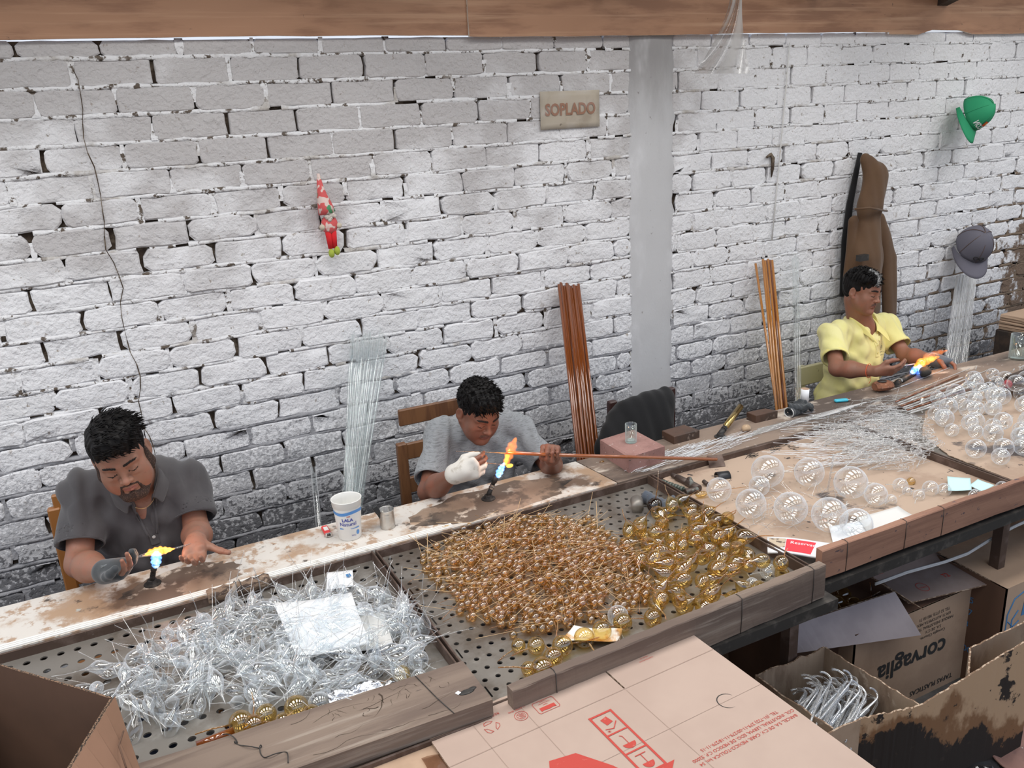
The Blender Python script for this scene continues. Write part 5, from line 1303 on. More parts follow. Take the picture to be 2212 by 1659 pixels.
place(clearb, [(560, 1528, .9), (690, 1520, 1), (905, 1425, .9), (882, 1395, .85), (860, 1365, .9), (905, 1462, .7)], 1.0, 'round clear bauble at the rim of the heap on the left tray', 'glass bauble', 'clear baubles on the left tray')
place(big, [(868, 1455, .75)], 1.0, 'single smoky amber bauble at the right end of the drop heap', 'glass bauble', None)
lying(PZ(425, 1612, ZS + .012), PZ(505, 1580, ZS + .012), .011, M['amber_rod'], 'thick dark amber tube lying behind the plank of the left tray', name='amber_tube', cat='glass tube')
# log bound with wire
A = PZ(448, 1290, ZS + .025); B = PZ(582, 1252, ZS + .025); lg = thing('log', 'short scorched log bound with wire at the back of the left tray', 'log', A)
d = (B - A); m_ = MB(); pts = [d * (i / 14) for i in range(15)]; m_.tube(pts, [.020 + .003 * math.sin(i * 2.1) + R_.uniform(-.002, .002) for i in range(15)], 12)
m_.build('log_body', pmat('scorched_log', (.24, .165, .115), .85, layers=[((.07, .045, .035), 14, .48, .6, 6, (1, 3, 3)), ((.4, .3, .22), 20, .6, .7, 4)], bump=[(40, 1, .008, (1, 3, 3))]), lg)
dn = d.normalized()
for t in (.45, .52, .80):
    q = Vector(dn).orthogonal().normalized(); z_ = dn.cross(q); m_ = MB(); m_.tube([d * t + (q * math.cos(a) + z_ * math.sin(a)) * .0245 + dn * .002 * math.sin(a) for a in np.linspace(0, 2 * PI, 21)[:-1]], .0012, 5, closed=True); m_.build('wire', M['iron'], lg)
# --- tray of amber beads
bead = proto('amber_bead', lat(ball_prof(.0118, 8), 14), M['gold_bead'], [('stem', stem(.011, .10, .0010, .002), M['gold_stem'])])
P2 = wpoly([(905, 1195), (1010, 1135), (1160, 1112), (1275, 1118), (1330, 1150), (1380, 1200), (1405, 1260), (1400, 1300), (1330, 1325), (1240, 1345), (1120, 1375), (1060, 1340), (1000, 1340), (985, 1290), (925, 1240)])
pile2 = Pile(ZS); L_ = scatter(pile2, P2, 680, .0118, lambda x, y: ZS + .026 + .034 * max(0, 1 - ((x - 1.03) / .36) ** 2 - ((y - 1.98) / .34) ** 2), rj=.12)
L_.sort(key=lambda q: q[0].z + (R_.random() * .02) - q[0].y * .02, reverse=True)
for i, (p, r) in enumerate(L_[:299]):
    stamp(bead, p, (R_.uniform(1.25, 1.75), R_.uniform(-.2, .2), R_.uniform(0, 2 * PI)), r / .0118, 'small round amber bead on a stem in the heap on the middle tray', 'glass bead', 'amber beads heaped on the middle tray')
m_ = MB()
for p, r in L_[299:]: m_.ell(p, (r, r, r), 10, 7)
tag(m_.build('amber_beads', M['gold_bead']), 'mass of small amber beads underneath and around the heap on the middle tray', 'glass beads', kind='stuff')
m_ = MB()
for k in range(430):
    x, y, z, r = R_.choice(pile2.c); a = R_.choice((.25, .25, 2.9, R_.uniform(0, 6.28), R_.uniform(0, 6.28))) + R_.gauss(0, .3); l = R_.uniform(.05, .12); tl = R_.gauss(0.06, .16)
    A = Vector((x, y, z + R_.uniform(-.002, .012))); m_.tube([A, A + Vector((math.cos(a) * l, math.sin(a) * l, abs(math.sin(tl)) * l))], .0007, 4, cap=False)
for k in range(22):
    x, y, z, r = R_.choice(pile2.c); a = R_.uniform(0, 6.28); l = R_.uniform(.08, .14); A = Vector((x, y, z + .005)); m_.tube([A, A + Vector((math.cos(a) * l * .6, math.sin(a) * l * .6, l * .6))], .0011, 4, cap=False)
tag(m_.build('amber_stems', pmat('amber_straw', (.62, .42, .22), .3, spec=.7)), 'criss-cross of thin amber stems over the bead heap on the middle tray', 'glass stems', kind='stuff')
oval = proto('amber_oval', lat([(.0012, .042), (.006, .034), (.014, .024), (.021, .012), (.0235, 0), (.022, -.011), (.016, -.020), (.008, -.026), (.0005, -.028)], 20), M['gold'], [('stem', stem(.040, .085, .0018, .003), M['gold_stem'])])
P3 = wpoly([(1335, 1180), (1375, 1130), (1470, 1095), (1530, 1100), (1600, 1160), (1640, 1210), (1700, 1240), (1620, 1290), (1520, 1320), (1440, 1345), (1400, 1290), (1420, 1240)])
pile3 = Pile(ZS); 
for i, (p, r) in enumerate(scatter(pile3, P3, 78, .0235, lambda x, y: ZS + .058, rj=.1)):
    stamp(oval, p, (R_.uniform(.5, 1.8), R_.uniform(-.3, .3), R_.uniform(0, 6.28)), r / .0235 * .98, 'amber onion-shaped bauble in the cluster at the right of the middle tray', 'glass bauble', 'amber baubles at the right of the middle tray')
place(big, [(1215, 1395, 1), (1195, 1420, .95), (1172, 1445, 1.1), (1142, 1445, .7), (1158, 1395, .85), (1120, 1395, .7), (1262, 1378, 1), (1300, 1362, .95), (1345, 1345, .95), (1410, 1335, .9)], 1.0, 'amber bauble in the row behind the front beam of the middle tray', 'glass bauble', 'amber baubles behind the middle beam')
place(clearb, [(1335, 1330, 1.05), (1660, 1235, .9), (1625, 1262, .7)], 1.0, ['larger smoky clear bauble among the amber ones near the middle beam', 'clear bauble at the right corner of the middle tray', 'small clear bauble near the right corner of the middle tray'], 'glass bauble', None)
burntp = pmat('burnt_paper', (.82, .81, .78), .8, layers=[((.62, .33, .10), 9, .50, .60, 5), ((.25, .09, .03), 10, .58, .66, 5)], bump=[(12, .3, .003)])
sheet('burnt_paper', [(1200, 1395), (1240, 1358), (1345, 1368), (1330, 1390)], ZS + .010, burntp, 'white paper scorched brown under the amber baubles', 'paper', .01, 12, 12)
stamp(proto('dark_bauble', lat(ball_prof(.027, 12), 22), M['brown_glass'], [('stem', stem(.026, .12, .0018), M['gold_stem'])]), PZ(1415, 1092, ZS + .03), (-.3, .35, 0), 1, 'dark brown bauble resting on the slate blue glove', 'glass bauble', None)
c = PZ(1376, 1102, ZS); cn = thing('metal_cup', 'grey metal cup tipped on its side beside the slate blue glove', 'cup', c + Vector((0, 0, .022)), (1.45, 0, 2.6))
m_ = MB(); m_.lathe([(0, -.026), (.021, -.026), (.022, .026), (.0205, .026), (.020, -.022), (0, -.022)], 24); m_.build('cup_wall', M['steel'], cn)
# --- cardboard linings with burns
def lining(name, px, z, mat, label, lift=.004, hol=None):
    C = [PZ(a, b, z) for a, b in px]; c0 = sum(C, Vector()) / len(C); c0.z = z
    m_ = MB(); n = len(C); pts = []
    for i in range(n):
        a, b = C[i], C[(i + 1) % n]; k = max(2, int((b - a).length / .02))
        for j in range(k): q = a.lerp(b, j / k); pts.append((q.x - c0.x + R_.uniform(-.0022, .0022), q.y - c0.y + R_.uniform(-.0022, .0022)))
    m_.plate(pts, 0, .0035, 0, mi_side=1); o = m_.build(name, [mat, M['card_edge']]); o.location = c0; return tag(o, label, 'cardboard')
lining('cardboard_lining', [(1432, 1035), (1560, 985), (1700, 930), (1850, 880), (1990, 965), (2190, 1058), (2000, 1105), (1900, 1150), (1780, 1185), (1640, 1165), (1510, 1090)], ZS + .002, M['card_spot'], 'tan cardboard lining of the globe tray, spotted with burns')
lining('cardboard_lining', [(1990, 940), (2000, 890), (2080, 850), (2212, 800), (2420, 900), (2330, 1000), (2195, 1042), (2050, 985)], ZS + .002, M['card_spot'], 'tan cardboard lining of the far right tray')
m_ = MB(); C0 = PZ(1650, 965, ZS + .006)
for k in range(60):
    a = R_.uniform(0, 6.28); p = Vector((R_.gauss(0, .10), R_.gauss(0, .035), R_.uniform(0, .004))); l = R_.uniform(.01, .04)
    m_.tube([p, p + Vector((math.cos(a) * l, math.sin(a) * l * .6, R_.uniform(0, .006))), p + Vector((math.cos(a + .9) * l * 1.6, math.sin(a + .9) * l, 0))], .0012, 4)
o = m_.build('charred_scraps', M['iron']); o.location = C0; tag(o, 'black charred crumbs and wire curls at the back of the globe tray', 'debris', kind='stuff')
# globes
glob = proto('clear_globe', lat(ball_prof(.058, 20), 36), M['glass'], [('neck', lat([(.0045, -.054), (.003, -.066), (.0028, -.085)], 10), M['glass_rod'])])
gl_l = ['large clear globe at the back left, the biggest of the tray', 'large clear globe second from the left in the back row', 'large clear globe at the right end of the back row', 'clear globe nearest the red-tipped bauble in the front row', 'clear globe in the front row above the red booklet',
        'clear globe in the front row left of the white leaflet', 'clear globe resting low at the left behind the middle tray edge', 'clear globe between the glass loops and the leaflet', 'clear globe touching the brown beam above the leaflet', 'clear globe second from the left in the front row']
for i, (x, y, s_) in enumerate(((1658, 1018, 1.0), (1748, 1020, .90), (1838, 1042, .97), (1622, 1088, .86), (1708, 1098, .93), (1792, 1112, .97), (1553, 1058, .74), (1892, 1068, .66), (1850, 1132, .86), (1640, 1050, .62))):
    stamp(glob, PZ(x, y, ZS + .004 + .057 * s_), (R_.uniform(1.4, 1.8), 0, R_.uniform(0, 6.28)), s_, gl_l[i], 'glass globe', None)
m_ = MB()
for k in range(150):
    p = PZ(R_.uniform(1600, 1860), R_.uniform(1060, 1150), ZS + .006); a = R_.uniform(0, 6.28); l = R_.uniform(.03, .09)
    m_.tube([p, p + Vector((math.cos(a) * l, math.sin(a) * l, R_.uniform(0, .04)))], .0010, 4, cap=False)
tag(m_.build('glass_threads', M['white_rod']), 'clear glass threads strewn between the big globes', 'glass threads', kind='stuff')
lying(PZ(1788, 1060, ZS + .01), PZ(1801, 1060, ZS + .01) + Vector((.01, .02, .13)), .0032, M['white_rod'], 'glass rod standing upright between the big globes')
small = [(1945, 1048, .95), (1925, 1080, .7), (1960, 1062, .6), (2010, 1055, 1.0), (2040, 1058, .85), (1985, 1070, .7), (2165, 1053, .8), (2148, 1062, .5)]
place(clearb, small[:6], 1.0, 'small clear bauble beside the pale blue notes', 'glass bauble', 'small clear baubles left of the blue notes')
place(clearb, small[6:], 1.0, ['clear bauble against the beam right of the blue notes', 'tiny clear bauble tucked beside the beam-side bauble'], 'glass bauble', None)
place(big, [(1968, 1040, .55)], 1, 'tiny amber bauble among the clear ones left of the blue notes', 'glass bauble', None)
sw = MB(); sw.tube([(-.06, 0, 0), (-.045, 0, .004), (-.03, 0, .012), (-.015, 0, .018), (0, 0, .020), (.02, 0, .012), (.035, .0, .008)], [.0015, .003, .006, .013, .017, .012, .002], 14); o = sw.build('clear_comma', M['glass']); o.location = PZ(2105, 1078, ZS + .004); tag(o, 'clear comma-shaped drop lying in front of the blue notes', 'glass ornament')
sheet('note_paper', [(2046, 1030), (2096, 1034), (2099, 1060), (2048, 1061)], ZS + .022, M['blue_paper'], 'pale blue note, the larger of the pair by the brown beam', 'paper', .002)
sheet('note_paper', [(2092, 1050), (2112, 1036), (2148, 1050), (2120, 1062)], ZS + .020, M['blue_paper'], 'pale blue note, the smaller folded one of the pair', 'paper', .002)
lf = sheet('leaflet', [(1850, 1120), (1940, 1095), (1982, 1122), (1880, 1160)], ZS + .008, M['paper_gray'], 'white printed leaflet lying by the brown beam', 'paper', .003)
sheet('leaflet', [(1790, 1140), (1880, 1120), (1900, 1160), (1800, 1178)], ZS + .007, M['paper'], 'blank white sheet under the front globes', 'paper', .004)
# booklet
Cb = [PZ(1657, 1160, ZS + .026), PZ(1812, 1172, ZS + .026), PZ(1790, 1203, ZS + .030), PZ(1658, 1192, ZS + .026)]; bk = thing('booklet', 'open booklet with a red panel, browned by fire, on the tray divider', 'booklet', Cb[0])
def bq(u, v, h=0): p = (Cb[0] * (1 - u) + Cb[1] * u) * (1 - v) + (Cb[3] * (1 - u) + Cb[2] * u) * v; return p - Cb[0] + Vector((0, 0, h + .004 * math.sin(u * 5)))
m_ = MB(); m_.grid(10, 5, lambda u, v: bq(u, v), thick=-.006); m_.build('pages', M['paper'], bk)
m_ = MB(); m_.grid(8, 4, lambda u, v: bq(.28 + u * .42, .12 + v * .8, .0008)); m_.build('red_panel', pmat('booklet_red', (.75, .04, .06), .5), bk)
m_ = MB(); m_.grid(6, 4, lambda u, v: bq(.03 + u * .24, .10 + v * .6, .0008)); m_.build('photo_panel', pmat('browned_print', (.55, .45, .33), .7, layers=[((.12, .08, .06), 40, .5, .6, 4)]), bk)
m_ = MB()
add_text(m_, 'Reservación', .016, lambda x, y: bq(.34 + x * 6.5, .35 - y * 16, .0016), align='LEFT', rot=-PI / 2 * 0, off=(.0, .0)); m_.build('lettering', M['paper'], bk)
# tangle of hooked glass stems
def hook_path(s):
    L = R_.uniform(.07, .14); pts = [(-L, 0, 0), (-L * .5, .002, .002), (0, 0, .003)]; r = R_.uniform(.010, .018)
    for k in range(1, 9): a = k * .62; pts.append((r * math.sin(a), r * (1 - math.cos(a)), .003 + k * .0006))
    return pts
hooks = []
for k in range(6): m_ = MB(); m_.tube(hook_path(k), .0017, 6); hooks.append(proto('glass_hook', m_, M['white_rod']))
P4 = wpoly([(1740, 915), (1880, 868), (1990, 885), (2010, 930), (2025, 975), (1990, 1010), (1920, 1020), (1850, 1005), (1800, 960)])
for k in range(230):
    while True:
        x, y = R_.uniform(2.05, 3.0), R_.uniform(1.75, 2.45)
        if inpoly(x, y, P4): break
    h_ = .055 * max(0, 1 - ((x - 2.5) / .38) ** 2 - ((y - 2.1) / .35) ** 2)
    stamp(hooks[k % 6], Vector((x, y, ZS + .008 + R_.random() * (h_ + .01))), (R_.uniform(-.5, .5), R_.uniform(-.25, .1), R_.gauss(-.35, .45)), R_.uniform(.85, 1.2), 'hooked clear glass stem in the tangled pile behind the blue notes', 'glass hook', 'hooked glass stems in the tangled pile')
m_ = MB()
for k in range(260):
    p = PZ(R_.uniform(1760, 1990), R_.uniform(880, 1000), ZS + .02); a = R_.gauss(-.35, .2) + PI; l = R_.uniform(.08, .22); m_.tube([p, p + Vector((math.cos(a) * l, math.sin(a) * l, R_.uniform(-.01, .03)))], .0008, 4, cap=False)
tag(m_.build('glass_threads', M['spun']), 'spray of fine white glass threads fanning left from the tangled pile', 'glass threads', kind='stuff')
m_ = MB(); P4b = wpoly([(1830, 905), (1960, 880), (2010, 920), (2030, 975), (1990, 1012), (1900, 1015), (1850, 985)])
k = 0
while k < 260:
    x, y = R_.uniform(2.2, 3.0), R_.uniform(1.75, 2.45)
    if not inpoly(x, y, P4b): continue
    k += 1; a = R_.uniform(0, 6.28); l = R_.uniform(.010, .024); A = Vector((x, y, ZS + R_.uniform(.015, .07))); t0 = R_.uniform(-.6, .6)
    m_.tube([A + Vector((l * math.cos(t + a), l * math.sin(t + a) * .8, l * .6 * math.sin(t * .9 + t0))) for t in np.linspace(0, R_.uniform(3, 6), 10)] + [A + Vector((l * math.cos(a) - R_.uniform(.04, .1), R_.uniform(-.02, .05), 0))], .0010, 4, cap=False)
tag(m_.build('glass_curls', M['white_rod']), 'white glass curls crowding the right side of the tangled hook pile', 'glass curls', kind='stuff')
# far right tray baubles
P5 = wpoly([(2010, 880), (2070, 850), (2130, 825), (2212, 815), (2400, 830), (2420, 960), (2212, 985), (2150, 1005), (2090, 985), (2030, 930)])
pile5 = Pile(ZS + .005)
loopb = proto('looped_bauble', lat(ball_prof(.033, 14), 24), M['glass'], [('hook', (lambda q: (q.tube([(0, 0, .032), (.004, 0, .045), (.014, 0, .052), (.022, 0, .046), (.020, 0, .036)], .002, 6), q)[1])(MB()), M['glass_rod'])])
for p, r in scatter(pile5, P5, 95, .033, lambda x, y: ZS + .045 + .05 * max(0, min(1, (x - 2.75) * 2.0)) * (1 if y > 1.85 else .3), rj=.2):
    stamp(loopb, p, (R_.uniform(-1.2, 1.2), R_.uniform(-1, 1), R_.uniform(0, 6.28)), r / .033, 'clear bauble with a glass hook in the heap on the far right tray', 'glass bauble', 'clear baubles heaped on the far right tray')
m_ = MB()
for k in range(240):
    x, y, z, r = R_.choice(pile5.c); a = R_.uniform(0, 6.28); l = R_.uniform(.01, .022); A = Vector((x + R_.uniform(-.02, .02), y + R_.uniform(-.02, .02), z + r * .6))
    m_.tube([A + Vector((l * math.cos(t + a), l * math.sin(t + a) * .8, .004 * math.sin(t * 2 + a))) for t in np.linspace(0, R_.uniform(3, 6), 9)], .0011, 4, cap=False)
tag(m_.build('glass_curls', M['white_rod']), 'white curls of glass over the heap on the far right tray', 'glass curls', kind='stuff')
# --- pipe fittings and metal pieces in the globe tray
pip = pmat('pipe_metal', (.10, .075, .065), .5, .6, layers=[((.22, .24, .22), 30, .58, .68, 3)])
def fitting(name, segs, mat, label, cat='pipe fitting'):
    o0 = Vector(segs[0][0]); t = thing(name, label, cat, o0)
    for i, (a, b, r) in enumerate(segs):
        m_ = MB(); a, b = Vector(a) - o0, Vector(b) - o0; d = (b - a); m_.tube([a, a + d * .02, a + d * .98, b], [r * .85, r, r, r * .85], 14); m_.build('pipe_section', mat, t)
    return t
zf = ZS + .016
fitting('ribbed_nozzle', [(PZ(1428 + 6 * k, 1040 + 2.1 * k, zf), PZ(1434 + 6 * k, 1042.1 + 2.1 * k, zf), .0085 + .0018 * (k % 2)) for k in range(8)] + [(PZ(1476, 1056, zf), PZ(1490, 1060, zf), .006)], pmat('green_grey_metal', (.13, .15, .13), .5, .5), 'ribbed grey-green hose nozzle nearest the tray divider')
fitting('pipe_tee', [(PZ(1452, 1026, zf), PZ(1462, 1031, zf), .009), (PZ(1462, 1031, zf), PZ(1485, 1042, zf), .0125), (PZ(1485, 1042, zf), PZ(1510, 1056, zf), .0145), (PZ(1497, 1050, zf), PZ(1488, 1034, zf + .012), .0105)], pip, 'dark pipe tee fitting beside the ribbed nozzle')
fitting('pipe_elbow', [(PZ(1480, 1062, zf), PZ(1508, 1058, zf), .011), (PZ(1520, 1040, zf), PZ(1528, 1046, zf), .008)], pip, 'short dark pipe elbow touching the small front globe')
def plate_obj(px, z, h, mat, label, curve=0):
    C = [PZ(a, b, z) for a, b in px[:2]]; D_ = [PZ(px[2][0], px[2][1], z + h), PZ(px[3][0], px[3][1], z + h)]
    return None
c = PZ(1550, 1010, ZS + .004); m_ = MB(); Q = Matrix.Rotation(-.35, 4, 'Z') @ Matrix.Rotation(.75, 4, 'X'); m_.bbox(-.031, .031, 0, .052, 0, .004, .001, M=Q); o = m_.build('metal_plate', M['rust']); o.location = c; tag(o, 'dark square metal plate propped at the back of the globe tray', 'plate')
c = PZ(1561, 1032, ZS + .002); m_ = MB(); m_.grid(10, 3, lambda u, v: (-.024 + .048 * v, .024 * math.cos(u * PI), .024 * math.sin(u * PI)), thick=.002); o = m_.build('curved_plate', pmat('dark_grey_sheet', (.05, .05, .055), .4, .7)); o.location = c; o.rotation_euler = (0, 0, -.3); tag(o, 'curved dark metal sleeve in front of the square plate', 'plate')
stamp(proto('stemmed_drop', lat([(.0015, .05), (.004, .03), (.010, .015), (.011, 0), (.008, -.012), (.0005, -.018)], 14), M['gold'], [('stem', stem(.05, .19, .0015), M['gold_stem'])]), PZ(1512, 1068, ZS + .02), (PI / 2, 0, 1.35), 1, 'amber pendant on a long thin stem lying across the pipe fittings', 'glass ornament', None)

# ---------------------------------------------------------------- wooden beams of the trays
def beam(name, A, B, h, th, mat, label, parts=()):
    A, B = Vector(A), Vector(B); t = thing(name, label, 'beam', A); L = (B - A).length; ang = math.atan2(B.y - A.y, B.x - A.x)
    t.rotation_euler = (0, math.atan2(-(B.z - A.z), L), ang); n = 30; m_ = MB(); ring = []
    for i in range(n + 1):
        x = L * i / n; e = .0012
        ring.append([(x, -th + R_.uniform(-e, e), -h + R_.uniform(-e, e)), (x, R_.uniform(-e, e), -h), (x, R_.uniform(-e, e), R_.uniform(-e, e)), (x, -th + .002, R_.uniform(-e, e)), (x, -th + R_.uniform(-e, e), -.003)])
    m_.v = [p for r in ring for p in r]
    for i in range(n):
        for k in range(5): m_.f.append((i * 5 + k, i * 5 + (k + 1) % 5, (i + 1) * 5 + (k + 1) % 5, (i + 1) * 5 + k)); m_.m.append(0); m_.sm.append(False)
    m_.f += [tuple(range(5))[::-1], tuple(n * 5 + k for k in range(5))]; m_.m += [0, 0]; m_.sm += [False, False]
    m_.build('timber', mat, t)
    for x in parts:
        w_ = MB(); w_.tube([(x, -th - .001, -h - .002), (x + .002, -th - .0015, -h / 2), (x + .001, -th - .001, .001), (x + .004, -th / 2, .0018), (x + .003, .001, .001), (x + .002, .0012, -h)], .0010, 5); w_.build('binding_wire', M['iron'], t)
    return t
ZB = ZT + .036
beam('front_beam', (.693, 1.522, ZB), (1.713, 1.560, ZB), .105, .028, M['oldwood'], 'weathered grey beam along the front of the amber bead tray', (.115, .70, .97))
beam('front_beam', (1.762, 1.615, ZB), (4.4, 1.600, ZB), .095, .022, M['redwood'], 'reddish speckled beam along the front of the globe tray', (.10, .35, .52, .98))
# wide cracked plank in front of the left tray
pk = thing('wide_plank', 'wide cracked grey plank in front of the tray of clear drops', 'plank', (.64, 1.60, ZT + .03)); ox, oy, oz = pk.location
m_ = MB(); n = 40; back = []; front = []
for i in range(n + 1):
    x = -1.3 + 1.945 * i / n; back.append((x, 1.668 + (.64 - x) * .040 + R_.uniform(-.002, .002))); front.append((x, 1.500 + (.64 - x) * .03))
m_.plate([(a - ox, b - oy) for a, b in front] + [(a - ox, b - oy) for a, b in back[::-1]], -.045, 0); m_.build('timber', M['oldwood'], pk)
m_ = MB()
def crack(x, y, a, L, w0):
    p = Vector((x, y, 0.0006)); pts = [p.copy()]
    for k in range(7): a += R_.uniform(-.5, .5); p += Vector((math.cos(a), math.sin(a), 0)) * L / 7; pts.append(p.copy())
    for k in range(7):
        w1 = w0 * (1 - k / 7); w2 = w0 * (1 - (k + 1) / 7); nn = (pts[k + 1] - pts[k]).cross(Vector((0, 0, 1))).normalized()
        m_.add([pts[k] - nn * w1, pts[k] + nn * w1, pts[k + 1] + nn * w2, pts[k + 1] - nn * w2], [(0, 1, 2, 3)])
for k in range(26): crack(R_.uniform(-.38, -.02), R_.uniform(.0, .065), R_.choice((-1.5, -1.9, 1.4, -1.2)), R_.uniform(.01, .03), .0008)
crack(-.215, .055, -1.5, .09, .0022); crack(-.23, .01, -2.6, .05, .0014)
for k in range(9): crack(R_.uniform(-.45, -.05), R_.uniform(-.08, .06), R_.uniform(-.1, .1), R_.uniform(.06, .2), .0006)
m_.build('crack', M['joint'], pk)
m_ = MB(); m_.ell((-.035, -.045, .0005), (.020, .009, .001), 14, 4); m_.ell((-.018, -.040, .0005), (.010, .006, .001), 10, 4); m_.build('burn_spot', M['iron'], pk)
w_ = MB(); w_.tube([(-.118, .070, .002), (-.112, .03, .0015), (-.104, -.03, .0018), (-.09, -.10, .001)], .0011, 5); w_.build('binding_wire', M['iron'], pk)
w_ = MB(); pts = [(-.56 + .012 * math.sin(t * 2.3) + t * .016, .085 - t * .020 + .01 * math.cos(t * 3.1), .003 + .003 * math.sin(t * 5)) for t in np.linspace(0, 7, 40)]; w_.tube(pts, .0012, 5); w_.build('binding_wire', M['iron'], pk)
m_ = MB(); m_.box(-.070, -.060, -.040, -.030, .0005, .0015, M=Matrix.Rotation(.4, 4, 'Z') @ Matrix.Translation((0, .02, 0))); o = m_.build('paper_bit', M['paper']); o.location = pk.location; tag(o, 'tiny square white paper bit on the wide plank', 'paper')
# ---------------------------------------------------------------- cardboard boxes in front of and under the bench
def panel(name, pts, th, mats, parent, n=10, jag=0.0, edge=(0, 1), dent=0.0):
    """sheet of cardboard between four corners (local); jag roughens the edge from corner 0 to corner 1"""
    A, B, C, D_ = [Vector(p) for p in pts]; nn = (B - A).cross(D_ - A).normalized(); m_ = MB(); R9 = random.Random(int(abs(A.x * 991 + B.y * 733) * 100))
    top = []; bot = []
    for i in range(n + 1):
        t = i / n; a = A.lerp(B, t); d = D_.lerp(C, t); j = (R9.uniform(-jag, jag * .3) if 0 < i < n else 0); top.append(a + (a - d).normalized() * j + nn * (dent * math.sin(t * 7 + 1) + (R9.uniform(-1, 1) * jag * .25))); bot.append(d)
    vs = top + bot + [p + nn * th for p in top] + [p + nn * th for p in bot]; N_ = n + 1
    for i in range(n):
        m_.add([], []) ; 
    b = 0; m_.v = [tuple(v) for v in vs]
    def F(f, mi): m_.f.append(f); m_.m.append(mi); m_.sm.append(False)
    for i in range(n):
        F((i, N_ + i, N_ + i + 1, i + 1), 0); F((2 * N_ + i, 2 * N_ + i + 1, 3 * N_ + i + 1, 3 * N_ + i), 0)
        F((i, i + 1, 2 * N_ + i + 1, 2 * N_ + i), 1); F((N_ + i, 3 * N_ + i, 3 * N_ + i + 1, N_ + i + 1), 1)
    F((0, 2 * N_, 3 * N_, N_), 1); F((n, N_ + n, 3 * N_ + n, 2 * N_ + n), 1)
    return m_.build(name, mats, parent)
CE = M['card_edge']; TH = .005
def decal(name, mat, parent, builder): m_ = MB(); builder(m_); return m_.build(name, mat, parent)
# A: big pinkish carton at the bottom centre
zA = .765; A0 = PZ(915, 1577, zA); A1 = PZ(1465, 1347, zA); A2 = PZ(1800, 1592, zA)
ux = (A1 - A0).normalized(); uy = (A2 - A1).normalized(); W_ = (A1 - A0).length; Dp = .80
bxa = thing('pink_carton', 'large flat-topped pinkish carton with red printing at the bottom centre', 'carton', A0)
loc = lambda a, b, c=0: ux * a + uy * b + Vector((0, 0, c))       # a along the back edge, b towards the photographer
sp = W_ * .625                                                        # the slit between the two halves
panel('top_flap', [loc(0, 0), loc(sp - .002, 0), loc(sp - .002, .135), loc(0, .135)], TH, [M['card_pink'], CE], bxa, 14, .003)
panel('top_flap', [loc(sp + .002, -.004, .002), loc(W_, 0), loc(W_, .135), loc(sp + .002, .135)], TH, [M['card_pink'], CE], bxa, 14, .001)
panel('top_panel', [loc(0, .1355), loc(W_, .1355), loc(W_, Dp), loc(0, Dp)], TH, [M['card_pink'], CE], bxa, 6)
for (p, q) in (((0.01, .01), (W_ - .01, .01)), ((W_ - .01, .01), (W_ - .01, Dp)), ((W_ - .01, Dp), (.01, Dp)), ((.01, Dp), (.01, .01))):
    panel('side', [loc(*p, -.006), loc(*q, -.006), loc(*q, -zA + .004), loc(*p, -zA + .004)], -TH, [M['card'], CE], bxa, 4)
def creases(m_):
    for (a, b, c, d, w_) in ((0, .136, W_, .136, .0012), (.10, .005, .12, Dp, .0006), (W_ * .30, .005, W_ * .31, Dp, .0007), (W_ * .625, .14, W_ * .63, Dp, .0007), (W_ * .0, .30, W_, .30, .0005)):
        p, q = loc(a, b, .0006), loc(c, d, .0006); n_ = (q - p).cross(Vector((0, 0, 1))).normalized() * w_; m_.add([p - n_, p + n_, q + n_, q - n_], [(0, 1, 2, 3)])
decal('crease', pmat('crease_brown', (.36, .26, .21), .9), bxa, creases)
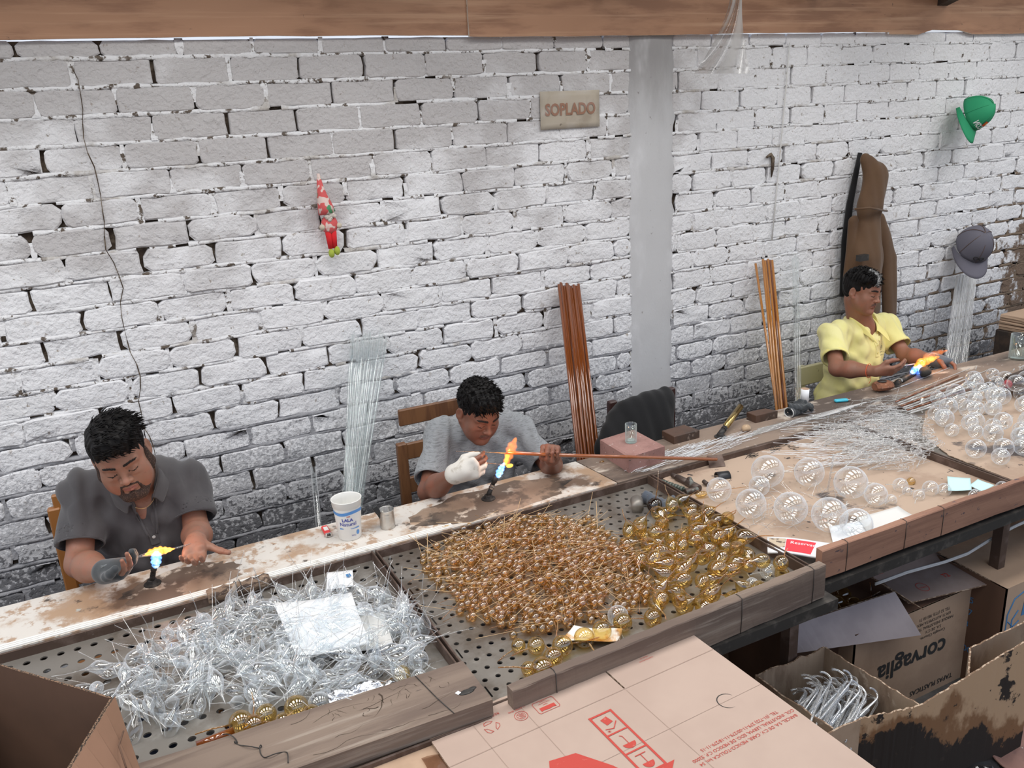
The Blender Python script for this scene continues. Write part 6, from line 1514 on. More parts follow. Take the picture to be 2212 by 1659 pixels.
def printed(m_):
    up = .0009
    def at(cx, cy, rot=PI):
        cr_, sr_ = math.cos(rot), math.sin(rot)
        # text reads from the far side: its x runs to the left in the picture
        return lambda x, y: loc(cx + x * cr_ - y * sr_, cy - (x * sr_ + y * cr_), up)
    def line(f, pts, w_=.0012, closed=False):
        n_ = len(pts)
        for i in range(n_ if closed else n_ - 1):
            p, q = Vector((*pts[i], 0)), Vector((*pts[(i + 1) % n_], 0)); d = (q - p).normalized() * w_; s_ = Vector((-d.y, d.x, 0))
            zo = Vector((0, 0, .00009 * (1 + i % 5))); m_.add([f(*(p - s_ - d)[:2]) + zo, f(*(p + s_ - d)[:2]) + zo, f(*(q + s_ + d)[:2]) + zo, f(*(q - s_ + d)[:2]) + zo], [(0, 1, 2, 3)])
    def fill(f, pts): m_.add([f(*p) for p in pts], [tuple(range(len(pts)))])
    arc = lambda cx, cy, r, a0, a1, n_=16: [(cx + r * math.cos(a0 + (a1 - a0) * i / n_), cy + r * math.sin(a0 + (a1 - a0) * i / n_)) for i in range(n_ + 1)]
    # recycling mark
    q = PZ(1063, 1571, zA) - A0; a, b = q.dot(ux), q.dot(uy); f = at(a, b); 
    for k in range(3):
        t = 2 * PI * k / 3 + .5; pts = [(.0165 * math.cos(t + o) * s_, .0165 * math.sin(t + o) * s_) for o, s_ in ((-.55, 1.05), (.15, 1.2), (.55, 1.25), (.95, 1.0), (.55, .75), (-.30, .70))]; line(f, pts, .0006, True)
    add_text(m_, 'RECICLABLE', .0105, lambda x, y: at(a + .008, b - .032)(x, y))
    q = PZ(1128, 1548, zA) - A0; a, b = q.dot(ux), q.dot(uy); f = at(a, b); line(f, arc(0, 0, .0155, 0, 2 * PI, 28), .0006); line(f, arc(0, 0, .0105, 0, 2 * PI, 24), .0004)
    for k in range(5): line(f, [(-.007, -.006 + k * .003), (.007 - (k % 2) * .004, -.006 + k * .003)], .0005)
    add_text(m_, '11-03787-0046', .0075, lambda x, y: at(a + .002, b - .024)(x, y))
    q = PZ(1182, 1525, zA) - A0; a, b = q.dot(ux), q.dot(uy); f = at(a, b); line(f, [(-.025, -.020), (.025, -.020), (.028, -.016), (.028, .016), (.025, .020), (-.025, .020), (-.028, .016), (-.028, -.016)], .0006, True)
    fill(f, [(-.020, .002), (.020, .002), (.020, .015), (.012, .013), (0, .015), (-.012, .013), (-.020, .015)])
    add_text(m_, 'Papel', .0055, lambda x, y: f(x, y - .004)); add_text(m_, 'Caja Superior', .0055, lambda x, y: f(x, y - .010)); add_text(m_, 'Calidad', .0055, lambda x, y: f(x, y - .016))
    # maker's address
    q = PZ(1618, 1590, zA) - A0; a, b = q.dot(ux), q.dot(uy)
    for k, t in enumerate(('BARCEL, S.A. DE C.V. CARR. MEXICO-TOLUCA km. 54', 'COL. INDUSTRIAL, LERMA, EDO. DE MEXICO C.P. 52000', 'TEL. (01-722) 279-11-00/279-11-18/279-11-15')):
        add_text(m_, t, .0120, lambda x, y: at(a, b + .016 - k * .0155)(x, y))
    q = PZ(1400, 1428, zA) - A0; a, b = q.dot(ux), q.dot(uy); add_text(m_, 'CARTONPACK', .0065, lambda x, y: at(a, b)(x, y)); add_text(m_, '05-05-23', .0065, lambda x, y: at(a, b - .009)(x, y))
    # tall arrow with handling pictures
    T0 = PZ(1278, 1556, zA) - A0; T1 = PZ(1323, 1536, zA) - A0; E0 = PZ(1385, 1622, zA) - A0
    o_ = Vector((T0.dot(ux), T0.dot(uy), 0)); rx = Vector(((T1 - T0).dot(ux), (T1 - T0).dot(uy), 0)); wv = rx.length; rx.normalize(); ry = Vector((-rx.y, rx.x, 0)); 
    if ry.y < 0: ry = -ry
    g_ = lambda x, y: loc(*(o_ + rx * x + ry * y)[:2], up)
    Lg = .20; c3 = Lg / 3
    line(g_, [(0, 0), (wv, 0), (wv, Lg), (0, Lg)], .0028, True)
    for k in (1, 2): line(g_, [(0, c3 * k), (wv, c3 * k)], .0022)
    fill(g_, [(-.022, Lg), (wv + .022, Lg), (wv / 2, Lg + .045)])
    fill(g_, [(wv * .30, c3 * .25), (wv * .62, c3 * .18), (wv * .70, c3 * .50), (wv * .38, c3 * .57)]); line(g_, [(wv * .2, c3 * .72), (wv * .5, c3 * .80), (wv * .8, c3 * .55)], .0012)
    for k in range(8): t = PI * k / 4; line(g_, [(wv * .25, c3 * .85), (wv * .25 + .004 * math.cos(t), c3 * .85 + .004 * math.sin(t))], .0004)
    fill(g_, [(wv * .5 + .016 * math.cos(t), c3 * 1.62 + .016 * math.sin(t)) for t in np.linspace(0, PI, 14)]); line(g_, [(wv * .5, c3 * 1.62), (wv * .5, c3 * 1.25), (wv * .42, c3 * 1.2)], .0009)
    fill(g_, [(wv * .5 + .014 * math.cos(t), c3 * 2.62 + .016 * math.sin(t)) for t in np.linspace(0, PI, 14)]); line(g_, [(wv * .5, c3 * 2.6), (wv * .5, c3 * 2.25)], .0010); line(g_, [(wv * .28, c3 * 2.22), (wv * .72, c3 * 2.22)], .0012)
    q = [PZ(x, y, zA) - A0 for x, y in ((1190, 1645), (1248, 1628), (1330, 1655), (1400, 1690), (1330, 1740), (1195, 1700))]; m_.add([loc(v.dot(ux), v.dot(uy), up) for v in q], [tuple(range(6))])
decal('red_printing', M['red_ink'], bxa, printed)
def hole(m_):
    q = PZ(1580, 1517, zA) - A0; a, b = q.dot(ux), q.dot(uy); pts = [(a + .0235 * math.cos(t), b + .0235 * math.sin(t)) for t in np.linspace(0, 2 * PI, 33)]
    for i in range(8, 30): (x0, y0), (x1, y1) = pts[i], pts[i + 1]; w_ = .0022 * math.sin(PI * (i - 8) / 22) + .0003; s0 = 1 + w_ / .0235; m_.add([loc(x0, y0, .0007), loc(x1, y1, .0007), loc(a + (x1 - a) * s0, b + (y1 - b) * s0, .0007), loc(a + (x0 - a) * s0, b + (y0 - b) * s0, .0007)], [(0, 1, 2, 3)])
decal('hand_hole', M['iron'], bxa, hole)
# B: tan carton at the bottom, left of it
zB = .755; B0 = PZ(600, 1678, zB); B1 = PZ(892, 1560, zB); B2 = PZ(1010, 1690, zB)
bxb = thing('tan_carton', 'tan carton corner with a strip of clear tape at the bottom edge', 'carton', B1); q0, q2 = B0 - B1, B2 - B1
panel('top_panel', [q0, Vector(), q2, q0 + q2], TH, [M['card'], CE], bxb, 10, .001)
panel('side', [Vector((0, 0, -.006)) + q0 * .02, Vector((0, 0, -.006)) + q2, q2 + Vector((0, 0, -.75)), q0 * .02 + Vector((0, 0, -.75))], -TH, [M['card'], CE], bxb, 4)
panel('side', [q0 + Vector((0, 0, -.006)), Vector((0, 0, -.006)), Vector((0, 0, -.75)), q0 + Vector((0, 0, -.75))], TH, [M['card'], CE], bxb, 4)
A_ = PZ(910, 1638, zB + .002) - B1; tp = MB(); tp.grid(8, 5, lambda u, v: A_ + Vector((u * .09, -v * .05 - u * .015, .002 * math.sin(u * 9 + v * 4)))); tp.build('clear_tape', glass('brown_tape', (.62, .5, .42), 1.0, (.4, .3, .25), .6), bxb)
# C: open dark carton at the lower left
zC = 1.06; C1 = PZ(238, 1508, zC); C0 = PZ(-60, 1420, zC); C2 = PZ(143, 1662, zC); bxc = thing('open_carton', 'open dark brown carton at the bottom left corner, its right flap folded out', 'carton', C1)
v0 = (C0 - C1) * 1.3; v2 = (C2 - C1) * 1.9; dn_ = Vector((0, 0, -.50))
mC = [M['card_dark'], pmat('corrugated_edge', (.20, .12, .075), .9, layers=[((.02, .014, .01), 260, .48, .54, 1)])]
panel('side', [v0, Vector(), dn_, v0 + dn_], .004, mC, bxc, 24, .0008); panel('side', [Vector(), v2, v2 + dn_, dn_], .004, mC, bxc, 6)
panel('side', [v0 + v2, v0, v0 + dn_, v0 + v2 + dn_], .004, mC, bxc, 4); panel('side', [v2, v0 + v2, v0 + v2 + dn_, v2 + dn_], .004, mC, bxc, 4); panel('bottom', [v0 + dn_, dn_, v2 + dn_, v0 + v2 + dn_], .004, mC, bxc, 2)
fo = v2.cross(Vector((0, 0, 1))).normalized(); fo = fo if fo.x > 0 else -fo
F1 = Vector((.003, -.004, 0)); P_ = [PZ(245, 1506, zC) - C1, PZ(300, 1665, zC - .10) - C1]
mF = pmat('folded_flap_card', (.24, .13, .082), .85, layers=[((.21, .115, .07), 5, .45, .7, 4)], bump=[(12, .2, .004)])
panel('flap', [P_[0], v2 * .98 + F1, v2 * 1.0 + fo * .22 + Vector((0, 0, -.13)), P_[1] + (P_[1] - P_[0]) * .4], .004, [mF, mC[1]], bxc, 8)
m_ = MB(); p, q, r_ = PZ(268, 1585, zC - .035) - C1, PZ(258, 1615, zC - .035) - C1, PZ(275, 1668, zC - .05) - C1
m_.tube([p + Vector((0, 0, .006)), q + Vector((0, 0, .006)), r_ + Vector((0, 0, .01))], .0018, 5); m_.build('fold_line', mC[0], bxc)
crb = MB(); crb.box(-1.15, .02, -.75, -.02, 0, .552); o = crb.build('dark_table', M['dark_wood']); o.location = (C1.x, C1.y, 0); tag(o, 'dark low table under the open dark carton', 'table')
_db = proto('dark_blue_bauble', lat(ball_prof(.03, 10), 18), glass('cobalt_glass', (.05, .08, .4), 1, (.01, .02, .12), .5))
for k in range(8): stamp(_db, C1 + v2 * (.2 + .09 * k) + v0 * (.2 + .6 * ((k * 37) % 10) / 10) + Vector((0, 0, -.463)), (0, 0, 0), 1, 'dark blue bauble at the bottom of the open dark carton', 'glass bauble', 'blue baubles in the open carton')

# D: burnt carton of glass canes
mD = [M['card_burnt'], CE]; mI = [pmat('weathered_inner_card', (.33, .245, .175), .9, layers=[((.19, .125, .085), 7, .46, .62, 6, (1, 1, .4)), ((.45, .36, .28), 18, .6, .7, 4)], bump=[(70, .5, .004, (1, 1, .15))]), CE]
zD = .44; DL = PZ(1633, 1458, zD); DK = PZ(1782, 1398, zD); DR = PZ(1985, 1522, zD); DF = PZ(1801, 1572, zD)
bxd = thing('burnt_carton', 'torn open carton with charred sides, full of glass canes, at the lower right', 'carton', Vector((DF.x, DF.y, 0)))
o_ = bxd.location; L2 = lambda p, z=None: Vector((p.x - o_.x, p.y - o_.y, (p.z if z is None else z)))
panel('back_panel', [L2(DL), L2(DK), L2(DK, .01), L2(DL, .01)], TH, mI, bxd, 18, .010); panel('right_panel', [L2(DK), L2(DR), L2(DR, .01), L2(DK, .01)], TH, mI, bxd, 18, .007)
panel('left_panel', [L2(DF), L2(DL), L2(DL, .01), L2(DF, .01)], TH, mI, bxd, 8, .006)
panel('front_panel', [L2(DR), L2(PZ(1857, 1550, zD)), L2(PZ(1857, 1550, zD), .01), L2(DR, .01)], TH, mD, bxd, 22, .006)
panel('front_panel', [L2(PZ(1857, 1552, zD)), L2(PZ(1570, 1668, zD)), L2(PZ(1570, 1668, zD), .01), L2(PZ(1857, 1552, zD), .01)], TH, [pmat('clean_tan_card', (.42, .30, .21), .85, layers=[((.35, .24, .16), 6, .5, .7, 4)], bump=[(14, .3, .006)]), CE], bxd, 18, .008)
w_ = MB(); p = L2(PZ(1772, 1590, zD)); w_.tube([p + Vector((0, .004, .004)), p + Vector((.006, -.012, -.01)), p + Vector((.010, -.016, -.04)), p + Vector((.0, -.016, -.07))], .0014, 5); w_.build('wire', M['iron'], bxd)
cane = []; cane_m = glass('bright_cane_glass', (.9, .93, .96), 1.0, (.9, .94, 1.0), 1.0, f0=.34)
for k in range(4):
    m_ = MB(); rr = .022 + .004 * k; L = .20 + .02 * k; m_.tube([(-L, 0, 0), (-L / 2, 0, 0)] + [(rr * math.sin(a), rr - rr * math.cos(a), 0) for a in np.linspace(0, 2.6, 9)], .0034, 8); cane.append(proto('glass_cane', m_, M['white_rod'] if k % 2 else cane_m))
quad = [PZ(1730, 1500, .40), PZ(1830, 1475, .40), PZ(1905, 1510, .40), PZ(1800, 1530, .40)]
for k in range(120):
    u, v = R_.random(), R_.random(); p = quad[0].lerp(quad[1], u).lerp(quad[3].lerp(quad[2], u), v)
    stamp(cane[k % 4], Vector((p.x, p.y, .27 + .10 * (k / 85) + R_.uniform(0, .03))), (R_.uniform(-.7, .7), R_.uniform(-.22, .1), R_.gauss(.35, .12)), R_.uniform(.8, .95), 'curved clear glass cane in the bundle inside the burnt carton', 'glass cane', 'glass canes in the burnt carton')
# E: second charred carton wall running to the right
zE = .47; E0 = Vector((DR.x, DR.y, zD)); E1 = PZ(2240, 1366, .56); bxe = thing('charred_carton', 'long carton with charred and spotted front, at the right bottom edge', 'carton', (E0.x, E0.y, 0)); o_ = bxe.location
E2 = E1 + Vector((.25, .0, 0)); bk = Vector((.05, .16, 0))
panel('front_panel', [L2(E0), L2(E1), L2(E1, .13), L2(E0, .01)], -TH, mD, bxe, 26, .004)
K0 = E0.lerp(E1, .42); panel('left_panel', [L2(K0 + Vector((.0, .0, .0))), L2(PZ(2098, 1400, .50)), L2(PZ(2098, 1400, .50), .05), L2(K0, .05)], TH, mI, bxe, 8, .004)
panel('back_panel', [L2(PZ(2098, 1400, .50)), L2(PZ(2240, 1330, .56)), L2(PZ(2240, 1330, .56), .1), L2(PZ(2098, 1400, .50), .1)], TH, mI, bxe, 14, .004)
# F: box with upside-down lettering
fz = .385; FR = PZ(2093, 1454, 0.0); FL = PZ(1893, 1568, 0.0); FL = Vector((2.035, FR.y, 0)); FR = Vector((FR.x, FR.y, 0))
bxf = thing('lettered_box', 'brown box on the floor under the bench with upside-down black lettering', 'carton', FL); wF = FR.x - FL.x; dF = .42
panel('front_panel', [(0, 0, fz), (wF, 0, fz), (wF, 0, 0), (0, 0, 0)], TH, [M['card'], CE], bxf, 2); panel('side_panel', [(wF, 0, fz), (wF, dF, fz), (wF, dF, 0), (wF, 0, 0)], TH, [M['card'], CE], bxf, 2)
panel('side_panel', [(0, dF, fz), (0, 0, fz), (0, 0, 0), (0, dF, 0)], TH, [M['card'], CE], bxf, 2); panel('back_panel', [(wF, dF, fz), (0, dF, fz), (0, dF, 0), (wF, dF, 0)], TH, [M['card'], CE], bxf, 2)
panel('top_panel', [(0, 0, fz - .004), (wF, 0, fz - .004), (wF, dF, fz - .004), (0, dF, fz - .004)], TH, [M['card_dark'], CE], bxf, 2)
def lets(m_):
    f = lambda cx, cz: (lambda x, y: Vector((cx - x, -.0012, cz - y)))
    add_text(m_, 'corvaglia', .098, f(wF * .47, .185), bold=.0022); add_text(m_, 'TAPAS PLASTICAS', .028, f(wF * .66, .035), bold=.0004)
    for k, t in enumerate(('Corvaglia Closures,', 'S.A. DE C.V.', 'PARQUE INDUSTRIAL TEPEJI', 'KM 71 AUTOPISTA MEX', 'TEL 52 (773) 783 00 71')): add_text(m_, t, .0165, f(wF * .62, .255 + k * .020))
decal('lettering', M['black_ink'], bxf, lets)
zf_ = .415; fq = [PZ(1903, 1254, zf_ + .01), PZ(2066, 1208, zf_ + .02), PZ(2150, 1258, zf_ + .005), PZ(1963, 1302, zf_)]
flp = thing('cardboard_flap', 'torn greyish carton flap marked T2 in red, lying over the lettered box', 'cardboard', fq[0]); fl_ = [p - fq[0] for p in fq]
gcard = pmat('greyish_corrugated', (.30, .235, .215), .85, layers=[((.25, .19, .17), 5, .45, .65, 4)], bump=[(26, .35, .004, (1, .1, 1))])
panel('flap_sheet', fl_, TH, [gcard, CE], flp, 16, .002); q = lambda u, v: (fl_[0].lerp(fl_[1], u)).lerp(fl_[3].lerp(fl_[2], u), v) + Vector((0, 0, .0012))
def t2(m_):
    add_text(m_, 'T2', .030, lambda x, y: q(.66 + x / .42, .42 - y / .16), bold=.0008); add_text(m_, 'TITAN', .011, lambda x, y: q(.30 + x / .42, .62 - y / .16), bold=.0002)
    for k in range(26): a, b = 2 * PI * k / 26, 2 * PI * (k + 1) / 26; m_.add([q(.30 + .060 * math.cos(t) * s_, .60 + .17 * math.sin(t) * s_) for t, s_ in ((a, 1), (b, 1), (b, .9), (a, .9))], [(0, 1, 2, 3)])
decal('red_printing', M['red_ink'], flp, t2)
up_ = [PZ(1868, 1232, .43) + Vector((0, .02, 0)), PZ(2030, 1160, .43) + Vector((0, .25, .0))]
g0 = PZ(1880, 1262, .42); g1 = PZ(2070, 1205, .42); pf = thing('cardboard_flap', 'raised carton flap with red printing behind the T2 flap, below the beam', 'cardboard', g0); e1 = g1 - g0; eu = Vector((-.02, .20, .16))
panel('flap_sheet', [eu, e1 + eu, e1, Vector()], TH, [gcard, CE], pf, 8, .001)
def pr3(m_):
    h_ = lambda u, v: e1 * u + eu * v + Vector((0, -.003, .003)); m_.add([h_(.25, .55), h_(.42, .42), h_(.62, .48), h_(.68, .75), h_(.45, .80), h_(.30, .78)], [tuple(range(6))])
decal('red_printing', M['red_ink'], pf, pr3)
def pr4(m_):
    h_ = lambda u, v: e1 * u + eu * v + Vector((0, -.003, .003))
    for a, b, c, d in ((.02, .1, .18, .1), (.18, .1, .18, .55), (.18, .55, .02, .55)): p, r = h_(a, b), h_(c, d); m_.tube([p, r], .003, 4)
decal('red_frame', M['red_ink'], pf, pr4)
# G: open box of amber baubles with the long lilac flap
zG = .45; G0 = PZ(1692, 1358, zG); G1 = PZ(1933, 1278, zG); bxg = thing('bauble_carton', 'open carton of dark amber baubles under the bench, long lilac-grey front flap', 'carton', G0)
ge = G1 - G0; gb = Vector((0.03, .34, 0)); dz = Vector((0, 0, -.44)); lil = pmat('lilac_grey_card', (.43, .375, .385), .85, layers=[((.38, .33, .34), 5, .45, .65, 4)], bump=[(26, .25, .003, (.1, 1, 1))])
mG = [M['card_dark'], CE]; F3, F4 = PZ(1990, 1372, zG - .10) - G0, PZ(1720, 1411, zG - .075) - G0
panel('long_flap', [Vector(), ge, F3, F4], TH * .6, [lil, CE], bxg, 14, 0)
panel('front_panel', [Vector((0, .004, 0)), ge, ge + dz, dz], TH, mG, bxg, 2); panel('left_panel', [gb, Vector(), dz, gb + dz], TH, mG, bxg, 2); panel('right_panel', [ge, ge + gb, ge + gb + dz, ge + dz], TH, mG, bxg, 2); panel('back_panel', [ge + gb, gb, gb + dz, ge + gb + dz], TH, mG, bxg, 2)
S3 = [PZ(1578, 1360, zG - .04) - G0, PZ(1659, 1325, zG) - G0, Vector((-.003, 0, 0)), PZ(1598, 1384, zG - .05) - G0]; panel('short_flap', [S3[1], S3[2], S3[3], S3[0]], TH * .6, mG, bxg, 6)
S4 = [ge, ge + Vector((.055, -.075, -.05)), ge + Vector((.05, .10, -.055)), ge + gb * .45]; panel('short_flap', S4, TH * .6, [M['card'], CE], bxg, 6)
m_ = MB(); m_.box(.01, ge.x - .01, .01, gb.y - .01, -.20, -.16, M=Matrix.Rotation(math.atan2(ge.y, ge.x), 4, 'Z')); m_.build('packing', M['dark_wood'], bxg)
gpile = Pile(zG - .155); k = 0
for _ in range(700):
    u, v = R_.uniform(.06, .94), R_.uniform(.08, .92); p = G0 + ge * u + gb * v; z = gpile.drop(p.x, p.y, .027, zG - .045)
    if z: k += 1; stamp(big, z, (R_.uniform(0, 3), 0, R_.uniform(0, 6)), 1, 'dark amber bauble in the open carton under the beam', 'glass bauble', 'amber baubles in the open carton under the beam')
    if k > 60: break
m_ = MB(); c0 = PZ(1775, 1325, zG)
for k in range(26): a = R_.uniform(.2, 2.9); b = R_.uniform(.2, 1.2); m_.tube([c0 - Vector(C0) + Vector(C0) - c0, Vector((math.cos(a) * math.cos(b) * .12, math.cos(b) * math.sin(a) * .06, math.sin(b) * .11))], .0009, 4, cap=False)
o = m_.build('amber_stems', pmat('straw_amber', (.45, .28, .13), .3)); o.location = c0 + Vector((0, .02, -.06)); tag(o, 'spray of thin amber stems rising from the open carton under the beam', 'glass stems', kind='stuff')
# H: tan box at the right edge with blue drawing, I: boxes further back
zH = .44; H0 = PZ(2176, 1272, zH); bxh = thing('drawn_box', 'tan box at the right edge with a blue line drawing and a green patch', 'carton', (H0.x, H0.y, 0)); h = zH
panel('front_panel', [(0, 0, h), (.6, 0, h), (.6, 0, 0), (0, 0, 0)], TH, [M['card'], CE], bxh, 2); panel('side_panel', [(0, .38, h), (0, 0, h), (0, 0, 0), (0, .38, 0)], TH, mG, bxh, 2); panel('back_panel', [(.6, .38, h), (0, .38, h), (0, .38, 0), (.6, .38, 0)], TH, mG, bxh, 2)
panel('top_flap', [(0, .0, h), (0, .37, h + .02), (.6, .37, h + .02), (.6, .0, h)], TH, [M['card'], CE], bxh, 6)
def blue(m_):
    f = lambda x, z: Vector((x, -.0012, z))
    for pts in ([(.02, .05), (.02, .33), (.05, .385), (.10, .40), (.2, .40)], [(.05, .10), (.05, .30), (.08, .33)], [(.028, .30), (.06, .27), (.09, .285)], [(.08, .05), (.08, .22)]): m_.tube([f(*p) for p in pts], .0022, 5)
    m_.add([f(.10, .30), f(.14, .30), f(.15, .36), f(.11, .37)], [(0, 1, 2, 3)])
    for k, t in enumerate(('5-3885', '5-2777', '1 888', 'ES #1 00')): add_text(m_, t, .035, lambda x, y: Vector((-.0012, .16 - x, .33 - k * .05 - (.05 if k > 2 else 0) + y)))
decal('blue_printing', M['blue_ink'], bxh, blue)
decal('green_patch', pmat('green_ink', (.02, .26, .10), .6), bxh, lambda m_: m_.box(.095, .3, -.0022, -.0006, .09, .25))
for (x, y, z, w2, d2, h2, rz, lb) in ((2.95, 2.05, 0, .55, .40, .50, .1, 'plain brown box standing behind the drawn box under the bench'), (3.3, 1.70, .0, .5, .3, .60, -.1, 'brown box with an open seam at the far right under the beam'), (1.95, 2.22, 0, .5, .35, .38, .05, 'dim brown box deep under the bench behind the bauble carton')):
    bb = thing('brown_box', lb, 'carton', (x, y, z), (0, 0, rz)); m_ = MB(); m_.bbox(-w2 / 2, w2 / 2, -d2 / 2, d2 / 2, 0, h2, .002); m_.build('box_body', M['card'], bb)
    m_ = MB(); m_.box(-w2 / 2, w2 / 2, -.022, .022, h2, h2 + .0006); m_.build('tape', M['card_edge'], bb)
# white flat cord
m_ = MB(); pts = [PZ(1890, 1262, .47), PZ(1960, 1236, .50), PZ(2040, 1214, .50), PZ(2090, 1196, .51), PZ(2140, 1165, .54), PZ(2190, 1138, .58), PZ(2240, 1115, .60)]
P2_ = []
for i in range(len(pts) - 1):
    for k in range(5): P2_.append(pts[i].lerp(pts[i + 1], k / 5))
for s_ in (-.003, .003): m_.tube([p - pts[0] + Vector((0, 0, s_)) for p in P2_], .0034, 6)
o = m_.build('flat_cord', pmat('white_cord', (.62, .62, .62), .4)); o.location = pts[0]; tag(o, 'white flat electric cord looping over the boxes under the bench', 'cord')
# clay dish and plastic at the lower right corner
c = PZ(2215, 1610, .17); ds = thing('clay_dish', 'dusty pink clay dish tilted on the floor at the lower right corner', 'dish', c, (.25, -.25, 0))
m_ = MB(); m_.lathe([(0, -.012), (.085, -.012), (.110, .012), (.116, .014), (.117, .009), (.092, -.022), (0, -.022)], 40); m_.build('dish_body', pmat('pink_clay', (.28, .15, .12), .7, layers=[((.16, .09, .08), 9, .5, .7, 5), ((.5, .45, .42), 60, .68, .74, 3)]), ds)
dsup = MB(); dsup.bbox(-.16, .2, -.16, .14, 0, .115, .004); o = dsup.build('dark_crate', M['dark_wood']); o.location = (c.x + .02, c.y, 0.0); tag(o, 'dark low crate under the clay dish', 'crate')
c = PZ(2100, 1668, .10); m_ = MB(); m_.ell((0, 0, 0), (.12, .10, .07), 24, 14, fn=lambda v: v * (1 + .3 * mnoise.noise(v * 18))); o = m_.build('plastic_bag', glass('plastic_film', (.75, .78, .80), 1.0, (.3, .32, .35), .6)); o.location = (c.x, c.y, .085); tag(o, 'crumpled clear plastic bag on the floor left of the clay dish', 'bag')
m_ = MB()
for k in range(140):
    x, y = R_.uniform(1.0, 3.2), R_.uniform(1.0, 1.62); r = R_.uniform(.006, .02); m_.box(x - r, x + r, y - r * .6, y + r * .6, .0, r * .5, jit=r * .4)
tag(m_.build('floor_litter', pmat('dark_litter', (.06, .055, .05), .8, layers=[((.25, .22, .2), 8, .6, .66, 2)])), 'dark crumbs and litter strewn over the floor under the bench', 'litter', kind='stuff')

# ---------------------------------------------------------------- chairs
def chair(label, cx, cy, rot, mat, cat='chair', w_=.40, hb=.98, slats=(.60, .74, .88), panel_=False, post=.042):
    t = thing('chair', label, 'chair', (cx, cy, 0), (0, 0, rot))
    for s_ in (-1, 1):
        m_ = MB(); m_.bbox(s_ * w_ / 2 - post / 2, s_ * w_ / 2 + post / 2, .17, .17 + .032, 0, hb, .005); m_.build('back_post', mat, t)
        m_ = MB(); m_.bbox(s_ * w_ / 2 - .02, s_ * w_ / 2 + .02, -.20, -.165, 0, .44, .004); m_.build('leg', mat, t)
    m_ = MB(); m_.bbox(-w_ / 2 - .02, w_ / 2 + .02, -.21, .17, .44, .462, .005); m_.build('seat', mat, t)
    if panel_: m_ = MB(); m_.bbox(-w_ / 2 - .03, w_ / 2 + .03, .165, .185, .62, hb, .006); m_.build('back_panel', mat, t)
    else:
        for z in slats: m_ = MB(); m_.bbox(-w_ / 2, w_ / 2, .178, .196, z - .035, z + .035, .004); m_.build('slat', mat, t)
    return t
cw = pmat('brown_varnished_wood', (.19, .085, .035), .45, layers=[((.12, .05, .022), 6, .42, .62, 5, (4, 4, .5))])
p = PY(860, 960, 3.13); chair('brown wooden slat chair under the middle man, left post showing', p.x + .215, 2.95, 0, cw, hb=p.z, slats=(.62, .77, .92))
p = PY(140, 1200, 3.1); chair('orange-brown wooden chair behind the bearded man', p.x + .20, 2.92, 0, pmat('orange_wood', (.32, .13, .035), .4), hb=.87)
p = PY(1722, 790, 3.20); chair('cream-painted chair with chipped back behind the man in yellow', p.x + .22, 3.0, 0, pmat('cream_paint', (.52, .49, .32), .5, layers=[((.12, .08, .06), 24, .64, .70, 5)]), hb=p.z, panel_=True)
dkc = pmat('dark_red_wood', (.05, .022, .02), .4); p = PY(1450, 838, 3.10); ch4 = chair('dark empty chair draped with a black jacket between the two right men', p.x - .165, 2.92, 0, dkc, hb=p.z, w_=.33, slats=(.66, p.z - .075))
def drape(name, label, cat, cones, mat, h_=.0055, ysq=.55, yc=3.2, fold=.008, fr=60, hang=18, cuts=()):
    pts = np.array([c[0] for c in cones] + [c[1] for c in cones]); rm = max(max(c[2], c[3]) for c in cones)
    f_ = lambda p: np.array([p[0], yc + (p[1] - yc) / ysq, p[2]])
    lo = np.min([f_(p) for p in pts], 0) - rm - .03; hi = np.max([f_(p) for p in pts], 0) + rm + .03; S = SDF(lo, hi, h_)
    for c in cones: S.cone(f_(c[0]), f_(c[1]), c[2], c[3], c[4] if len(c) > 4 else .03)
    for c in cuts: S.cone(f_(c[0]), f_(c[1]), c[2], c[3], .01, 's')
    V, F = S.mesh(); N = vnormals(V, F); w_ = np.sin(V[:, 0] * fr + 1.5 * np.sin(V[:, 2] * hang * .4) + V[:, 2] * 4) + .5 * np.sin(V[:, 0] * fr * 2.1 + V[:, 2] * hang)
    V = V + N * (w_ * fold * .6)[:, None]; V[:, 1] = yc + (V[:, 1] - yc) * ysq
    loc_ = (float(V[:, 0].mean()), yc, float(V[:, 2].min())); t = thing(name, label, cat, loc_); np_mesh('cloth', V, F, mat, loc_, t); return t
blk = pmat('black_fleece', (.006, .006, .007), .95, bump=[(200, .3, .002)], sheen=.1)
q_ = lambda x, y, Y: np.array(PY(x, y, Y))
drape('jacket', 'black jacket draped over the dark empty chair', 'jacket', [(q_(1335, 900, 3.03), q_(1432, 862, 3.03), .050, .055, .05), (q_(1345, 915, 2.98), q_(1322, 965, 2.94), .075, .085, .08), (q_(1385, 895, 2.98), q_(1375, 975, 2.93), .085, .095, .08), (q_(1425, 880, 2.99), q_(1428, 955, 2.95), .065, .075, .08), (q_(1375, 885, 3.10), q_(1375, 960, 3.10), .06, .07, .06), (q_(1425, 870, 3.10), q_(1430, 940, 3.10), .05, .06, .06)], blk, ysq=.6, yc=3.0, fold=.006, fr=46)
brn = pmat('brown_jersey', (.115, .062, .030), .9, layers=[((.10, .052, .025), 5, .45, .65, 4)], bump=[(260, .3, .001)], sheen=.15)
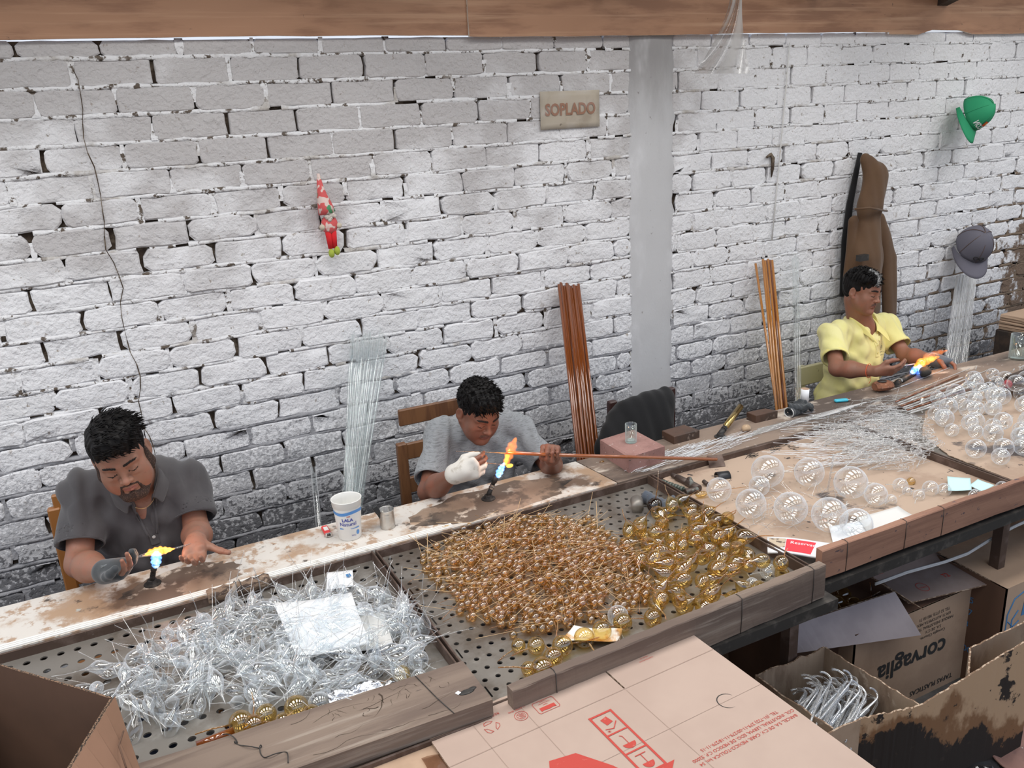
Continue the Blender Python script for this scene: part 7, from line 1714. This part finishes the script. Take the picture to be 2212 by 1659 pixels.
hd = drape('hooded_jacket', 'brown hooded jacket hanging on the wall above the man in yellow', 'jacket', [
    (q_(1868, 345, 3.30), q_(1892, 385, 3.29), .035, .075, .03), (q_(1892, 385, 3.29), q_(1880, 445, 3.28), .085, .085, .03),
    (q_(1876, 475, 3.29), q_(1870, 560, 3.28), .075, .115, .02), (q_(1870, 560, 3.28), q_(1866, 660, 3.28), .115, .120, .03),
    (q_(1900, 475, 3.30), q_(1920, 560, 3.30), .040, .055, .01), (q_(1920, 560, 3.30), q_(1922, 690, 3.29), .055, .050, .01), (q_(1843, 480, 3.30), q_(1838, 600, 3.30), .035, .05, .01)], brn, ysq=.5, yc=3.31, fold=.007, fr=48)
m_ = MB(); p = Vector(PY(1858, 556, 3.215)) - hd.location; m_.box(p.x - .032, p.x + .032, p.y - .03, p.y, p.z - .016, p.z + .016); m_.build('dark_patch', M['iron'], hd)
m_ = MB(); m_.tube([Vector(PY(1846, 452, 3.24)) - hd.location, Vector(PY(1880, 449, 3.21)) - hd.location, Vector(PY(1916, 456, 3.24)) - hd.location], .006, 6); m_.build('hood_seam', brn, hd)
m_ = MB(); m_.tube([Vector(PY(1858, 330, 3.37)) - hd.location, Vector(PY(1836, 440, 3.37)) - hd.location, Vector(PY(1826, 520, 3.37)) - hd.location, Vector(PY(1818, 640, 3.37)) - hd.location], [.012, .018, .02, .012], 8); m_.build('black_lining', blk, hd)

def capobj(label, c, upv, brim, mat, s_=1.0, seam=None):
    u = Vector(upv).normalized(); b = Vector(brim); b = (b - u * b.dot(u)).normalized(); r = b.cross(u); Q = Matrix(((r.x, b.x, u.x, 0), (r.y, b.y, u.y, 0), (r.z, b.z, u.z, 0), (0, 0, 0, 1)))
    t = thing('cap', label, 'cap', c); t.matrix_world = Matrix.Translation(Vector(c)) @ Q @ Matrix.Scale(s_, 4)
    m_ = MB(); n_ = 36; k_ = 10
    for i in range(k_ + 1):
        ph = PI / 2 * i / k_
        for j in range(n_):
            th = 2 * PI * j / n_; cr2 = 1 - .012 * abs(math.cos(th * 3)) ** 8; m_.v.append((.078 * math.cos(th) * math.cos(ph) * cr2, .092 * math.sin(th) * math.cos(ph) * cr2, .012 + .108 * math.sin(ph) * (1 + .10 * max(0, math.sin(th)))))
    for i in range(k_):
        for j in range(n_): m_.f.append((i * n_ + j, i * n_ + (j + 1) % n_, (i + 1) * n_ + (j + 1) % n_, (i + 1) * n_ + j)); m_.m.append(0); m_.sm.append(True)
    m_.build('crown', mat, t).modifiers.new('s', 'SOLIDIFY').thickness = .002
    m_ = MB(); m_.grid(20, 6, lambda a, v: (.076 * math.cos(PI * a) * (1 + .02 * v), .092 * max(0, math.sin(PI * a)) + v * .078 * math.sin(PI * a) ** .45 - .004, .014 - .018 * v - .020 * (2 * a - 1) ** 2), thick=.0025); m_.build('brim', mat, t)
    m_ = MB(); m_.ell((0, 0, .121), (.007, .007, .004), 10, 6); m_.build('button', seam or mat, t)
    for k in range(3):
        m_ = MB(); m_.tube([(.0788 * math.cos(PI * k / 3 + PI / 6) * math.cos(a) * .995, .0925 * math.sin(PI * k / 3 + PI / 6) * math.cos(a) * .995, .013 + .109 * math.sin(a) * (1 + .1 * max(0, math.sin(PI * k / 3 + PI / 6) * math.cos(a)))) for a in np.linspace(0, PI, 22)], .0016, 5); m_.build('seam', seam or mat, t)
    return t
grn = pmat('green_cotton', (.015, .27, .12), .8, bump=[(300, .3, .001)]); gry = pmat('slate_grey_cotton', (.13, .125, .155), .85, bump=[(300, .3, .001)])
g_ = capobj('green cap with white letters and a small red patch, on a wall hook', PY(2092, 250, 3.30), CD(.62, .22, .75), CD(-.42, -.90, .08), grn, 1.12)
def onfront(x, z): a = z / .108; th = PI / 2 - x / .092; return Vector((.0795 * math.cos(th) * math.cos(a), .0940 * math.sin(th) * math.cos(a), .013 + .110 * math.sin(a) * (1 + .1 * math.sin(th) * math.cos(a))))
m_ = MB(); add_text(m_, 'CON', .034, lambda x, y: onfront(x * .9, y + .028), bold=.001); m_.build('white_letters', M['paper'], g_)
m_ = MB(); m_.grid(5, 5, lambda u, v: onfront(-.045 + u * .030, .038 + v * .026) * 1.004); m_.build('red_patch', pmat('red_orange', (.65, .08, .02), .6), g_)
m_ = MB(); add_text(m_, 'P', .020, lambda x, y: onfront(-.030 + x, y + .050) * 1.012, bold=.001); m_.build('yellow_letter', pmat('yellow_thread', (.8, .55, .05), .6), g_)
hk = MB(); hk.lathe([(0, 0), (.022, 0), (.024, .006), (.020, .090), (0, .092)], 20, M=Matrix.Rotation(PI / 2, 4, 'X')); o = hk.build('hook', M['paper_gray']); o.location = PY(2094, 216, WY - .004); tag(o, 'round white wall knob holding the green cap', 'hook')
y_ = capobj('slate grey flat-brim cap with a black ring logo, hanging on the wall', PY(2098, 536, 3.29), CD(.05, .42, .90), CD(-.12, -.95, .30), gry, 1.28, seam=pmat('brown_seam', (.12, .08, .07), .8))
m_ = MB()
for s_ in (-1, 1): m_.tube([onfront(s_ * .0155 + .012 * math.cos(t), .028 + .008 * math.sin(t)) * 1.005 for t in np.linspace(0, 2 * PI, 21)[:-1]], .0020, 5, closed=True)
m_.tube([onfront(-.006, .026) * 1.005, onfront(.002, .034) * 1.005], .0016, 5); m_.tube([onfront(x, .014) * 1.005 for x in np.linspace(-.03, .03, 8)], .0009, 4)
m_.build('ring_logo', M['black_ink'], y_)
hk = MB(); hk.tube([(0, 0, 0), (0, -.09, .004), (0, -.095, .014)], .004, 8); o = hk.build('nail', M['iron']); o.location = PY(2098, 520, WY + .01); tag(o, 'iron nail in the wall holding the slate grey cap', 'nail')
# sign, doll, plastic film, cord, scribble
def wp(x, y, d=.0): v = PY(x, y, WY - .013 - d); return v
S0, S1, S2, S3_ = wp(1166, 198), wp(1294, 194), wp(1295, 273), wp(1168, 281); sg = thing('paper_sign', 'yellowed paper sign lettered SOPLADO taped to the wall', 'sign', S3_)
sq = lambda u, v, d=0: (S3_.lerp(S2, u)).lerp(S0.lerp(S1, u), v) - S3_ + Vector((0, -d, 0))
m_ = MB(); m_.grid(12, 8, lambda u, v: sq(u, v, .001 + .0015 * mnoise.noise(Vector((u * 5, v * 4, 0)))), thick=.0008); m_.build('sheet', pmat('yellowed_paper', (.52, .45, .355), .6, layers=[((.40, .33, .25), 7, .5, .72, 5), ((.2, .15, .11), 16, .68, .74, 5)]), sg)
sw_, sh_ = (S2 - S3_).length, (S0 - S3_).length
m_ = MB(); add_text(m_, 'SOPLADO', .060, lambda x, y: sq(.50 + x / sw_ * .95, .50 + y / sh_ * 1.15, .0045), bold=.0018); m_.build('lettering', pmat('brown_ink', (.34, .155, .085), .7), sg)
film = glass('clear_film', (.97, .97, .97), 1.0, (.85, .85, .85), .25, rough=.12)
m_ = MB(); m_.grid(12, 8, lambda u, v: sq(u, v, .007 + .004 * mnoise.noise(Vector((u * 7, v * 6, 3))))); m_.build('plastic_sleeve', film, sg)
D0 = wp(700, 465, .02); sc_ = (wp(700, 375).z - wp(700, 555).z) / .50; dl = thing('gnome_doll', 'small cloth gnome doll with red legs hanging on the wall', 'doll', D0)
def dm(n, c): return c
printc = pmat('christmas_print', (.62, .10, .10), .8, layers=[((.70, .55, .50), 32, .52, .56, 1), ((.08, .30, .14), 24, .60, .63, 1)])
K = sc_; X = lambda x, y, z: Vector((x * K, y * K, z * K))
m_ = MB(); m_.tube([X(-.012, -.02, .25), X(-.010, -.025, .16), X(.004, -.03, .06), X(.012, -.03, .015)], [.008 * K, .022 * K, .045 * K, .052 * K], 14); m_.build('pointed_hat', printc, dl)
m_ = MB(); m_.ell(X(.018, -.035, -.055), (.052 * K, .034 * K, .058 * K), 16, 10); m_.build('torso', printc, dl)
m_ = MB()
for k in range(26): a = R_.uniform(0, 6.28); m_.ell(X(.020 + .034 * math.cos(a) * R_.random(), -.062, .0 + .036 * math.sin(a) * R_.random()), (.013 * K,) * 3, 8, 6)
m_.build('fluffy_beard', pmat('cream_fluff', (.62, .56, .50), .95, bump=[(200, 1, .004)]), dl)
for s_ in (-1, 1):
    m_ = MB(); m_.ell(X(.020 + s_ * .052, -.05, -.065), (.018 * K, .016 * K, .018 * K), 10, 8); m_.build('hand', pmat('beige_felt', (.55, .48, .38), .9) if s_ < 0 else bpy.data.materials['beige_felt'], dl)
    m_ = MB(); m_.tube([X(.020 + s_ * .016, -.035, -.09), X(.022 + s_ * .013, -.035, -.20)], [.020 * K, .015 * K], 10); m_.build('leg', pmat('red_felt', (.60, .015, .02), .9) if s_ < 0 else bpy.data.materials['red_felt'], dl)
    m_ = MB(); m_.ell(X(.026 + s_ * .018, -.045, -.228 + .012 * (s_ > 0)), (.019 * K, .022 * K, .028 * K), 12, 8); m_.build('shoe', pmat('lime_felt', (.36, .44, .06), .9) if s_ < 0 else bpy.data.materials['lime_felt'], dl)
m_ = MB()
def wisp(u, v):
    x = 1590 - 30 * v ** 1.3 + (u - .5) * (26 + 95 * v ** 1.6); y = -6 + 165 * v; return PY(x, y, 3.18 - .03 * math.sin(u * 9 + v * 5) - .04 * math.sin(u * 4)) - wo
wo = PY(1590, 0, 3.18); m_.grid(22, 16, wisp); o = m_.build('plastic_sheet', glass('dusty_film', (.80, .79, .78), .8, (.62, .60, .58), .95, rough=.3)); o.location = wo; tag(o, 'dusty torn plastic film hanging from the roof edge', 'plastic sheet')
m_ = MB(); pts = [wp(1706, 92, .004), wp(1697, 200, .003), wp(1688, 300, .004), wp(1678, 410, .002), wp(1667, 520, .004)]; m_.tube([p - pts[0] for p in pts], .0035, 6); o = m_.build('cord', M['paper_gray']); o.location = pts[0]; tag(o, 'thin whitewashed cord running down the wall right of the pilaster', 'cord')
m_ = MB(); p0 = wp(1665, 340, .004); m_.tube([wp(1656, 340, .004) - p0, wp(1665, 333, .004) - p0, wp(1670, 342, .004) - p0, wp(1669, 365, .003) - p0, wp(1666, 383, .003) - p0], [.006, .009, .010, .008, .003], 5); o = m_.build('charcoal_mark', M['joint']); o.location = p0; tag(o, 'smudged black charcoal stroke drawn on the wall left of the brown jacket', 'mark')
# stacked card at the right wall end
p = PY(2186, 722, 2.98)
for k in range(5):
    m_ = MB(); m_.bbox(0, .32, -.12, .12, 0, .016, .003, jit=.004); o = m_.build('folded_cardboard', M['card']); o.location = (p.x + .05, 2.98, p.z + k * .019); o.rotation_euler = (0, 0, .05 * (k % 3 - 1)); tag(o, ['lowest folded cardboard in the stack at the right end', 'second folded cardboard from the bottom of the stack', 'middle folded cardboard of the stack at the right end', 'fourth folded cardboard of the stack, just below the top', 'topmost folded cardboard of the stack at the right end'][k], 'cardboard', 'folded cardboard at the right end')
m_ = MB(); m_.bbox(0, .36, -.13, .13, 0, p.z - .002, .005); o = m_.build('dark_cabinet', M['dark_wood']); o.location = (p.x + .04, 2.98, 0); tag(o, 'dark stand carrying the folded cardboard at the right wall end', 'stand')
